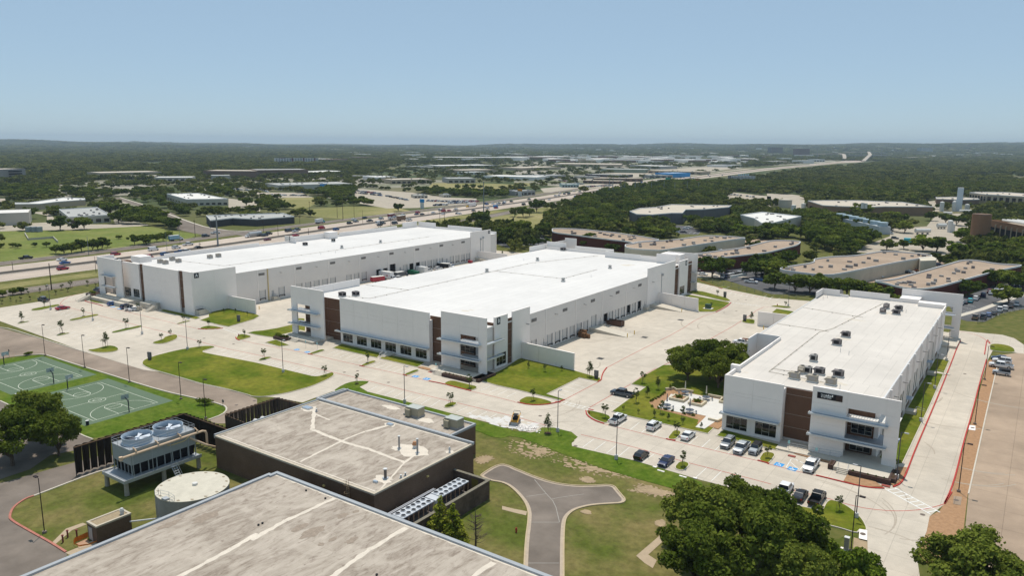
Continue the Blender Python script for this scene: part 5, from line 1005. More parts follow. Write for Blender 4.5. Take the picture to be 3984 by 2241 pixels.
for y,lb in((93.6,'white cylinder tank on the blue container, nearer one'),(95.4,'white cylinder tank on the blue container, farther one')): tag(center(MB().tube([(-130.6,y,3.2),(-127.4,y,3.2)],.55,12).build('cylinder_tank',CANW)),lb,'tank','white cylinders on the blue container')
GB=thing('generator_box','small blue generator with a white lid in the pleated yard','generator',(-127.4,99.2,0)); MB().box(-130.4,-124.8,98.2,100.2,0,2.6).build('body',mat('navy_paint',(.03,.04,.16),.6,.1,1),GB); MB().box(-130.6,-124.6,98.05,100.35,2.61,2.85).build('lid',CANW,GB)
# ---------------------------------------------------------------- plaza
PZ=[(-72.4,161.3),(-72.6,171.9),(-71.9,173.9),(-69.2,173.7),(-52.8,173.7),(-52.8,154.2),(-57.7,154.4),(-58.3,157),(-69.6,158.2)]
struct('plaza_mulch',MB().prism(PZ,0,.2),MULCH)
struct('plaza_paving',MB().prism([(-69.3,158.9),(-69.8,166),(-70.6,170),(-67.9,171.0),(-67.8,173.2),(-53,173.2),(-53,160.5),(-54.8,159.5),(-55.2,152.4),(-57.2,152.2),(-57.8,160.2),(-62.3,160.2),(-62.4,158.9)],0,.24),mat('plaza_concrete',(.64,.62,.58),.9,.05,.6,joint=(1.8,1.8,.03,.85,'xy')))
LIME=mat('limestone',(.56,.49,.36),.9,.12,1.2,joint=(.8,.25,.03,.8,'z',.5))
def lime(label,p,h): return tag(center(MB().strip(p,.42,.2,.2+h).build('stone_wall',LIME)),label,'wall','limestone walls round the picnic plaza')
lime('limestone seat wall along the back left of the picnic plaza',[(-72.9,172.0),(-71.6,174.0),(-70.4,173.0),(-69.2,174.2),(-66.5,174.2)],.6); lime('limestone seat wall behind the rear right picnic table',[(-62.6,174.0),(-58.6,174.0)],.6); lime('limestone wall boxing the small lawn beside warehouse C',[(-59.0,174.4),(-58.6,170.8),(-53,170.8)],.6); lime('stepped limestone wall by the left window of warehouse C',[(-56.6,158.2),(-54.4,158.0),(-54.0,160.3),(-53,160.3)],.5)
struct('lawn',MB().prism([(-58.4,171.1),(-53,171.1),(-53,173.9),(-58.4,173.9)],.2,.4),GRASS)
for x0,x1,y0,y1,lb in((-69.3,-65.5,165.6,169.1,'square stone planter with four shrubs, the left one'),(-64.3,-60.9,165.2,168.7,'square stone planter with four shrubs, the right one')):
    o=thing('stone_planter',lb,'planter',((x0+x1)/2,(y0+y1)/2,.24),'square planters on the plaza'); MB().ring([(x0,y0),(x1,y0),(x1,y1),(x0,y1)],[(x0+.5,y0+.5),(x1-.5,y0+.5),(x1-.5,y1-.5),(x0+.5,y1-.5)],.24,.85).build('stone_rim',LIME,o); MB().box(x0+.49,x1-.49,y0+.49,y1-.49,.3,.7).build('soil',MULCH,o)
def picnic(x,y,label,ucol):
    o=thing('picnic_table',label,'picnic table',(x,y,.24),'picnic tables with folded parasols'); G_=mat('grey_plastic',(.10,.115,.14),.6,.1,2)
    MB().prism([(x+1.0*math.cos(a*math.pi/4+.39),y+1.0*math.sin(a*math.pi/4+.39)) for a in range(8)],.94,1.02,True).build('table_top',G_,o)
    for i in range(4):
        a=i*math.pi/2+.4; c=(x+1.45*math.cos(a),y+1.45*math.sin(a)); MB().obox(c,a+math.pi/2,1.1,.35,.66,.73).build('seat',G_,o); MB().tube([(x,y,.3),(c[0],c[1],.62)],.05,5).build('leg',G_,o)
    u=thing('parasol','folded '+label.split(' with a ')[1]+' over the '+label.split(' with ')[0].replace('picnic ',''),'parasol',(x,y,1.02),'folded parasols on the plaza'); MB().cyl(x,y,1.02,2.2,.03,6).build('pole',GALV,u); MB().tube([(x,y,1.9),(x,y,2.2),(x,y,3.4),(x,y,3.75)],.22,8,.05).build('canopy',ucol,u); EXCL.append([(x-2,y-2),(x+2,y-2),(x+2,y+2),(x-2,y+2)])
CRE=mat('cream_fabric',(.58,.54,.45),.9,.05,2); GRF=mat('grey_fabric',(.22,.20,.26),.9,.05,2)
picnic(-67.6,171.6,'picnic table at the rear left of the plaza with a cream parasol',CRE); picnic(-62.0,171.0,'picnic table at the rear right of the plaza with a cream parasol',CRE); picnic(-67.3,160.0,'picnic table at the front left of the plaza with a grey parasol',GRF); picnic(-61.7,160.0,'picnic table at the front right of the plaza with a grey parasol',GRF)
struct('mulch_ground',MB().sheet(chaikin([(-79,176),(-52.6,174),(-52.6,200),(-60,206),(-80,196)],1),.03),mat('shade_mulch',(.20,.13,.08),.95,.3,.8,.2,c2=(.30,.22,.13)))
# ---------------------------------------------------------------- lamps, signs, hoops, small things
def lamp_park():
    o=thing('street_lamp','x','street lamp',(0,0,0)); MB().cyl(0,0,0,.95,.36,14).build('base',mat('lamp_base',(.55,.54,.52),.85,.06,2),o); MB().tube([(0,0,.95),(0,0,9.2)],.09,8,.065).build('pole',mat('bronze_pole',(.09,.085,.10),.5,.05,2),o)
    a=MB().tube([(0,0,9.1),(.55,0,9.2)],.05,6).build('arm',MATS['bronze_pole'],o); MB().box(.5,1.25,-.2,.2,9.1,9.24).build('lamp_head',mat('lamp_head_grey',(.4,.4,.41),.5,.05,2),o); return o
def lamp_old():
    o=thing('street_lamp','x','street lamp',(0,0,0)); MB().cyl(0,0,0,.35,.32,10).build('base',mat('old_base',(.22,.18,.15),.9,.15,2),o); MB().tube([(0,0,.35),(0,0,9.2)],.085,8,.06).build('pole',mat('dark_pole',(.035,.025,.025),.5,.05,2),o)
    MB().tube([(0,0,9.15),(.5,0,9.25)],.05,6).build('arm',MATS['dark_pole'],o); MB().box(.45,1.3,-.22,.22,9.15,9.3).build('lamp_head',MATS['dark_pole'],o); return o
LPK,LOL=lamp_park(),lamp_old(); used=set()
def put(proto,loc,rz,label,group=None,scale=None):
    if proto.name not in used:
        used.add(proto.name); proto.location=loc; proto.rotation_euler=(0,0,rz); proto['label']=label
        if group: proto['group']=group
        if scale: proto.scale=scale
        return proto
    return dup(proto,loc,rz,label,None,group,scale)
GL='park lamps with pale round bases'; GO='old dark lamps without pale bases'
for k,x,y,rz,lb in(('F',1480,435,0,'lamp rising from the grass bank right behind the brick building'),('B',263,1290,0,'lamp on the near edge of the oval lawn by the parking row'),('G',436,725,90,'lamp on the bright grass point left of the white pickup'),('G',1023,1000,90,'lamp behind the black hatchback on the grass bank'),('m',892,865,180,'lamp on the rounded lawn in front of the driveway mouth'),('A',1880,1060,90,'lamp at the back tip of the oval lawn'),('A',932,768,180,'lamp at the end of the second kerbed strip in the left lot'),('A',1425,905,180,'lamp at the end of the third kerbed strip in the left lot'),('A',509,660,180,'lamp beside the first kerbed strip in the left lot'),('I',1297,1200,0,'lamp at the front right corner of warehouse C'),('I',1540,625,0,'second lamp on the grass beside warehouse C'),('I',1678,295,0,'third lamp on the grass beside warehouse C'),('D',1797,1175,0,'farthest lamp on the grass beside warehouse C'),('C',1828,472,0,'lamp on the lawn at the far end of warehouse B'),('D',213,625,0,'lamp on the small island beyond the truck court')): put(LPK,(*gp(k,x,y),0),R(rz),lb,GL)
for k,x,y,rz,lb in(('A',453,1120,0,'dark lamp at the far end of the basketball courts'),('A',849,1240,0,'second dark lamp along the road past the courts'),('A',1298,1385,0,'third dark lamp along the road past the courts'),('E',1815,395,0,'fourth dark lamp along the road past the courts'),('E',2062,590,0,'dark lamp on the grass tip by the pleated screens'),('j',447,1015,180,'dark lamp on the yard grass at the far left'),('I',1920,1325,0,'dark lamp on the mulch strip nearest the camera on the right road'),('I',2083,648,0,'second dark lamp on the mulch strip of the right road'),('I',2180,200,0,'third dark lamp on the mulch strip of the right road'),('m',840,1205,0,'dark lamp beside the metal utility pillar at the bottom')): put(LOL,(*gp(k,x,y),0),R(rz),lb,GO)
# basketball hoops
def hoop():
    o=thing('basketball_hoop','x','basketball hoop',(0,0,0)); NV=mat('navy_post',(.02,.025,.05),.5,.05,2); MB().tube([(0,0,0),(0,0,2.9)],.12,8).build('post',NV,o); MB().tube([(0,0,2.9),(1.3,0,3.35)],.09,6).tube([(0,0,2.4),(1.2,0,3.1)],.05,6).build('arm',NV,o)
    b=MB().box(1.3,1.34,-.9,.9,2.9,3.95).build('backboard',mat('backboard_clear',(.42,.47,.46),.3,.05,2),o); MB().box(1.341,1.36,-.3,.3,3.1,3.5).box(1.341,1.355,-.9,.9,2.9,2.96).box(1.341,1.355,-.9,.9,3.89,3.95).build('backboard_lines',WHITE,b); MB().tube([(1.36+.24+.23*math.cos(a*math.pi/6),.23*math.sin(a*math.pi/6),3.05) for a in range(13)],.02,4).build('rim',mat('rim_orange',(.5,.15,.04),.6,0,2),o); return o
HP=hoop(); lx0,lx1,ly0,ly1,ox=CRT; yc=(ly0+ly1)/2
for x,rz,lb in((lx1+1.1,180,'hoop at the right end of the nearer court'),(lx0-1.1,0,'hoop at the left end of the nearer court'),(lx1+ox+1.1,180,'hoop at the right end of the farther court'),(lx0+ox-1.1,0,'hoop at the far left edge of the farther court')): put(HP,(x,yc,0),R(rz),lb,'basketball hoops')
def bin_(k,x,y,lb):
    c=gp(k,x,y); o=thing('litter_bin',lb,'litter bin',(*c,0)); MB().cyl(*c,0,.95,.33,12).build('drum',mat('navy_drum',(.03,.035,.06),.5,.1,2),o); MB().cyl(*c,.951,1.05,.36,12).build('rim',PARA,o)
bin_('E',878,655,'dark drum bin at the near corner of the nearer court'); bin_('E',170,382,'dark drum bin on the grass between the courts')
def monument(k,x,y,lb,rz=.5):
    c=gp(k,x,y); o=thing('sign_pillar',lb,'sign',(*c,0),'dark directory pillars'); MB().obox(c,rz,1.0,.35,0,.9).build('base',mat('pillar_base',(.10,.09,.09),.8,.1,2),o); MB().obox(c,rz,1.15,.4,.902,2.4).build('sign_face',mat('pillar_grey',(.13,.13,.135),.6,.08,2),o)
    m2=MB()
    for i in range(4): m2.obox((c[0]+.0,c[1]-.215),0,.7,.01,1.2+i*.28,1.27+i*.28)
    m2.build('text_line',ACU,o)
monument('A',1502,1165,'dark directory pillar on the left tip of the oval lawn',.3); monument('A',2393,780,'dark directory pillar on the lawn below warehouse A',.3); monument('G',823,195,'dark directory pillar at the right tip of the lawn beside warehouse B',.0); monument('C',2112,535,'dark directory pillar at the far curved lawn tip',0); monument('C',2310,775,'dark directory pillar on the small island at the truck court exit',0)
c=gp('m',797,1190); o=thing('utility_pillar','tall grey metal utility pillar on a white pad at the bottom right','utility box',(*c,0)); MB().box(c[0]-.9,c[0]+.7,c[1]-.6,c[1]+.5,0,.1).build('pad',WALL,o); MB().box(c[0]-.4,c[0]+.25,c[1]-.3,c[1]+.3,.101,2.1).build('cabinet',ACU,o); MB().box(c[0]-.45,c[0]+.3,c[1]-.35,c[1]+.35,2.101,2.2).build('lid',PARA,o)
c=gp('C',1945,650); o=thing('transformer','green transformer box on a white pad on the far curved lawn','transformer',(*c,0)); MB().box(c[0]-1.6,c[0]+1.6,c[1]-1.3,c[1]+1.3,.1,.32).build('pad',WALL,o); MB().box(c[0]-1,c[0]+1,c[1]-.8,c[1]+.8,.33,1.9).build('cabinet',mat('transformer_green',(.06,.10,.07),.6,.1,2),o)
def disabled_sign(k,x,y,lb):
    c=gp(k,x,y); o=thing('parking_sign',lb,'sign',(*c,0),'accessible parking signs'); MB().tube([(*c,0),(*c,2.1)],.035,5).build('post',GALV,o); MB().box(c[0]-.22,c[0]+.22,c[1]-.06,c[1]-.04,1.5,2.15).build('sign_plate',mat('sign_teal',(.35,.62,.62),.5,.03,2),o)
for a in(('I',215,910,'accessible parking sign by the brick bay of warehouse C'),('I',490,985,'accessible parking sign behind the white pickup at warehouse C'),('B',1795,1270,'accessible parking sign in front of the right entrance of warehouse B'),('B',490,1035,'accessible parking sign in front of the left entrance of warehouse B, right one'),('B',605,1055,'accessible parking sign at the right of the left entrance of warehouse B')): disabled_sign(*a)
def round_sign(k,x,y,lb):
    c=gp(k,x,y); o=thing('road_sign',lb,'sign',(*c,0)); MB().tube([(*c,0),(*c,2.2)],.035,5).build('post',ACD,o); MB().tube([(c[0],c[1]+.05,2.0),(c[0],c[1]+.09,2.0)],.42,8).build('sign_plate',ACD,o)
round_sign('E',2237,500,'road sign seen from behind at the grass tip by the screens'); round_sign('A',93,1135,'road sign seen from behind left of the far court')
for k,x,y,lb in(('C',1205,905,'short yellow bollard at the right foot of the truck ramp'),('C',1135,935,'yellow bollard at the left foot of the truck ramp'),('C',1680,680,'yellow bollard at the foot of the far ramp'),('C',768,850,'yellow bollard at the top of the truck ramp'),('C',832,800,'yellow bollard beside the dock steps above the ramp'),('B',135,550,'yellow bollard below the yellow pipe on warehouse A'),('B',22,655,'pale bollard in the court between the warehouses'),('C',2500,855,'yellow bollard left of warehouse C'),('C',1384,575,'yellow bollard where the far wing wall meets warehouse B')): c=gp(k,x,y); tag(center(MB().cyl(*c,0,1.3,.13,8).build('bollard',YEL)),lb,'bollard','yellow bollards in the truck courts')
for k,x,y in(('F',875,127),('F',1008,112),('F',1318,228),('A',2045,945),('A',2340,1002),('G',262,565),('G',617,868),('m',1560,832),('D',1983,1302),('C',1518,1062),('C',2105,685),('C',2228,670),('C',2245,557),('C',2325,558),('E',2550,412),('E',2370,455),('I',2060,685),('m',960,1037),('m',1897,688)):
    c=gp(k,x,y); struct('manhole_cover',MB().cyl(*c,.02,.25 if (k,x)==('m',960) else (.06 if k=='I' or x==1897 else .033),.42,14),mat('manhole_iron',(.16,.13,.11),.8,.1,3))
for k,x,y in(('C',865,1148),('C',1308,935),('C',1670,761)): c=gp(k,x,y); struct('drain_grate',MB().obox(c,0,1.9,1.9,.022,.034),mat('grate_dark',(.07,.07,.07),.8,.2,5))
for k,x,y,lb in(('B',1020,300+0,'x'),): pass
hy=[('G',752,545,'red fire hydrant at the left of the curved island'),('D',103,620,'red fire hydrant on the far island beyond the truck court'),('A',2393,925,'dark fire hydrant on the island right of the crossing'),('l',22,1010,'reddish hydrant standing on the grass left of the turnaround road')]
for k,x,y,lb in hy: c=gp(k,x,y); o=thing('fire_hydrant',lb,'fire hydrant',(*c,0)); MB().cyl(*c,0,.75,.14,8).cyl(*c,.75,.9,.16,8,.04).build('barrel',mat('hydrant_red',(.38,.06,.04),.6,.1,2),o); MB().tube([(c[0]-.24,c[1],.5),(c[0]+.24,c[1],.5)],.07,6).build('nozzle',MATS['hydrant_red'],o)
# skid steer
def skid(c,rz):
    o=thing('skid_steer_loader','yellow skid steer loader working beside white rubble','loader',(*c,0),None,rz); Y=mat('loader_yellow',(.62,.33,.06),.5,.1,2); B0=MB().box(-1.3,.9,-.6,.6,.35,1.0); 
    def bl(mb,nm,m_): 
        me=bpy.data.meshes.new(nm); me.from_pydata(mb.v,[],mb.f); me.materials.append(m_); q=bpy.data.objects.new(nm,me); col.objects.link(q); q.parent=o; return q
    bl(MB().box(-1.3,.9,-.6,.6,.35,1.0).box(-1.4,-.7,-.6,.6,1.01,1.45),'body',Y); bl(MB().box(-.65,.55,-.45,.45,1.01,1.6),'seat_well',BLK); bl(MB().box(-.75,.6,-.5,.5,2.0,2.1),'cab_roof',BLK)
    bl(MB().box(.5,.6,-.5,-.42,1,2).box(.5,.6,.42,.5,1,2).box(-.75,-.65,-.5,-.42,1,2).box(-.75,-.65,.42,.5,1,2),'cab_frame',BLK)
    for s_ in(-.78,.78): bl(MB().tube([(-1.3,s_,2.0),(-.6,s_,1.75),(1.3,s_,.7),(1.5,s_,.35)],.1,6),'lift_arm',Y)
    bl(MB().tube([(-1.3,-.78,2.0),(-1.35,-.7,2.5),(-1.35,.7,2.5),(-1.3,.78,2.0)],.05,5),'cross_bar',BLK)
    bl(MB().add([(1.5,-.95,0.05),(1.5,.95,.05),(1.5,.95,.8),(1.5,-.95,.8),(2.3,-.95,.05),(2.3,.95,.05)],[(0,1,2,3),(0,4,5,1),(0,3,4),(1,5,2)]),'bucket',GALV)
    for x in(-.75,.5):
        for s_ in(-1,1): w_=bl(MB().tube([(x,s_*.62,.42),(x,s_*.92,.42)],.42,14),'wheel',mat('dusty_tyre',(.30,.26,.23),.9,.1,3)); bl(MB().tube([(x,s_*.921,.42),(x,s_*.95,.42)],.22,10),'rim',CANW)
skid(gp('F',2590,640+0),R(-70))
rb=MB(); rr=random.Random(5)
c0=gp('G',120,690)
for i in range(90): x=c0[0]+rr.gauss(0,1.5);y=c0[1]+rr.gauss(0,.8); rb.obox((x,y),rr.random()*3,rr.uniform(.15,.5),rr.uniform(.1,.25),.02,rr.uniform(.08,.28))
rb.build('broken_concrete',WALL,None,kind='stuff')
for i,(k,x,y) in enumerate((('G',1410,1080),('G',1455,1115),('G',1488,1125),('G',1675,1172),('G',1708,1182),('G',1815,1192))): c=gp(k,x,y); struct('drain_block',MB().obox(c,-.05,.75,.4,.03,.14),WALL)
# dumpster, pallets
db=thing('roll_off_dumpster','rusty brown open roll-off container below the dock steps','dumpster',(-115.8,227.6,0)); RU=mat('rust_brown',(.13,.075,.055),.8,.25,2); MB().box(-119.2,-113.0,226.6,226.7,.25,1.8).box(-119.2,-113.0,229.0,229.1,.25,1.8).box(-119.2,-119.1,226.71,228.99,.25,1.8).box(-113.1,-113.0,226.71,228.99,.25,1.8).box(-119.2,-113,226.6,229.1,.15,.24).build('container_wall',RU,db)
for i in range(8): MB().box(-118.9+i*.75,-118.78+i*.75,226.5,226.599,.25,1.8).build('stiffener',RU,db)
MB().box(-112.99,-112.9,226.8,226.95,.25,1.8).box(-112.99,-112.9,228.7,228.85,.25,1.8).build('end_post',ACD,db)
WD=mat('pallet_wood',(.27,.15,.08),.9,.25,3); plt=None; n=0
def pallet():
    o=thing('wooden_pallet','x','pallet',(0,0,0)); 
    for i in range(5): MB().box(-.6,.6,-.5+i*.22,-.38+i*.22,.1,.13).build('deck_board',WD,o)
    for i in range(3): MB().box(-.6+i*.52,-.46+i*.52,-.5,.5,0,.099).build('stringer',WD,o)
    return o
PL=pallet()
for sx,sy,cnt,nm in((-117.6,208.0,16,'tall back left'),(-116.3,207.6,16,'tall back middle'),(-117.3,206.7,14,'front left'),(-115.9,206.4,12,'front middle'),(-114.7,206.9,9,'low right')):
    for i in range(cnt): put(PL,(sx,sy,.02+i*.14),R(rr.uniform(-4,4)),f'brown wooden pallet, number {i+1} from the ground in the {nm} stack' if i<cnt-1 else f'brown wooden pallet on top of the {nm} stack by the dock','wooden pallets stacked by the dock')
# rooftop units on the warehouses
def acunit(kind):
    M=ACU if kind=='g' else ACD if kind=='d' else mat('unit_tan',(.36,.32,.26),.6,.1,2); o=thing('rooftop_unit','x','rooftop unit',(0,0,0)); MB().box(-1.05,1.05,-.8,.8,0,.3).build('curb',CANW,o)
    MB().box(-1,1,-.75,.75,.301,1.5).build('cabinet',M,o); c=MB().cyl(.35,0,1.501,1.62,.5,14).build('fan_ring',M,o); MB().cyl(.35,0,1.621,1.64,.42,14).build('fan_grille',BLK,c)
    MB().box(1.001,1.03,-.6,.6,.4,1.3).box(-.6,.6,-.78,-.751,.5,1.3).build('coil_panel',BLK if kind!='t' else ACU,o); MB().add([(-1.5,-.5,1.0),(-1.5,.5,1.0),(-1.001,.5,1.4),(-1.001,-.5,1.4),(-1.001,-.5,.9),(-1.001,.5,.9)],[(0,3,2,1),(0,1,5,4),(0,4,3),(1,2,5)]).build('intake_hood',M,o); return o
UG,UD,UT=acunit('g'),acunit('d'),acunit('t')
for q,k,lb in(((275,1350),UT,'tan unit, front left of the cluster on the near end of warehouse C'),((350,1290),UT,'tan unit, back left of the cluster on warehouse C'),((408,1300),UG,'slim grey unit in the middle left of the cluster on warehouse C'),((455,1380),UT,'wide tan unit at the front middle of the cluster on warehouse C'),((525,1305),UD,'dark unit at the back middle of the cluster on warehouse C'),((642,1410),UT,'square tan unit at the front right of the cluster on warehouse C'),((715,1330),UD,'dark unit at the right of the cluster on warehouse C'),((466,1175),UG,'lone grey unit with a white curb behind the cluster on warehouse C'),((700,1012),UD,'dark unit with a side pipe, middle of warehouse C roof'),((790,932),UD,'dark unit just beyond the middle of warehouse C roof'),((1160,690),UD,'dark unit, front left of the far group of four on warehouse C'),((1195,645),UD,'dark unit, back left of the far group of four on warehouse C'),((1295,705),UD,'dark unit, front right of the far group of four on warehouse C'),((1320,665),UD,'dark unit, back right of the far group of four on warehouse C')):
    c=gp('D',*q,11.52); put(k,(*c,11.52),R(random.Random(q[0]).choice((0,90,0))),lb,'rooftop units',(1,1,1) if k is not UG else (.75,.9,1.1))
for reg,q,k,z,lb in(('A',(1608,190),UT,12.62,'tan unit at the left front of warehouse A roof, leftmost'),('A',(1660,200),UT,12.62,'tan unit at the left front of warehouse A roof, nearest'),('A',(1728,165),UT,12.62,'tan unit at the left front of warehouse A roof, farthest back'),('A',(1790,183),UT,12.62,'tan unit at the left front of warehouse A roof, rightmost'),('A',(2105,143),UT,12.62,'tan unit of the lone pair on warehouse A, left one'),('A',(2190,130),UT,12.62,'tan unit of the lone pair on warehouse A, right one'),('b',(483,1172),UD,12.62,'dark unit on the middle of warehouse A roof'),('b',(765,1135),UG,12.62,'grey unit with pipes on the far middle of warehouse A roof'),('B',(855,525),UD,12.14,'dark unit behind the left portal of warehouse B'),('B',(990,518),UD,12.14,'dark unit right of its neighbour behind the front wall of warehouse B'),('c',(490,1225),UD,12.14,'dark unit at the far corner of warehouse B roof')):
    c=gp(reg,*q,z); put(k,(*c,z),R(0),lb,'rooftop units')
def hood():
    o=thing('exhaust_hood','x','roof ventilator',(0,0,0)); G_=mat('vent_grey',(.42,.40,.38),.6,.06,2); MB().box(-.6,.6,-.6,.6,0,.45).build('curb',CANW,o); MB().cyl(0,0,.451,.9,.45,12).build('neck',G_,o); MB().cyl(0,0,.901,1.15,.75,14,.7).build('hood_ring',G_,o); MB().cyl(0,0,1.16,1.5,.5,12,.6).build('cap',CANW,o); return o
HD=hood()
for reg,q,z,lb in(('b',(850,1200),12.62,'round roof ventilator near the dock edge of warehouse A, nearer one'),('b',(1238,1145),12.62,'round roof ventilator near the middle of warehouse A, farther one'),('B',(2304,280),12.14,'round roof ventilator on warehouse B, closest to the left edge'),('c',(235,1325),12.14,'round roof ventilator on warehouse B, farthest'),('c',(961,1403),12.14,'round roof ventilator on warehouse B, far right'),('C',(492,375),12.14,'round roof ventilator on warehouse B, nearest the docks')): c=gp(reg,*q,z); put(HD,(*c,z),0,lb,'round roof ventilators')
for reg,q,z in(('C',(98,165),12.13),('C',(772,335),12.13),('C',(577,75),12.13),('C',(440,65),12.13),('D',(562,555),11.51),('D',(605,540),11.51),('D',(735,1085),11.51),('D',(1393,690),11.51),('b',(640,1265),12.61),('b',(787,1250),12.61),('b',(1522,1140),12.61),('D',(820,1115),11.51),('I',(730,300),11.51)):
    c=gp(reg,*q,z); tag(center(MB().cyl(*c,z,z+1.1,.05,6).build('vent_pipe',GALV)),'thin vent pipe standing on a white warehouse roof','vent pipe','thin vent pipes on the warehouse roofs')

for i,(k,x,y,z,rx,ry,par) in enumerate((('B',2085,668,12.123,1.6,.8,B_),('B',2150,662,12.124,1.3,.5,B_),('c',1120,1370,12.123,2.4,1.6,B_),('c',1180,1366,12.124,2.0,.8,B_),('D',760,950,11.503,2.2,1.2,C_),('D',1230,690,11.503,2.0,2.4,C_),('D',440,1370,11.503,3.0,1.5,C_),('D',680,1390,11.504,2.6,1.2,C_),('D',880,760,11.503,3,1,C_),('C',2330+0,1290,11.503,.6,.5,C_))): q=gp(k,x,y,z); splotch(par,q[0],q[1],rx,ry,z,mat('roof_dirt',(.60,.545,.46),.9,.14,1.2),seed=i+70,name='roof_stain')
# ---------------------------------------------------------------- trees
LG=leafmat('leaf_dark',(.048,.078,.012),(.13,.170,.030)); LG2=leafmat('leaf_mid',(.072,.105,.014),(.20,.235,.04)); LB=leafmat('leaf_bright',(.10,.16,.014),(.20,.25,.035)); LY=leafmat('leaf_yellow',(.16,.20,.02),(.28,.30,.04)); LS=leafmat('leaf_sapling',(.055,.085,.025),(.13,.15,.05)); LO=leafmat('leaf_olive',(.085,.085,.02),(.15,.14,.045)); LFAR=leafmat('leaf_far',(.038,.062,.012),(.20,.21,.05))
def mesh_np(name,v,f4,m_):
    me=bpy.data.meshes.new(name); n=len(v); k=len(f4); me.vertices.add(n); me.vertices.foreach_set('co',v.astype(np.float32).ravel()); s_=f4.shape[1]
    me.loops.add(k*s_); me.loops.foreach_set('vertex_index',f4.astype(np.int32).ravel()); me.polygons.add(k); me.polygons.foreach_set('loop_start',np.arange(0,k*s_,s_,dtype=np.int32)); me.polygons.foreach_set('loop_total',np.full(k,s_,dtype=np.int32)); me.materials.append(m_); me.update(calc_edges=True); return me
def crown(name,Rr,z0,z1,nl,nleaf,leaf,seed,m_,shape='oak',gap=.0):
    rg=np.random.default_rng(seed); zc=(z0+z1)/2; hz=(z1-z0)/2
    C_l=[];R_l=[]
    for i in range(nl):
        u=rg.normal(size=3); u/=np.linalg.norm(u); r=rg.uniform(.2,.95)**.6
        if shape=='oak': u[2]=u[2]*.9+.12; c=np.array([u[0]*Rr*r,u[1]*Rr*r,zc+u[2]*hz*r*.85]); q=rg.uniform(.13,.33)*Rr
        elif shape=='cone': t=rg.random(); w_=Rr*(1-t)*.8+.15; a=rg.uniform(0,6.28); c=np.array([math.cos(a)*w_*.6,math.sin(a)*w_*.6,z0+t*(z1-z0)]); q=.35*w_+.18
        else: c=np.array([u[0]*Rr*r,u[1]*Rr*r,zc+u[2]*hz*r]); q=rg.uniform(.22,.42)*Rr
        C_l.append(c);R_l.append(q)
    C_l=np.array(C_l);R_l=np.array(R_l); w_=R_l**2; idx=rg.choice(nl,nleaf,p=w_/w_.sum()); d=rg.normal(size=(nleaf,3)); d[:,2]+=.35; d/=np.linalg.norm(d,axis=1)[:,None]
    rad=R_l[idx]*rg.uniform(.5,1.0,nleaf)+rg.exponential(.09,nleaf); p=C_l[idx]+d*rad[:,None]*np.array([1,1,.72]); p[:,2]=np.maximum(p[:,2],z0*.8)
    nn=d*.6+rg.normal(size=(nleaf,3))*.7+np.array([0,0,.45]); nn/=np.linalg.norm(nn,axis=1)[:,None]; a=rg.normal(size=(nleaf,3)); u=np.cross(nn,a); u/=np.linalg.norm(u,axis=1)[:,None]; v=np.cross(nn,u)
    s_=leaf*rg.uniform(.5,1.25,nleaf)[:,None]/2; V=np.stack([p-u*s_-v*s_*.8,p+u*s_*1.1-v*s_*.5,p+u*s_*.8+v*s_*.9,p-u*s_*.9+v*s_*.6],1).reshape(-1,3)
    return mesh_np(name,V,np.arange(nleaf*4).reshape(-1,4),m_),C_l
def tree_proto(Rr,z0,z1,nl,nleaf,leaf,seed,m_,shape='oak',trunk=.3,limbs=9,nm='tree'):
    o=thing(nm,'x',nm,(0,0,0)); me,C_l=crown('crown',Rr,z0,z1,nl,nleaf,leaf,seed,m_,shape); c=bpy.data.objects.new('crown',me); col.objects.link(c); c.parent=o
    rr=random.Random(seed); mb=MB(); zt=z0+(z1-z0)*.25; mb.tube([(0,0,-.1),(rr.uniform(-.1,.1),rr.uniform(-.1,.1),z0*.6),(rr.uniform(-.3,.3),rr.uniform(-.3,.3),zt)],trunk,8,trunk*.6)
    if shape=='cone': mb.tube([(0,0,zt),(0,0,z1*.92)],trunk*.6,6,trunk*.15)
    for i in range(limbs):
        q=C_l[rr.randrange(len(C_l))]; m1=(q[0]*.45,q[1]*.45,z0*.7+(q[2]-z0*.7)*.55); mb.tube([(0,0,z0*.62),m1,tuple(q)],trunk*.45,5,trunk*.1)
    mb.build('trunk',BARK,o); return o
ts=[]
OAK=[tree_proto(6.5,2.2,10,44,15000,.40,s,m_,trunk=.38,limbs=16) for s,m_ in((11,LG2),(12,LG2))]
OAKB=tree_proto(4.5,2.0,8,40,9000,.42,14,LB,trunk=.28,limbs=10)
MIDS=[tree_proto(4.2,1.5,7.6,30,2400,.75,s,m_,trunk=.25,limbs=6) for s,m_ in((21,LG),(22,LG2),(23,LG),(24,LG2))]
MIDB=tree_proto(3.8,1.5,7,26,2200,.7,25,LB,trunk=.25,limbs=6)
BUSH=tree_proto(1.2,.15,1.6,10,450,.28,31,LG2,'ball',.05,2,'shrub')
SAP=[tree_proto(.85,1.5,4.2,16,420,.2,s,LS,sh,.05,8,'sapling') for s,sh in((41,'oak'),(42,'oak'),(43,'cone'))]
FARP=[tree_proto(5.0,.6,7.5,14,420,1.7,s,LFAR,trunk=.3,limbs=2) for s in(51,52,53)]
for s_ in SAP:   # mulch disc and stakes
    MB().cyl(0,0,0,.1,.62,12).build('mulch_disc',DMULCH,s_)
    for a in(.5,2.6): MB().tube([(.55*math.cos(a),.55*math.sin(a),0),(.55*math.cos(a),.55*math.sin(a),1.9)],.03,4).build('stake',ACD,s_)
YT=tree_proto(2.2,1.0,6.4,26,1500,.30,61,LY,'cone',.12,10)
RT=random.Random(77)
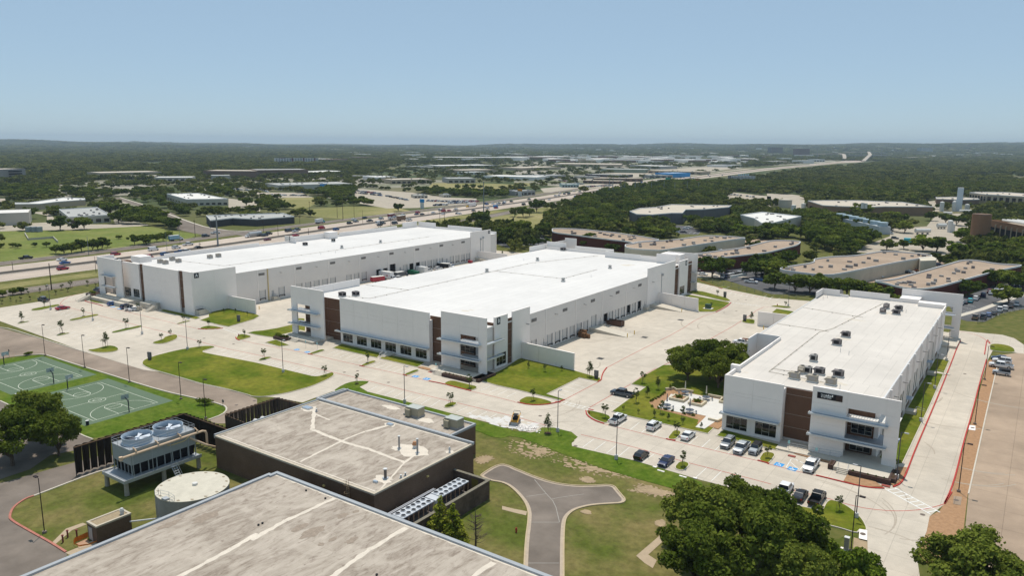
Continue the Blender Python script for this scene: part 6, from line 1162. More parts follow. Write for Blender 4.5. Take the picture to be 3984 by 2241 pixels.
def T(proto,k,x,y,top,label,group='trees',wide=1.0,h0=None,rz=None,xyz=None):
    """tree with its foot at the point, rising `top` zoom pixels"""
    c=xyz or gp(k,x,y); H=(hpx(k,x,y,top) if top else None); ph={id(p):v for p,v in[(OAK[0],10),(OAK[1],10),(OAKB,8),*[(q,7.6) for q in MIDS],(MIDB,7),(BUSH,1.6),*[(q,4.2) for q in SAP],(YT,6.4),*[(q,7.5) for q in FARP]]}[id(proto)]
    s_=(h0 or H)/ph; EXT.append((c[0],c[1])); return put(proto,(*c,0),RT.uniform(0,6.28) if rz is None else rz,label,group,(s_*wide,s_*wide,s_))
EXT=[]
# big near oaks
for i,(x,y,h,lb) in enumerate(((-71.8,183.5,9.4,'spreading live oak nearest the open lawn, left of four merged crowns'),(-67.3,187.8,10.6,'live oak at the back of four merged crowns beyond the plaza'),(-63,182,9.6,'live oak directly behind the plaza tables, low front crown of four'),(-61.8,187.5,10.0,'live oak crown nearest warehouse C, right of four merged crowns'))): T(OAK[i%2],'w',0,0,0,lb,'live oaks by the plaza',1.0,h,i*1.7,(x,y))
for i,(x,y,h,wd,lb) in enumerate(((-155,57.3,11.3,1.0,'big oak at the far left edge beside the shaded service road'),(-162,65.5,10.5,.9,'oak at the left edge of the picture behind its larger neighbour'),(-152.7,64.6,8.8,.75,'smaller oak leaning toward the left end of the pleated screens'),
   (-36,102.5,11,.95,'dense oak at the bottom centre, leftmost of the foreground clump'),(-29,99,12,1.0,'tall dense oak in the middle of the foreground clump'),(-33,110,9.5,.85,'oak at the upper tip of the foreground clump by the parking row'),(-26,107.5,10.5,.9,'dark oak at the upper right of the foreground clump'),(-33.5,93,10,.95,'oak in the lower left of the foreground clump cut by the bottom edge'),(-22.5,98,9,.85,'oak at the lower right of the foreground clump'),
   (-2.5,111.5,9.8,1.05,'huge round oak at the bottom right corner of the old lot'),(4,104,9.5,1.0,'oak at the bottom right, merging with its huge neighbour'))): T(OAK[i%2],'w',0,0,0,lb,'big foreground oaks',wd,h,i*1.3,(x,y))
T(OAKB,'w',0,0,0,'bright green tree poking up at the bottom edge beside the driveway',None,.8,8.0,1,(-15.0,101.5)); T(MIDB,'w',0,0,0,'small olive brown tree between the foreground clump and the rounded lawn',None,.8,5.5,1,(-20.5,108.5)); 
T(YT,'w',0,0,0,'airy yellow green tree beside the chiller yard, the left one',None,1.15,6.6,1,(-72.0,84.0)); T(YT,'w',0,0,0,'airy yellow green tree beside the chiller yard, the right one',None,1.25,6.0,2,(-69.5,84.3)); T(YT,'w',0,0,0,'low yellow green tree nearest the bare tree',None,1.4,3.6,3,(-67.2,83.6))
# bare tree
bt=thing('bare_tree','bare leafless tree standing right of the yellow green trees','tree',(-64.6,83.5,0)); rr=random.Random(9); mb=MB(); mb.tube([(-64.6,83.5,0),(-64.5,83.5,2.5),(-64.7,83.6,7)],.2,7,.04)
for i in range(46):
    z=rr.uniform(1.6,6.3); a=rr.uniform(0,6.28); L_=rr.uniform(1.2,3.0)*(1.1-z/9); p0=(-64.6,83.5,z); p1=(-64.6+math.cos(a)*L_*.6,83.5+math.sin(a)*L_*.6,z+.5*L_*.5); p2=(-64.6+math.cos(a)*L_,83.5+math.sin(a)*L_,z+L_*.35); mb.tube([p0,p1,p2],.05,4,.015)
    for j in range(3): b=a+rr.uniform(-1,1); mb.tube([p1,(p1[0]+math.cos(b)*L_*.4,p1[1]+math.sin(b)*L_*.4,p1[2]+L_*.25)],.02,3,.008)
mb.build('trunk',mat('bare_bark',(.11,.085,.065),.9,.2,3),bt)
# saplings
sp_=[('A',220,778,110,'sapling on the leftmost small strip of the left lot',2),('A',625,895,140,'sapling on the second small strip of the left lot',0),('A',1062,1035,165,'largest sapling on the rounded grass end of the left lot',2),('A',838,722,90,'sapling on the second long strip of the left lot',1),('A',1268,845,110,'sapling on the third long strip of the left lot',0),('A',447,625,60,'sapling by the dark truck in the left lot',1),('A',1618,965,80,'sapling on the curved island, left one',0),('A',1708,925,75,'sapling on the curved island, right one',1),('A',2004,1040,85,'sapling at the back tip of the oval lawn',0),('A',1843,778,75,'sapling on the small island below warehouse A',1),('A',2095,832,80,'sapling on the red edged island below the warehouse A lawn',0),('A',2450,930,80,'sapling on the island right of the crossing',1),('A',1383,670,85,'sapling by the white cars below warehouse A',0),('A',2245,690,50,'sapling against the wing wall of warehouse A',1),('A',2360,690,50,'sapling in the middle by the wing wall of warehouse A',2),('A',2480,720,50,'sapling at the right by the wing wall of warehouse A',1),
('B',72,1150,115,'sapling on the little island left of the oval row',0),('B',1110,1190,110,'sapling on the island before the steps of warehouse B',1),('B',683,1325,115,'sapling at the right tip of the oval lawn',0),('F',1002,240,110,'sapling on the rounded grass point in the front row',1),('F',1940,460,140,'sapling on the island left of the loader',0),('F',2130,285,145,'sapling on the red edged island at the right entrance of warehouse B',1),('C',145,1250,75,'sapling at the left on the lawn by the wing wall of warehouse B',2),('C',308,1285,90,'sapling in the middle of the lawn by the wing wall of warehouse B',1),('C',480,1275,60,'sapling at the right on the lawn by the wing wall of warehouse B',0),('C',757,1335,170,'tall slim sapling beside the dark directory pillar',2),
('G',193,415,130,'sapling on the red edged island left of the crossing',0),('G',338,740,200,'tall sapling on the bright grass point by the lamp',2),('G',912,585,155,'sapling on the curved island by the white pickup',0),('G',1225,435,155,'sapling behind the dark grey pickup',1),('G',1335,380,125,'sapling left of the plaza mulch',2),('G',1440,305,140,'sapling nearest the oak beside the plaza',2),('G',1290,240,130,'sapling at the top of the plaza lawn by the red line',1),('G',1470,545,145,'sapling standing right at the front left edge of the plaza',0),('G',1680,590,135,'sapling standing before the front right table',0),('G',1405,585,90,'dark slim sapling left of its twin before the plaza',2),('G',1545,615,85,'dark slim sapling right of its twin before the plaza',2),('G',1690,655,70,'slim sapling behind the white sedan on the grass',1),('G',1875,695,75,'slim sapling near the path to warehouse C',2),('G',1565,310,70,'dark sapling at the oak shade edge of the plaza',2),('G',1095,515,60,'thin staked sapling on the grass above the white pickup',1),('G',1245,550,60,'thin staked sapling on the grass above the white utility vehicle',1),('G',1630,755,145,'sapling on the island left of the white sedan',0),('G',1683,1075,170,'sapling on the island right of the navy sedan',0),('G',2535,985,135,'sapling on the island right of the three parked trucks',0),('m',725,800,170,'round sapling on the rounded lawn beside the black pickup',0),
('C',2037,520,65,'sapling on the far curved lawn strip',0),('C',2377,770,100,'sapling on the small island beside the wing wall',2),('C',1972,640,60,'bush like sapling behind the green transformer',0),('D',185,628,60,'sapling on the far island by the lamp',0),('b',2375,1228,65,'sapling by the far end of warehouse A, left one',2),('b',2458,1270,50,'sapling by the far end of warehouse A, right one',2),
('a',610,0+1443,0,'x',0)]
for k,x,y,t,lb,v in sp_:
    if t: T(SAP[v],k,x,y,t,lb,'young saplings on the kerbed islands',1.15)
for i,(k,x,y,t) in enumerate((('A',1160,385,60),('A',1018,390,75),('A',882,415,60),('A',710,435,75),('A',618,460,65),('A',470,455,55),('A',398,485,50),('A',285,505,40),('A',305,560,45),('A',208,570,50),('A',110,570,40),('A',560,505,50),('A',680,480,50),('A',960,425,40),('A',990,415,40),('A',165,585,30),('A',20,600,50))): T(SAP[i%2],k,x,y,t,['young tree on the dry verge by the frontage road, against the left portal','young tree just left of the warehouse A portal on the dry verge'][i] if i<2 else 'young tree in the staggered row on the dry verge by the frontage road','young trees on the dry verge',1.5)
# shrubs along plaza edge and beds
for i,(x,y) in enumerate([(-72.1,162.0+j*1.25) for j in range(7)]+[(-70.3+j*1.6,158.7) for j in range(4)]+[(-62.4,158.4),(-60.2,158.4)]): T(BUSH,'w',0,0,0,'small round shrub in the mulch edge of the picnic plaza','small shrubs round the picnic plaza',.8,.7,i,(x,y))
for cx_,cy_ in((-67.4,167.4),(-62.6,167)):
    for dx,dy in((-.5,.1),(.5,-.1),(0,-.5),(.1,.5)): b=T(BUSH,'w',0,0,0,'clipped shrub in the %s stone planter'%('left' if cx_<-65 else 'right'),'planter shrubs',.9,.75,dx*9,(cx_+dx,cy_+dy)); b.location.z=.65
for i,(x,y) in enumerate([(-190.5+j*1.0,148.8) for j in range(-3,2)]+[(-303.5-j,147.6) for j in range(3)]): b=T(BUSH,'w',0,0,0,'dark shrub in the raised planter by the left entrance of warehouse %s'%('B' if x>-200 else 'A'),'entrance planter shrubs',1.0,1.0,i,(x,y)); b.location.z=.7 if x>-200 else 1.4
for i,(x,y) in enumerate([(-24+j*1.3,146.05) for j in range(5)]+[(-125+j*1.3,148.95) for j in range(6)]): b=T(BUSH,'w',0,0,0,'tiny shrub in the dark block planter of warehouse %s'%('C' if x>-30 else 'B'),'tiny planter shrubs',.6,.45,i,(x,y)); b.location.z=.8
for k,x,y,t,lb in(('E',2055,445,70,'spiky purple shrub at the grass tip by the screens'),('A',265,1115,35,'dark purple shrub by the road past the courts, left one'),('A',300,1110,30,'dark purple shrub by the road past the courts, right one')): T(BUSH,k,x,y,t,lb,None,1.3)
# mid-distance trees one can point to
ML=[('C',1985,335,215,1.3,'broad oak in front of the brown building beyond warehouse B'),('C',2110,300,170,1.0,'tree just right of the broad oak beyond warehouse B'),('C',2420,345,215,1.25,'tall tree at the parking lot beyond the truck court'),('C',2580,365,210,1.2,'tree right of the tall one at the parking lot'),
('D',75,455,180,1.2,'tree at the left end of the row behind warehouse C'),('D',283,485,200,1.3,'second tree in the row behind warehouse C'),('D',430,495,220,1.3,'third tree in the row behind warehouse C'),('D',560,500,200,1.2,'fourth tree in the row behind warehouse C'),('D',690,520,180,1.2,'fifth tree in the row behind warehouse C'),('D',800,520,200,1.2,'sixth tree in the row behind warehouse C'),('D',960,530,170,1.2,'seventh tree in the row behind warehouse C'),('D',1080,545,160,1.2,'eighth tree in the row behind warehouse C'),('D',1210,560,150,1.3,'ninth tree in the row behind warehouse C'),('D',1620,560,130,1.3,'tree hard against the dark red wall behind warehouse C'),('D',2020,520,175,1.3,'tree over the parked cars right of warehouse C, left one'),('D',2420,600,200,1.3,'big tree over the parked cars at the right edge'),('D',2290,430,180,1.3,'tree left of the far right roof corner'),('D',2430,440,190,1.2,'tree beside the far right roof corner'),('D',2560,470,200,1.2,'tree at the right picture edge by the parked cars'),('D',1280,620,130,1.0,'low tree behind the far parapet of warehouse C'),
('c',300,1085,150,1.0,'dark round tree left of the brown complex'),('c',165,1165,85,1.0,'small tree behind the far end of warehouse B, left one'),('c',245,1170,80,1.0,'small tree behind the far end of warehouse B, right one'),('c',330,1165,80,1.0,'tree touching the far fin of warehouse B'),('c',740,1170,130,1.4,'tree clump behind the far parapet of warehouse B, left'),('c',700,1185,70,1.3,'low tree before the clump behind warehouse B'),('c',990,1245,100,1.4,'tree behind the far parapet of warehouse B, middle'),('c',1260,1285,65,1.5,'low bright tree behind the far parapet of warehouse B'),('c',1380,1295,70,1.4,'low tree by the tall far portal of warehouse B'),('c',60,1075,170,1.3,'large dark tree at the right end of the dry field'),('c',130,1090,110,1.1,'tree beside the large dark one at the dry field'),('c',-60,1110,130,1.0,'round tree beyond the far corner of warehouse A'),
('c',90,890,110,1.2,'tree pair on the dry field, left one'),('c',155,880,90,1.1,'tree pair on the dry field, right one'),('c',225,840,145,1.0,'tree by the highway fence, left'),('c',330,810,75,1.0,'small tree on the dry field by the highway'),('c',390,830,95,1.1,'round tree on the dry field'),('c',455,785,60,1.0,'tree by the highway on the dry field'),('c',512,775,85,.9,'upright tree nearest the highway on the dry field'),('c',370,920,70,1.3,'tree at the edge of the wood on the dry field'),
('a',605,1020,150,1.2,'spreading tree in front of the pale building with white roof'),('a',845,1010,135,1.2,'dark tree before the entrance of the pale building'),('a',300,905,130,1.0,'tree between the two pale buildings'),('a',540,870,110,1.1,'tree behind the pale building'),('a',1190,950,140,1.2,'round tree at the right end of the pale building'),('a',1000,830,110,1.2,'tree behind the right end of the pale building'),('a',1110,860,130,1.2,'tree left of the side street clump'),('a',1470,1165,100,1.1,'tree at the frontage road corner row, second'),('a',1350,1168,110,1.1,'tree at the frontage road corner row, first'),('a',1440,1155,100,1.1,'tree at the frontage road corner row, third'),('a',1505,1145,95,1.0,'tree at the frontage road corner row, fourth'),('a',1572,1138,90,1.0,'tree at the frontage road corner row, fifth'),('a',1635,1130,90,1.0,'tree at the frontage road corner row, sixth'),('a',1700,1100,80,1.0,'tree at the frontage road corner row, last'),
('a',645,1262,120,1.2,'dark tree in the frontage grass row, first'),('a',720,1250,120,1.1,'dark tree in the frontage grass row, second'),('a',818,1235,130,1.1,'dark tree in the frontage grass row, third'),('a',560,1255,90,1.1,'dark bushy tree at the left of the frontage grass row'),('a',930,1222,120,1.1,'dark tree in the frontage grass row, fourth'),('a',980,1215,115,1.1,'dark tree in the frontage grass row, fifth'),('a',1025,1210,125,1.1,'dark tree in the frontage grass row, sixth'),('a',1080,1190,60,1.2,'low bush at the right of the frontage grass row'),('a',465,1190,60,1.1,'lone dark bush on the frontage grass'),('a',1190,1110,45,1.4,'wide bush in the middle of the frontage grass'),
('a',350,1185,45,1.2,'dark bush left of the frontage row'),('a',130,1190,50,1.5,'dark hedge bush on the frontage grass, left'),('a',180,1200,50,1.2,'dark hedge bush on the frontage grass, right'),('a',15,1195,50,1.2,'dark bush at the left picture edge'),('a',1355,725,35,1.0,'small tree in the bright field'),('a',2380,700,55,1.0,'tree right of the far office'),('a',2470,780,105,1.2,'tree over the paved lot right of the far office'),
('A',130,510,75,1.2,'round clipped tree by the near frontage road, middle'),('A',215,500,75,1.2,'round clipped tree by the near frontage road, right'),('A',30,530,75,1.1,'round clipped tree by the near frontage road, left'),
('b',2260,990,190,.9,'tall tree by the highway end of warehouse A'),('b',2240,960,110,.9,'tree behind the tall one by the highway'),('b',2480,1140,155,1.3,'round tree beyond the far right corner of warehouse A'),('b',2440,1090,90,1.2,'tree behind the round one beyond warehouse A'),('b',2540,1020,110,1.2,'tree at the right edge beyond warehouse A'),('b',2410,985,85,1.0,'light tree in the dry field beyond warehouse A'),('b',1720,960,45,1.5,'low bush behind the far parapet of warehouse A'),('b',2020,980,45,1.5,'bush by the fence behind warehouse A'),('b',1415,830,90,1.1,'tree at the tip of the dry field by the highway'),('b',2005,610,60,1.0,'conical tree on the far dry field, first'),('b',2095,610,60,1.0,'conical tree on the far dry field, second'),('b',2168,608,60,1.0,'conical tree on the far dry field, third'),('b',2235,608,50,1.0,'conical tree on the far dry field, fourth'),
('d',1380,1045,130,1.4,'round tree on the turning circle'),('d',1640,925,100,1.2,'tree left of the tan yard'),('d',1790,950,110,1.2,'tree in the yard before the white tower, left'),('d',1900,970,120,1.3,'tree in the yard before the white tower, right'),('d',1970,1140,150,1.3,'bright tree beside the brown round tower'),('d',1700,1240,160,1.5,'tree before the turning circle'),('d',1910,1290,150,1.2,'bright tree by the curved brown roof'),('d',1560,1230,170,1.4,'tree left of the bright one by the roof'),('d',1200,1220,120,1.4,'tree by the teal truck'),('d',1370,1210,100,1.2,'small tree left of the teal truck'),('d',180,1010,110,.8,'olive conical tree before the white roof'),('d',850,1250,130,1.4,'tree at the grass by the side road'),('d',960,880,140,1.5,'tree in front of the long brown building, middle'),('d',600,850,80,1.4,'tree at the left corner of the long brown building'),('d',1230,930,110,1.5,'tree before the long brown building, right'),('d',1340,940,100,1.4,'dark tree before the right end of the long brown building'),('d',2450,1300,180,1.6,'big dark tree below the curved brown building'),('d',2250,1310,170,1.6,'dark tree left of the big one below the curved brown building'),('d',2550,1290,150,1.4,'dark tree at the right edge below the curved building'),('d',2120,1300,120,1.4,'tree at the foot of the round tower'),
('c',1540,1080,60,.6,'small olive tree by the curved roof'),('c',1150,1080,100,1.5,'tree between the wood and the brown complex'),('c',1430,1095,110,1.5,'tree right of the wood by the brown complex'),('c',1570,1085,110,1.3,'tree beside the small parking lot'),('c',1350,990,120,1.6,'tree in front of the office, left'),('c',1470,980,110,1.5,'tree in front of the office, middle'),('c',1900,1010,110,1.5,'tree right of the office'),('c',1780,960,110,1.4,'tree at the right wing of the office'),('c',2100,1000,110,1.5,'tree left of the white roof'),('c',2350,1090,120,1.6,'tree before the white roof'),('c',2500,1100,110,1.6,'tree before the white roof, right'),('c',2240,950,110,1.5,'tree behind the row left of the white roof'),('c',1620,870,80,1.3,'tree standing over the office roof'),('c',1760,850,80,1.4,'tree behind the right wing of the office')]
for i,(k,x,y,t,wd,lb) in enumerate(ML): T(MIDB if 'bright' in lb or 'yellow' in lb else MIDS[i%4],k,x,y,t,lb,'trees standing round the business park',wd)
# woods: every tree placed one by one; the largest in view are things, the rest mass
ZN=[(W('c',(300,920),(500,850),(600,740),(900,620),(1000,600),(1300,560),(1800,540),(2300,560),(2576,600),(2576,650),(2200,640),(2080,700),(2150,760),(1900,760),(1580,755),(1420,775),(1150,840),(1240,880),(1540,920),(1600,960),(1500,1000),(1640,1060),(1350,1100),(1000,1040),(380,990),(380,940)),.013,(6,9.5),'dense wood between the dry field and the office'),
(W('c',(1580,870),(1700,860),(2000,830),(2250,850),(2270,930),(2430,1010),(2576,1060),(2576,1110),(2100,1060),(1870,1050),(1890,1000),(1650,960)),.012,(6,9),'trees round the office car park'),
(W('c',(1230,900),(1540,920),(1640,950),(1650,1000),(1300,1010)),.010,(6,9),'trees before the office'),
(W('d',(0,1080),(60,1040),(250,1010),(350,880),(560,870),(760,960),(1050,1010),(1200,1060),(1200,1150),(950,1200),(900,1240),(650,1240),(450,1180),(350,1130),(150,1120),(0,1110)),.013,(7,10),'wood in front of the cooling units'),
(W('d',(-30,1210),(280,1200),(350,1250),(300,1340),(100,1420),(-100,1430)),.010,(5,8),'trees between the two brown complexes'),
(W('d',(0,600),(400,640),(900,700),(1350,730),(1640,760),(1700,700),(2000,690),(2000,640),(2576,620),(2576,560),(1500,560),(0,560)),.008,(6,9),'edge of the wood behind the far brown building'),
(W('a',(0,700),(0,600),(600,620),(1150,660),(1500,640),(2070,640),(2100,600),(2330,600),(2300,690),(1960,650),(1650,650),(1400,680),(1150,680),(600,690)),.008,(6,9),'trees beyond the far field on the left'),
(W('a',(1220,800),(1400,750),(1700,640),(1750,700),(1850,720),(1820,800),(1900,900),(1750,850),(1480,790)),.009,(5,8),'trees lining the side street, far side'),
(W('a',(1230,900),(1250,820),(1400,850),(1600,880),(1780,930),(1760,1020),(1480,990),(1280,960)),.012,(6,9),'dark clump beside the side street'),
(W('b',(0,820),(20,700),(230,700),(420,800),(280,820)),.010,(4,7),'scrub beside the dry field'),
(W('b',(500,690),(700,620),(980,600),(1250,640),(1250,690),(1500,790),(1300,800),(900,780),(640,690)),.007,(6,9),'trees round the car showroom'),
(W('b',(1300,640),(1700,640),(2400,660),(2560,690),(2400,700),(1900,690),(1300,720)),.006,(6,9),'trees along the far showroom lots'),
(W('a',(2070,1000),(2100,920),(2576,900),(2576,990),(2200,1000)),.006,(5,7),'trees round the dark shop'),
(W('a',(1860,860),(2100,820),(2576,810),(2576,850),(2000,870)),.010,(2,4),'hedge trees below the far office'),
(W('D',(2000,120),(2576,60),(2576,250),(2300,190),(2100,150)),.012,(7,10),'dark trees behind the far right roof'),
(W('D',(350,160),(470,140),(900,60),(900,110),(650,120)),.010,(5,8),'trees left of the curved roof'),
(W('D',(-150,200),(100,240),(170,270),(600,330),(860,350),(850,400),(600,370),(150,350),(-100,300)),.012,(6,8),'trees behind the row of warehouse C')]
TR=[]; rz_=random.Random(3)
def clear(x,y,m=0):
    for e in EXCL:
        if inpoly(x,y,e): return False
    return all((x-a)**2+(y-b)**2>9 for a,b in EXT)
# ---------------------------------------------------------------- vehicles
def paint(nm,c): return mat('paint_'+nm,c,.28,.02,1,spec=.5)
PC={'white':(.72,.72,.72),'silver':(.42,.45,.48),'dark grey':(.06,.075,.095),'black':(.015,.015,.018),'navy':(.018,.03,.09),'blue':(.03,.10,.28),'red':(.36,.02,.04),'grey':(.24,.26,.28),'tan':(.22,.17,.12),'orange':(.50,.13,.03),'teal':(.03,.38,.45),'brown':(.16,.08,.05),'green':(.02,.11,.06),'light blue':(.28,.48,.60),'yellow':(.65,.38,.03),'maroon':(.16,.03,.05)}
WG=mat('car_glass',(.02,.025,.035),.05,0,1,spec=.8)
CARP={}
def loft(mb,st):   # stations: x, halfwidth, z0, z1, top inset
    n=len(st); o=len(mb.v)
    for x,w_,za,zb,ti in st: mb.v+=[(x,-w_*.94,za),(x,-w_,(za+zb)/2),(x,-w_+ti,zb),(x,w_-ti,zb),(x,w_,(za+zb)/2),(x,w_*.94,za)]
    for i in range(n-1):
        for k in range(6): a=o+i*6+k;b=o+i*6+(k+1)%6; mb.f.append((a,b,b+6,a+6))
    mb.f.append(tuple(o+k for k in range(5,-1,-1))); mb.f.append(tuple(o+(n-1)*6+k for k in range(6)))
    return mb
def vehicle(kind,color,detail=True):
    key=(kind,color,detail)
    if key in CARP: return CARP[key]
    P=paint(color,PC[color]); nm={'sedan':'parked_car','hatch':'parked_car','suv':'parked_suv','pickup':'pickup_truck','jeep':'off_roader','van':'van'}[kind]
    cat={'sedan':'car','hatch':'car','suv':'suv','pickup':'pickup truck','jeep':'off-roader','van':'van'}[kind]
    if kind=='sedan': body=[(-2.4,.78,.35,.85,.1),(-2.25,.88,.25,.98,.1),(-1.5,.92,.22,1.0,.1),(.9,.92,.22,.95,.1),(1.9,.9,.22,.82,.14),(2.35,.8,.28,.66,.12)]; cab=(-1.85,-1.0,.35,1.15,.93,.97,1.43); wx=(-1.42,1.42); wr=.33
    elif kind=='hatch': body=[(-2.05,.8,.35,.95,.06),(-1.95,.88,.25,1.02,.08),(-1.0,.9,.22,1.0,.1),(.9,.9,.22,.95,.1),(1.7,.88,.22,.84,.14),(2.1,.78,.28,.68,.12)]; cab=(-1.95,-1.5,.35,1.15,.98,.97,1.5); wx=(-1.3,1.3); wr=.33
    elif kind=='suv': body=[(-2.35,.86,.4,1.05,.05),(-2.25,.94,.3,1.12,.07),(-1.0,.96,.28,1.12,.07),(1.0,.96,.28,1.08,.08),(2.0,.94,.28,1.0,.12),(2.4,.86,.35,.8,.1)]; cab=(-2.25,-1.95,.35,1.1,1.1,1.06,1.78); wx=(-1.45,1.45); wr=.38
    elif kind=='jeep': body=[(-2.1,.86,.5,1.1,.03),(-2.0,.88,.45,1.15,.03),(.7,.88,.45,1.15,.03),(.75,.8,.45,1.12,.05),(1.9,.78,.45,1.05,.08),(2.0,.74,.5,.95,.05)]; cab=(-2.05,-2.0,.5,.75,1.14,1.14,1.85); wx=(-1.3,1.35); wr=.42
    elif kind=='van': body=[(-2.7,.95,.4,1.2,.03),(-2.65,.98,.3,1.25,.03),(1.4,.98,.3,1.25,.05),(2.2,.95,.3,1.1,.12),(2.6,.88,.35,.85,.1)]; cab=(-2.68,-2.6,1.2,2.0,1.24,1.15,2.15); wx=(-1.7,1.7); wr=.36
    else: body=[(-2.95,.94,.5,1.08,.04),(-2.9,.98,.42,1.12,.04),(-.85,.98,.38,1.13,.05),(1.3,.98,.38,1.13,.08),(2.6,.96,.38,1.08,.12),(2.95,.88,.42,.9,.08)]; cab=(-.95,-.75,1.0,1.7,1.12,1.12,1.85); wx=(-1.85,1.95); wr=.42
    o=thing(nm,'x',cat,(0,0,0)); b=MB(); 
    if kind=='pickup': loft(b,[s for s in body if s[0]>=-.86]); b.box(-2.93,-.86,-.96,-.84,.5,1.13).box(-2.93,-.86,.84,.96,.5,1.13).box(-2.95,-2.85,-.84,.84,.5,1.13).box(-2.93,-.86,-.84,.84,.45,.6)
    else: loft(b,body)
    bo=b.build('body',P,o); x0,x1,x2,x3,zb0,zb1,zr=cab; w0,w1=body[2][1]-.1,body[2][1]-.22
    gl=MB().add([(x0,-w0,zb0),(x3,-w0,zb1),(x3,w0,zb1),(x0,w0,zb0),(x1,-w1,zr-.05),(x2,-w1,zr-.05),(x2,w1,zr-.05),(x1,w1,zr-.05)],[(0,1,5,4),(2,3,7,6),(1,2,6,5),(3,0,4,7),(4,5,6,7)]).build('window',WG if kind!='van' else WG,o)
    rfM=P if kind!='jeep' else BLK
    MB().add([(x1-.04,-w1-.02,zr-.06),(x2+.06,-w1-.02,zr-.06),(x2+.06,w1+.02,zr-.06),(x1-.04,w1+.02,zr-.06),(x1+.06,-w1+.1,zr),(x2-.05,-w1+.1,zr),(x2-.05,w1-.1,zr),(x1+.06,w1-.1,zr)],[(0,1,5,4),(1,2,6,5),(2,3,7,6),(3,0,4,7),(4,5,6,7),(3,2,1,0)]).build('roof',rfM,o)
    if kind=='jeep' or kind=='van': q=MB(); xa=x0-.01; xb=(x2-.55 if kind=='jeep' else .9); q.add([(xa,-w0-.015,zb0),(xb,-w0-.015,zb0),(xb,-w1-.02,zr-.3 if kind=='jeep' else zr-.06),(xa,-w1-.02,zr-.3 if kind=='jeep' else zr-.06)],[(0,1,2,3)]).build('side_panel',rfM,o); q=MB().add([(xa,w0+.015,zb0),(xb,w0+.015,zb0),(xb,w1+.02,zr-.06),(xa,w1+.02,zr-.06)],[(3,2,1,0)]).build('side_panel',rfM,o)
    if detail:
        pl=MB()
        for s_ in(-1,1):
            for xm,t in((x0+.02,0),((x0+x3)/2-.05,.5),(x3-.02,1)):
                xt=x1+(x2-x1)*t; zz=zb0+(zb1-zb0)*t; y0_,y1_=s_*(w0+.012),s_*(w1+.012); pl.add([(xm-.05,y0_,zz),(xm+.05,y0_,zz),(xt+.05,y1_,zr-.05),(xt-.05,y1_,zr-.05)],[(0,1,2,3)])
        pl.build('pillar',rfM if kind!='jeep' else P,o)
        for x in wx:
            for s_ in(-1,1):
                w_=MB().tube([(x,s_*(body[2][1]-.22),wr),(x,s_*(body[2][1]+.02),wr)],wr,12).build('wheel',RUBBER,o); MB().tube([(x,s_*(body[2][1]+.021),wr),(x,s_*(body[2][1]+.035),wr)],wr*.6,10).build('rim',RIM,w_)
        f=body[-2]; r=body[1]; hz=f[3]-.22
        for s_ in(-1,1):
            MB().box(body[-1][0]-.12,body[-1][0]+.02,s_*.55,s_*.8,hz-.03,hz+.12).build('headlight',LAMPW,o); MB().box(body[0][0]-.02,body[0][0]+.06,s_*.62,s_*.84,r[3]-.32,r[3]-.1).build('taillight',LAMPR,o); MB().box(x3-.35,x3-.15,s_*(w0+.08),s_*(w0+.3),zb1-.02,zb1+.14).build('mirror',P,o)
        MB().box(body[-1][0]-.02,body[-1][0]+.03,-.45,.45,.45,.7).build('grille',BLK,o); MB().box(body[-1][0]-.1,body[-1][0]+.06,-.8,.8,.3,.44).build('bumper',P if color!='white' else PARA,o)
        if kind=='suv': MB().box(x1+.1,x2-.1,-.62,-.57,zr+.03,zr+.08).build('roof_rail',BLK,o); MB().box(x1+.1,x2-.1,.57,.62,zr+.03,zr+.08).build('roof_rail',BLK,o)
        if kind=='pickup': MB().box(-2.84,-.9,-.83,.83,.61,.63).build('bed_floor',BLK,o)
    else:
        mb=MB()
        for x in wx:
            for s_ in(-1,1): mb.tube([(x,s_*(body[2][1]-.22),wr),(x,s_*(body[2][1]+.02),wr)],wr,8)
        mb.build('wheels',RUBBER,o,kind='stuff')
    CARP[key]=o; return o
def V(k,x,y,kind,color,rz,label,group=None,detail=True,scale=None): c=gp(k,x,y); return put(vehicle(kind,color,detail),(c[0],c[1],.04),R(rz),label,group,scale)
G1='vehicles parked round warehouse C'; G2='vehicles parked below warehouse A'
V('G',1040,625,'pickup','white',90,'white pickup with a covered bed at the curved island, seen from behind',G1); V('G',1085,362,'pickup','dark grey',180,'dark grey pickup parked crosswise above the crossing',G1); V('G',1400,690,'suv','white',90,'white utility vehicle with black roof rack seen from behind',G1); V('G',1742,785,'sedan','white',90,'white sedan beside the small grass island',G1)
V('G',2140,865,'suv','grey',-90,'grey utility vehicle, leftmost of three in front of warehouse C',G1); V('G',2280,910,'pickup','silver',-90,'silver pickup in the middle of three in front of warehouse C',G1); V('G',2415,930,'jeep','silver',-90,'silver off-roader with a black top, right of three before warehouse C',G1); V('G',1275,985,'hatch','black',90,'black hatchback beside the lamp at the grass bank',G1); V('G',1522,1045,'sedan','navy',-90,'navy sedan facing out by the grass bank',G1)
V('I',440,1090,'pickup','white',-90,'white pickup on the hatched bay before warehouse C',G1); V('m',175,615,'pickup','white',90,'white pickup half hidden by the foreground trees',G1); V('m',332,665,'sedan','black',90,'black sedan between the white and black pickups',G1); V('m',500,700,'pickup','black',90,'black pickup beside the rounded lawn',G1)
for q in((2340,1165,'sedan','navy','navy sedan at the back of four on the old lot'),(2355,1192,'suv','white','white utility vehicle, second of four on the old lot'),(2345,1240,'pickup','white','white pickup, third of four on the old lot'),(2345,1312,'jeep','silver','silver and black off-roader nearest of four on the old lot')): V('D',*q[:2],q[2],q[3],180,q[4],'vehicles on the old right hand lot')
sv=V('C',2290,1008,'pickup','white',180,'white service pickup with orange ladders in the truck court',None); 
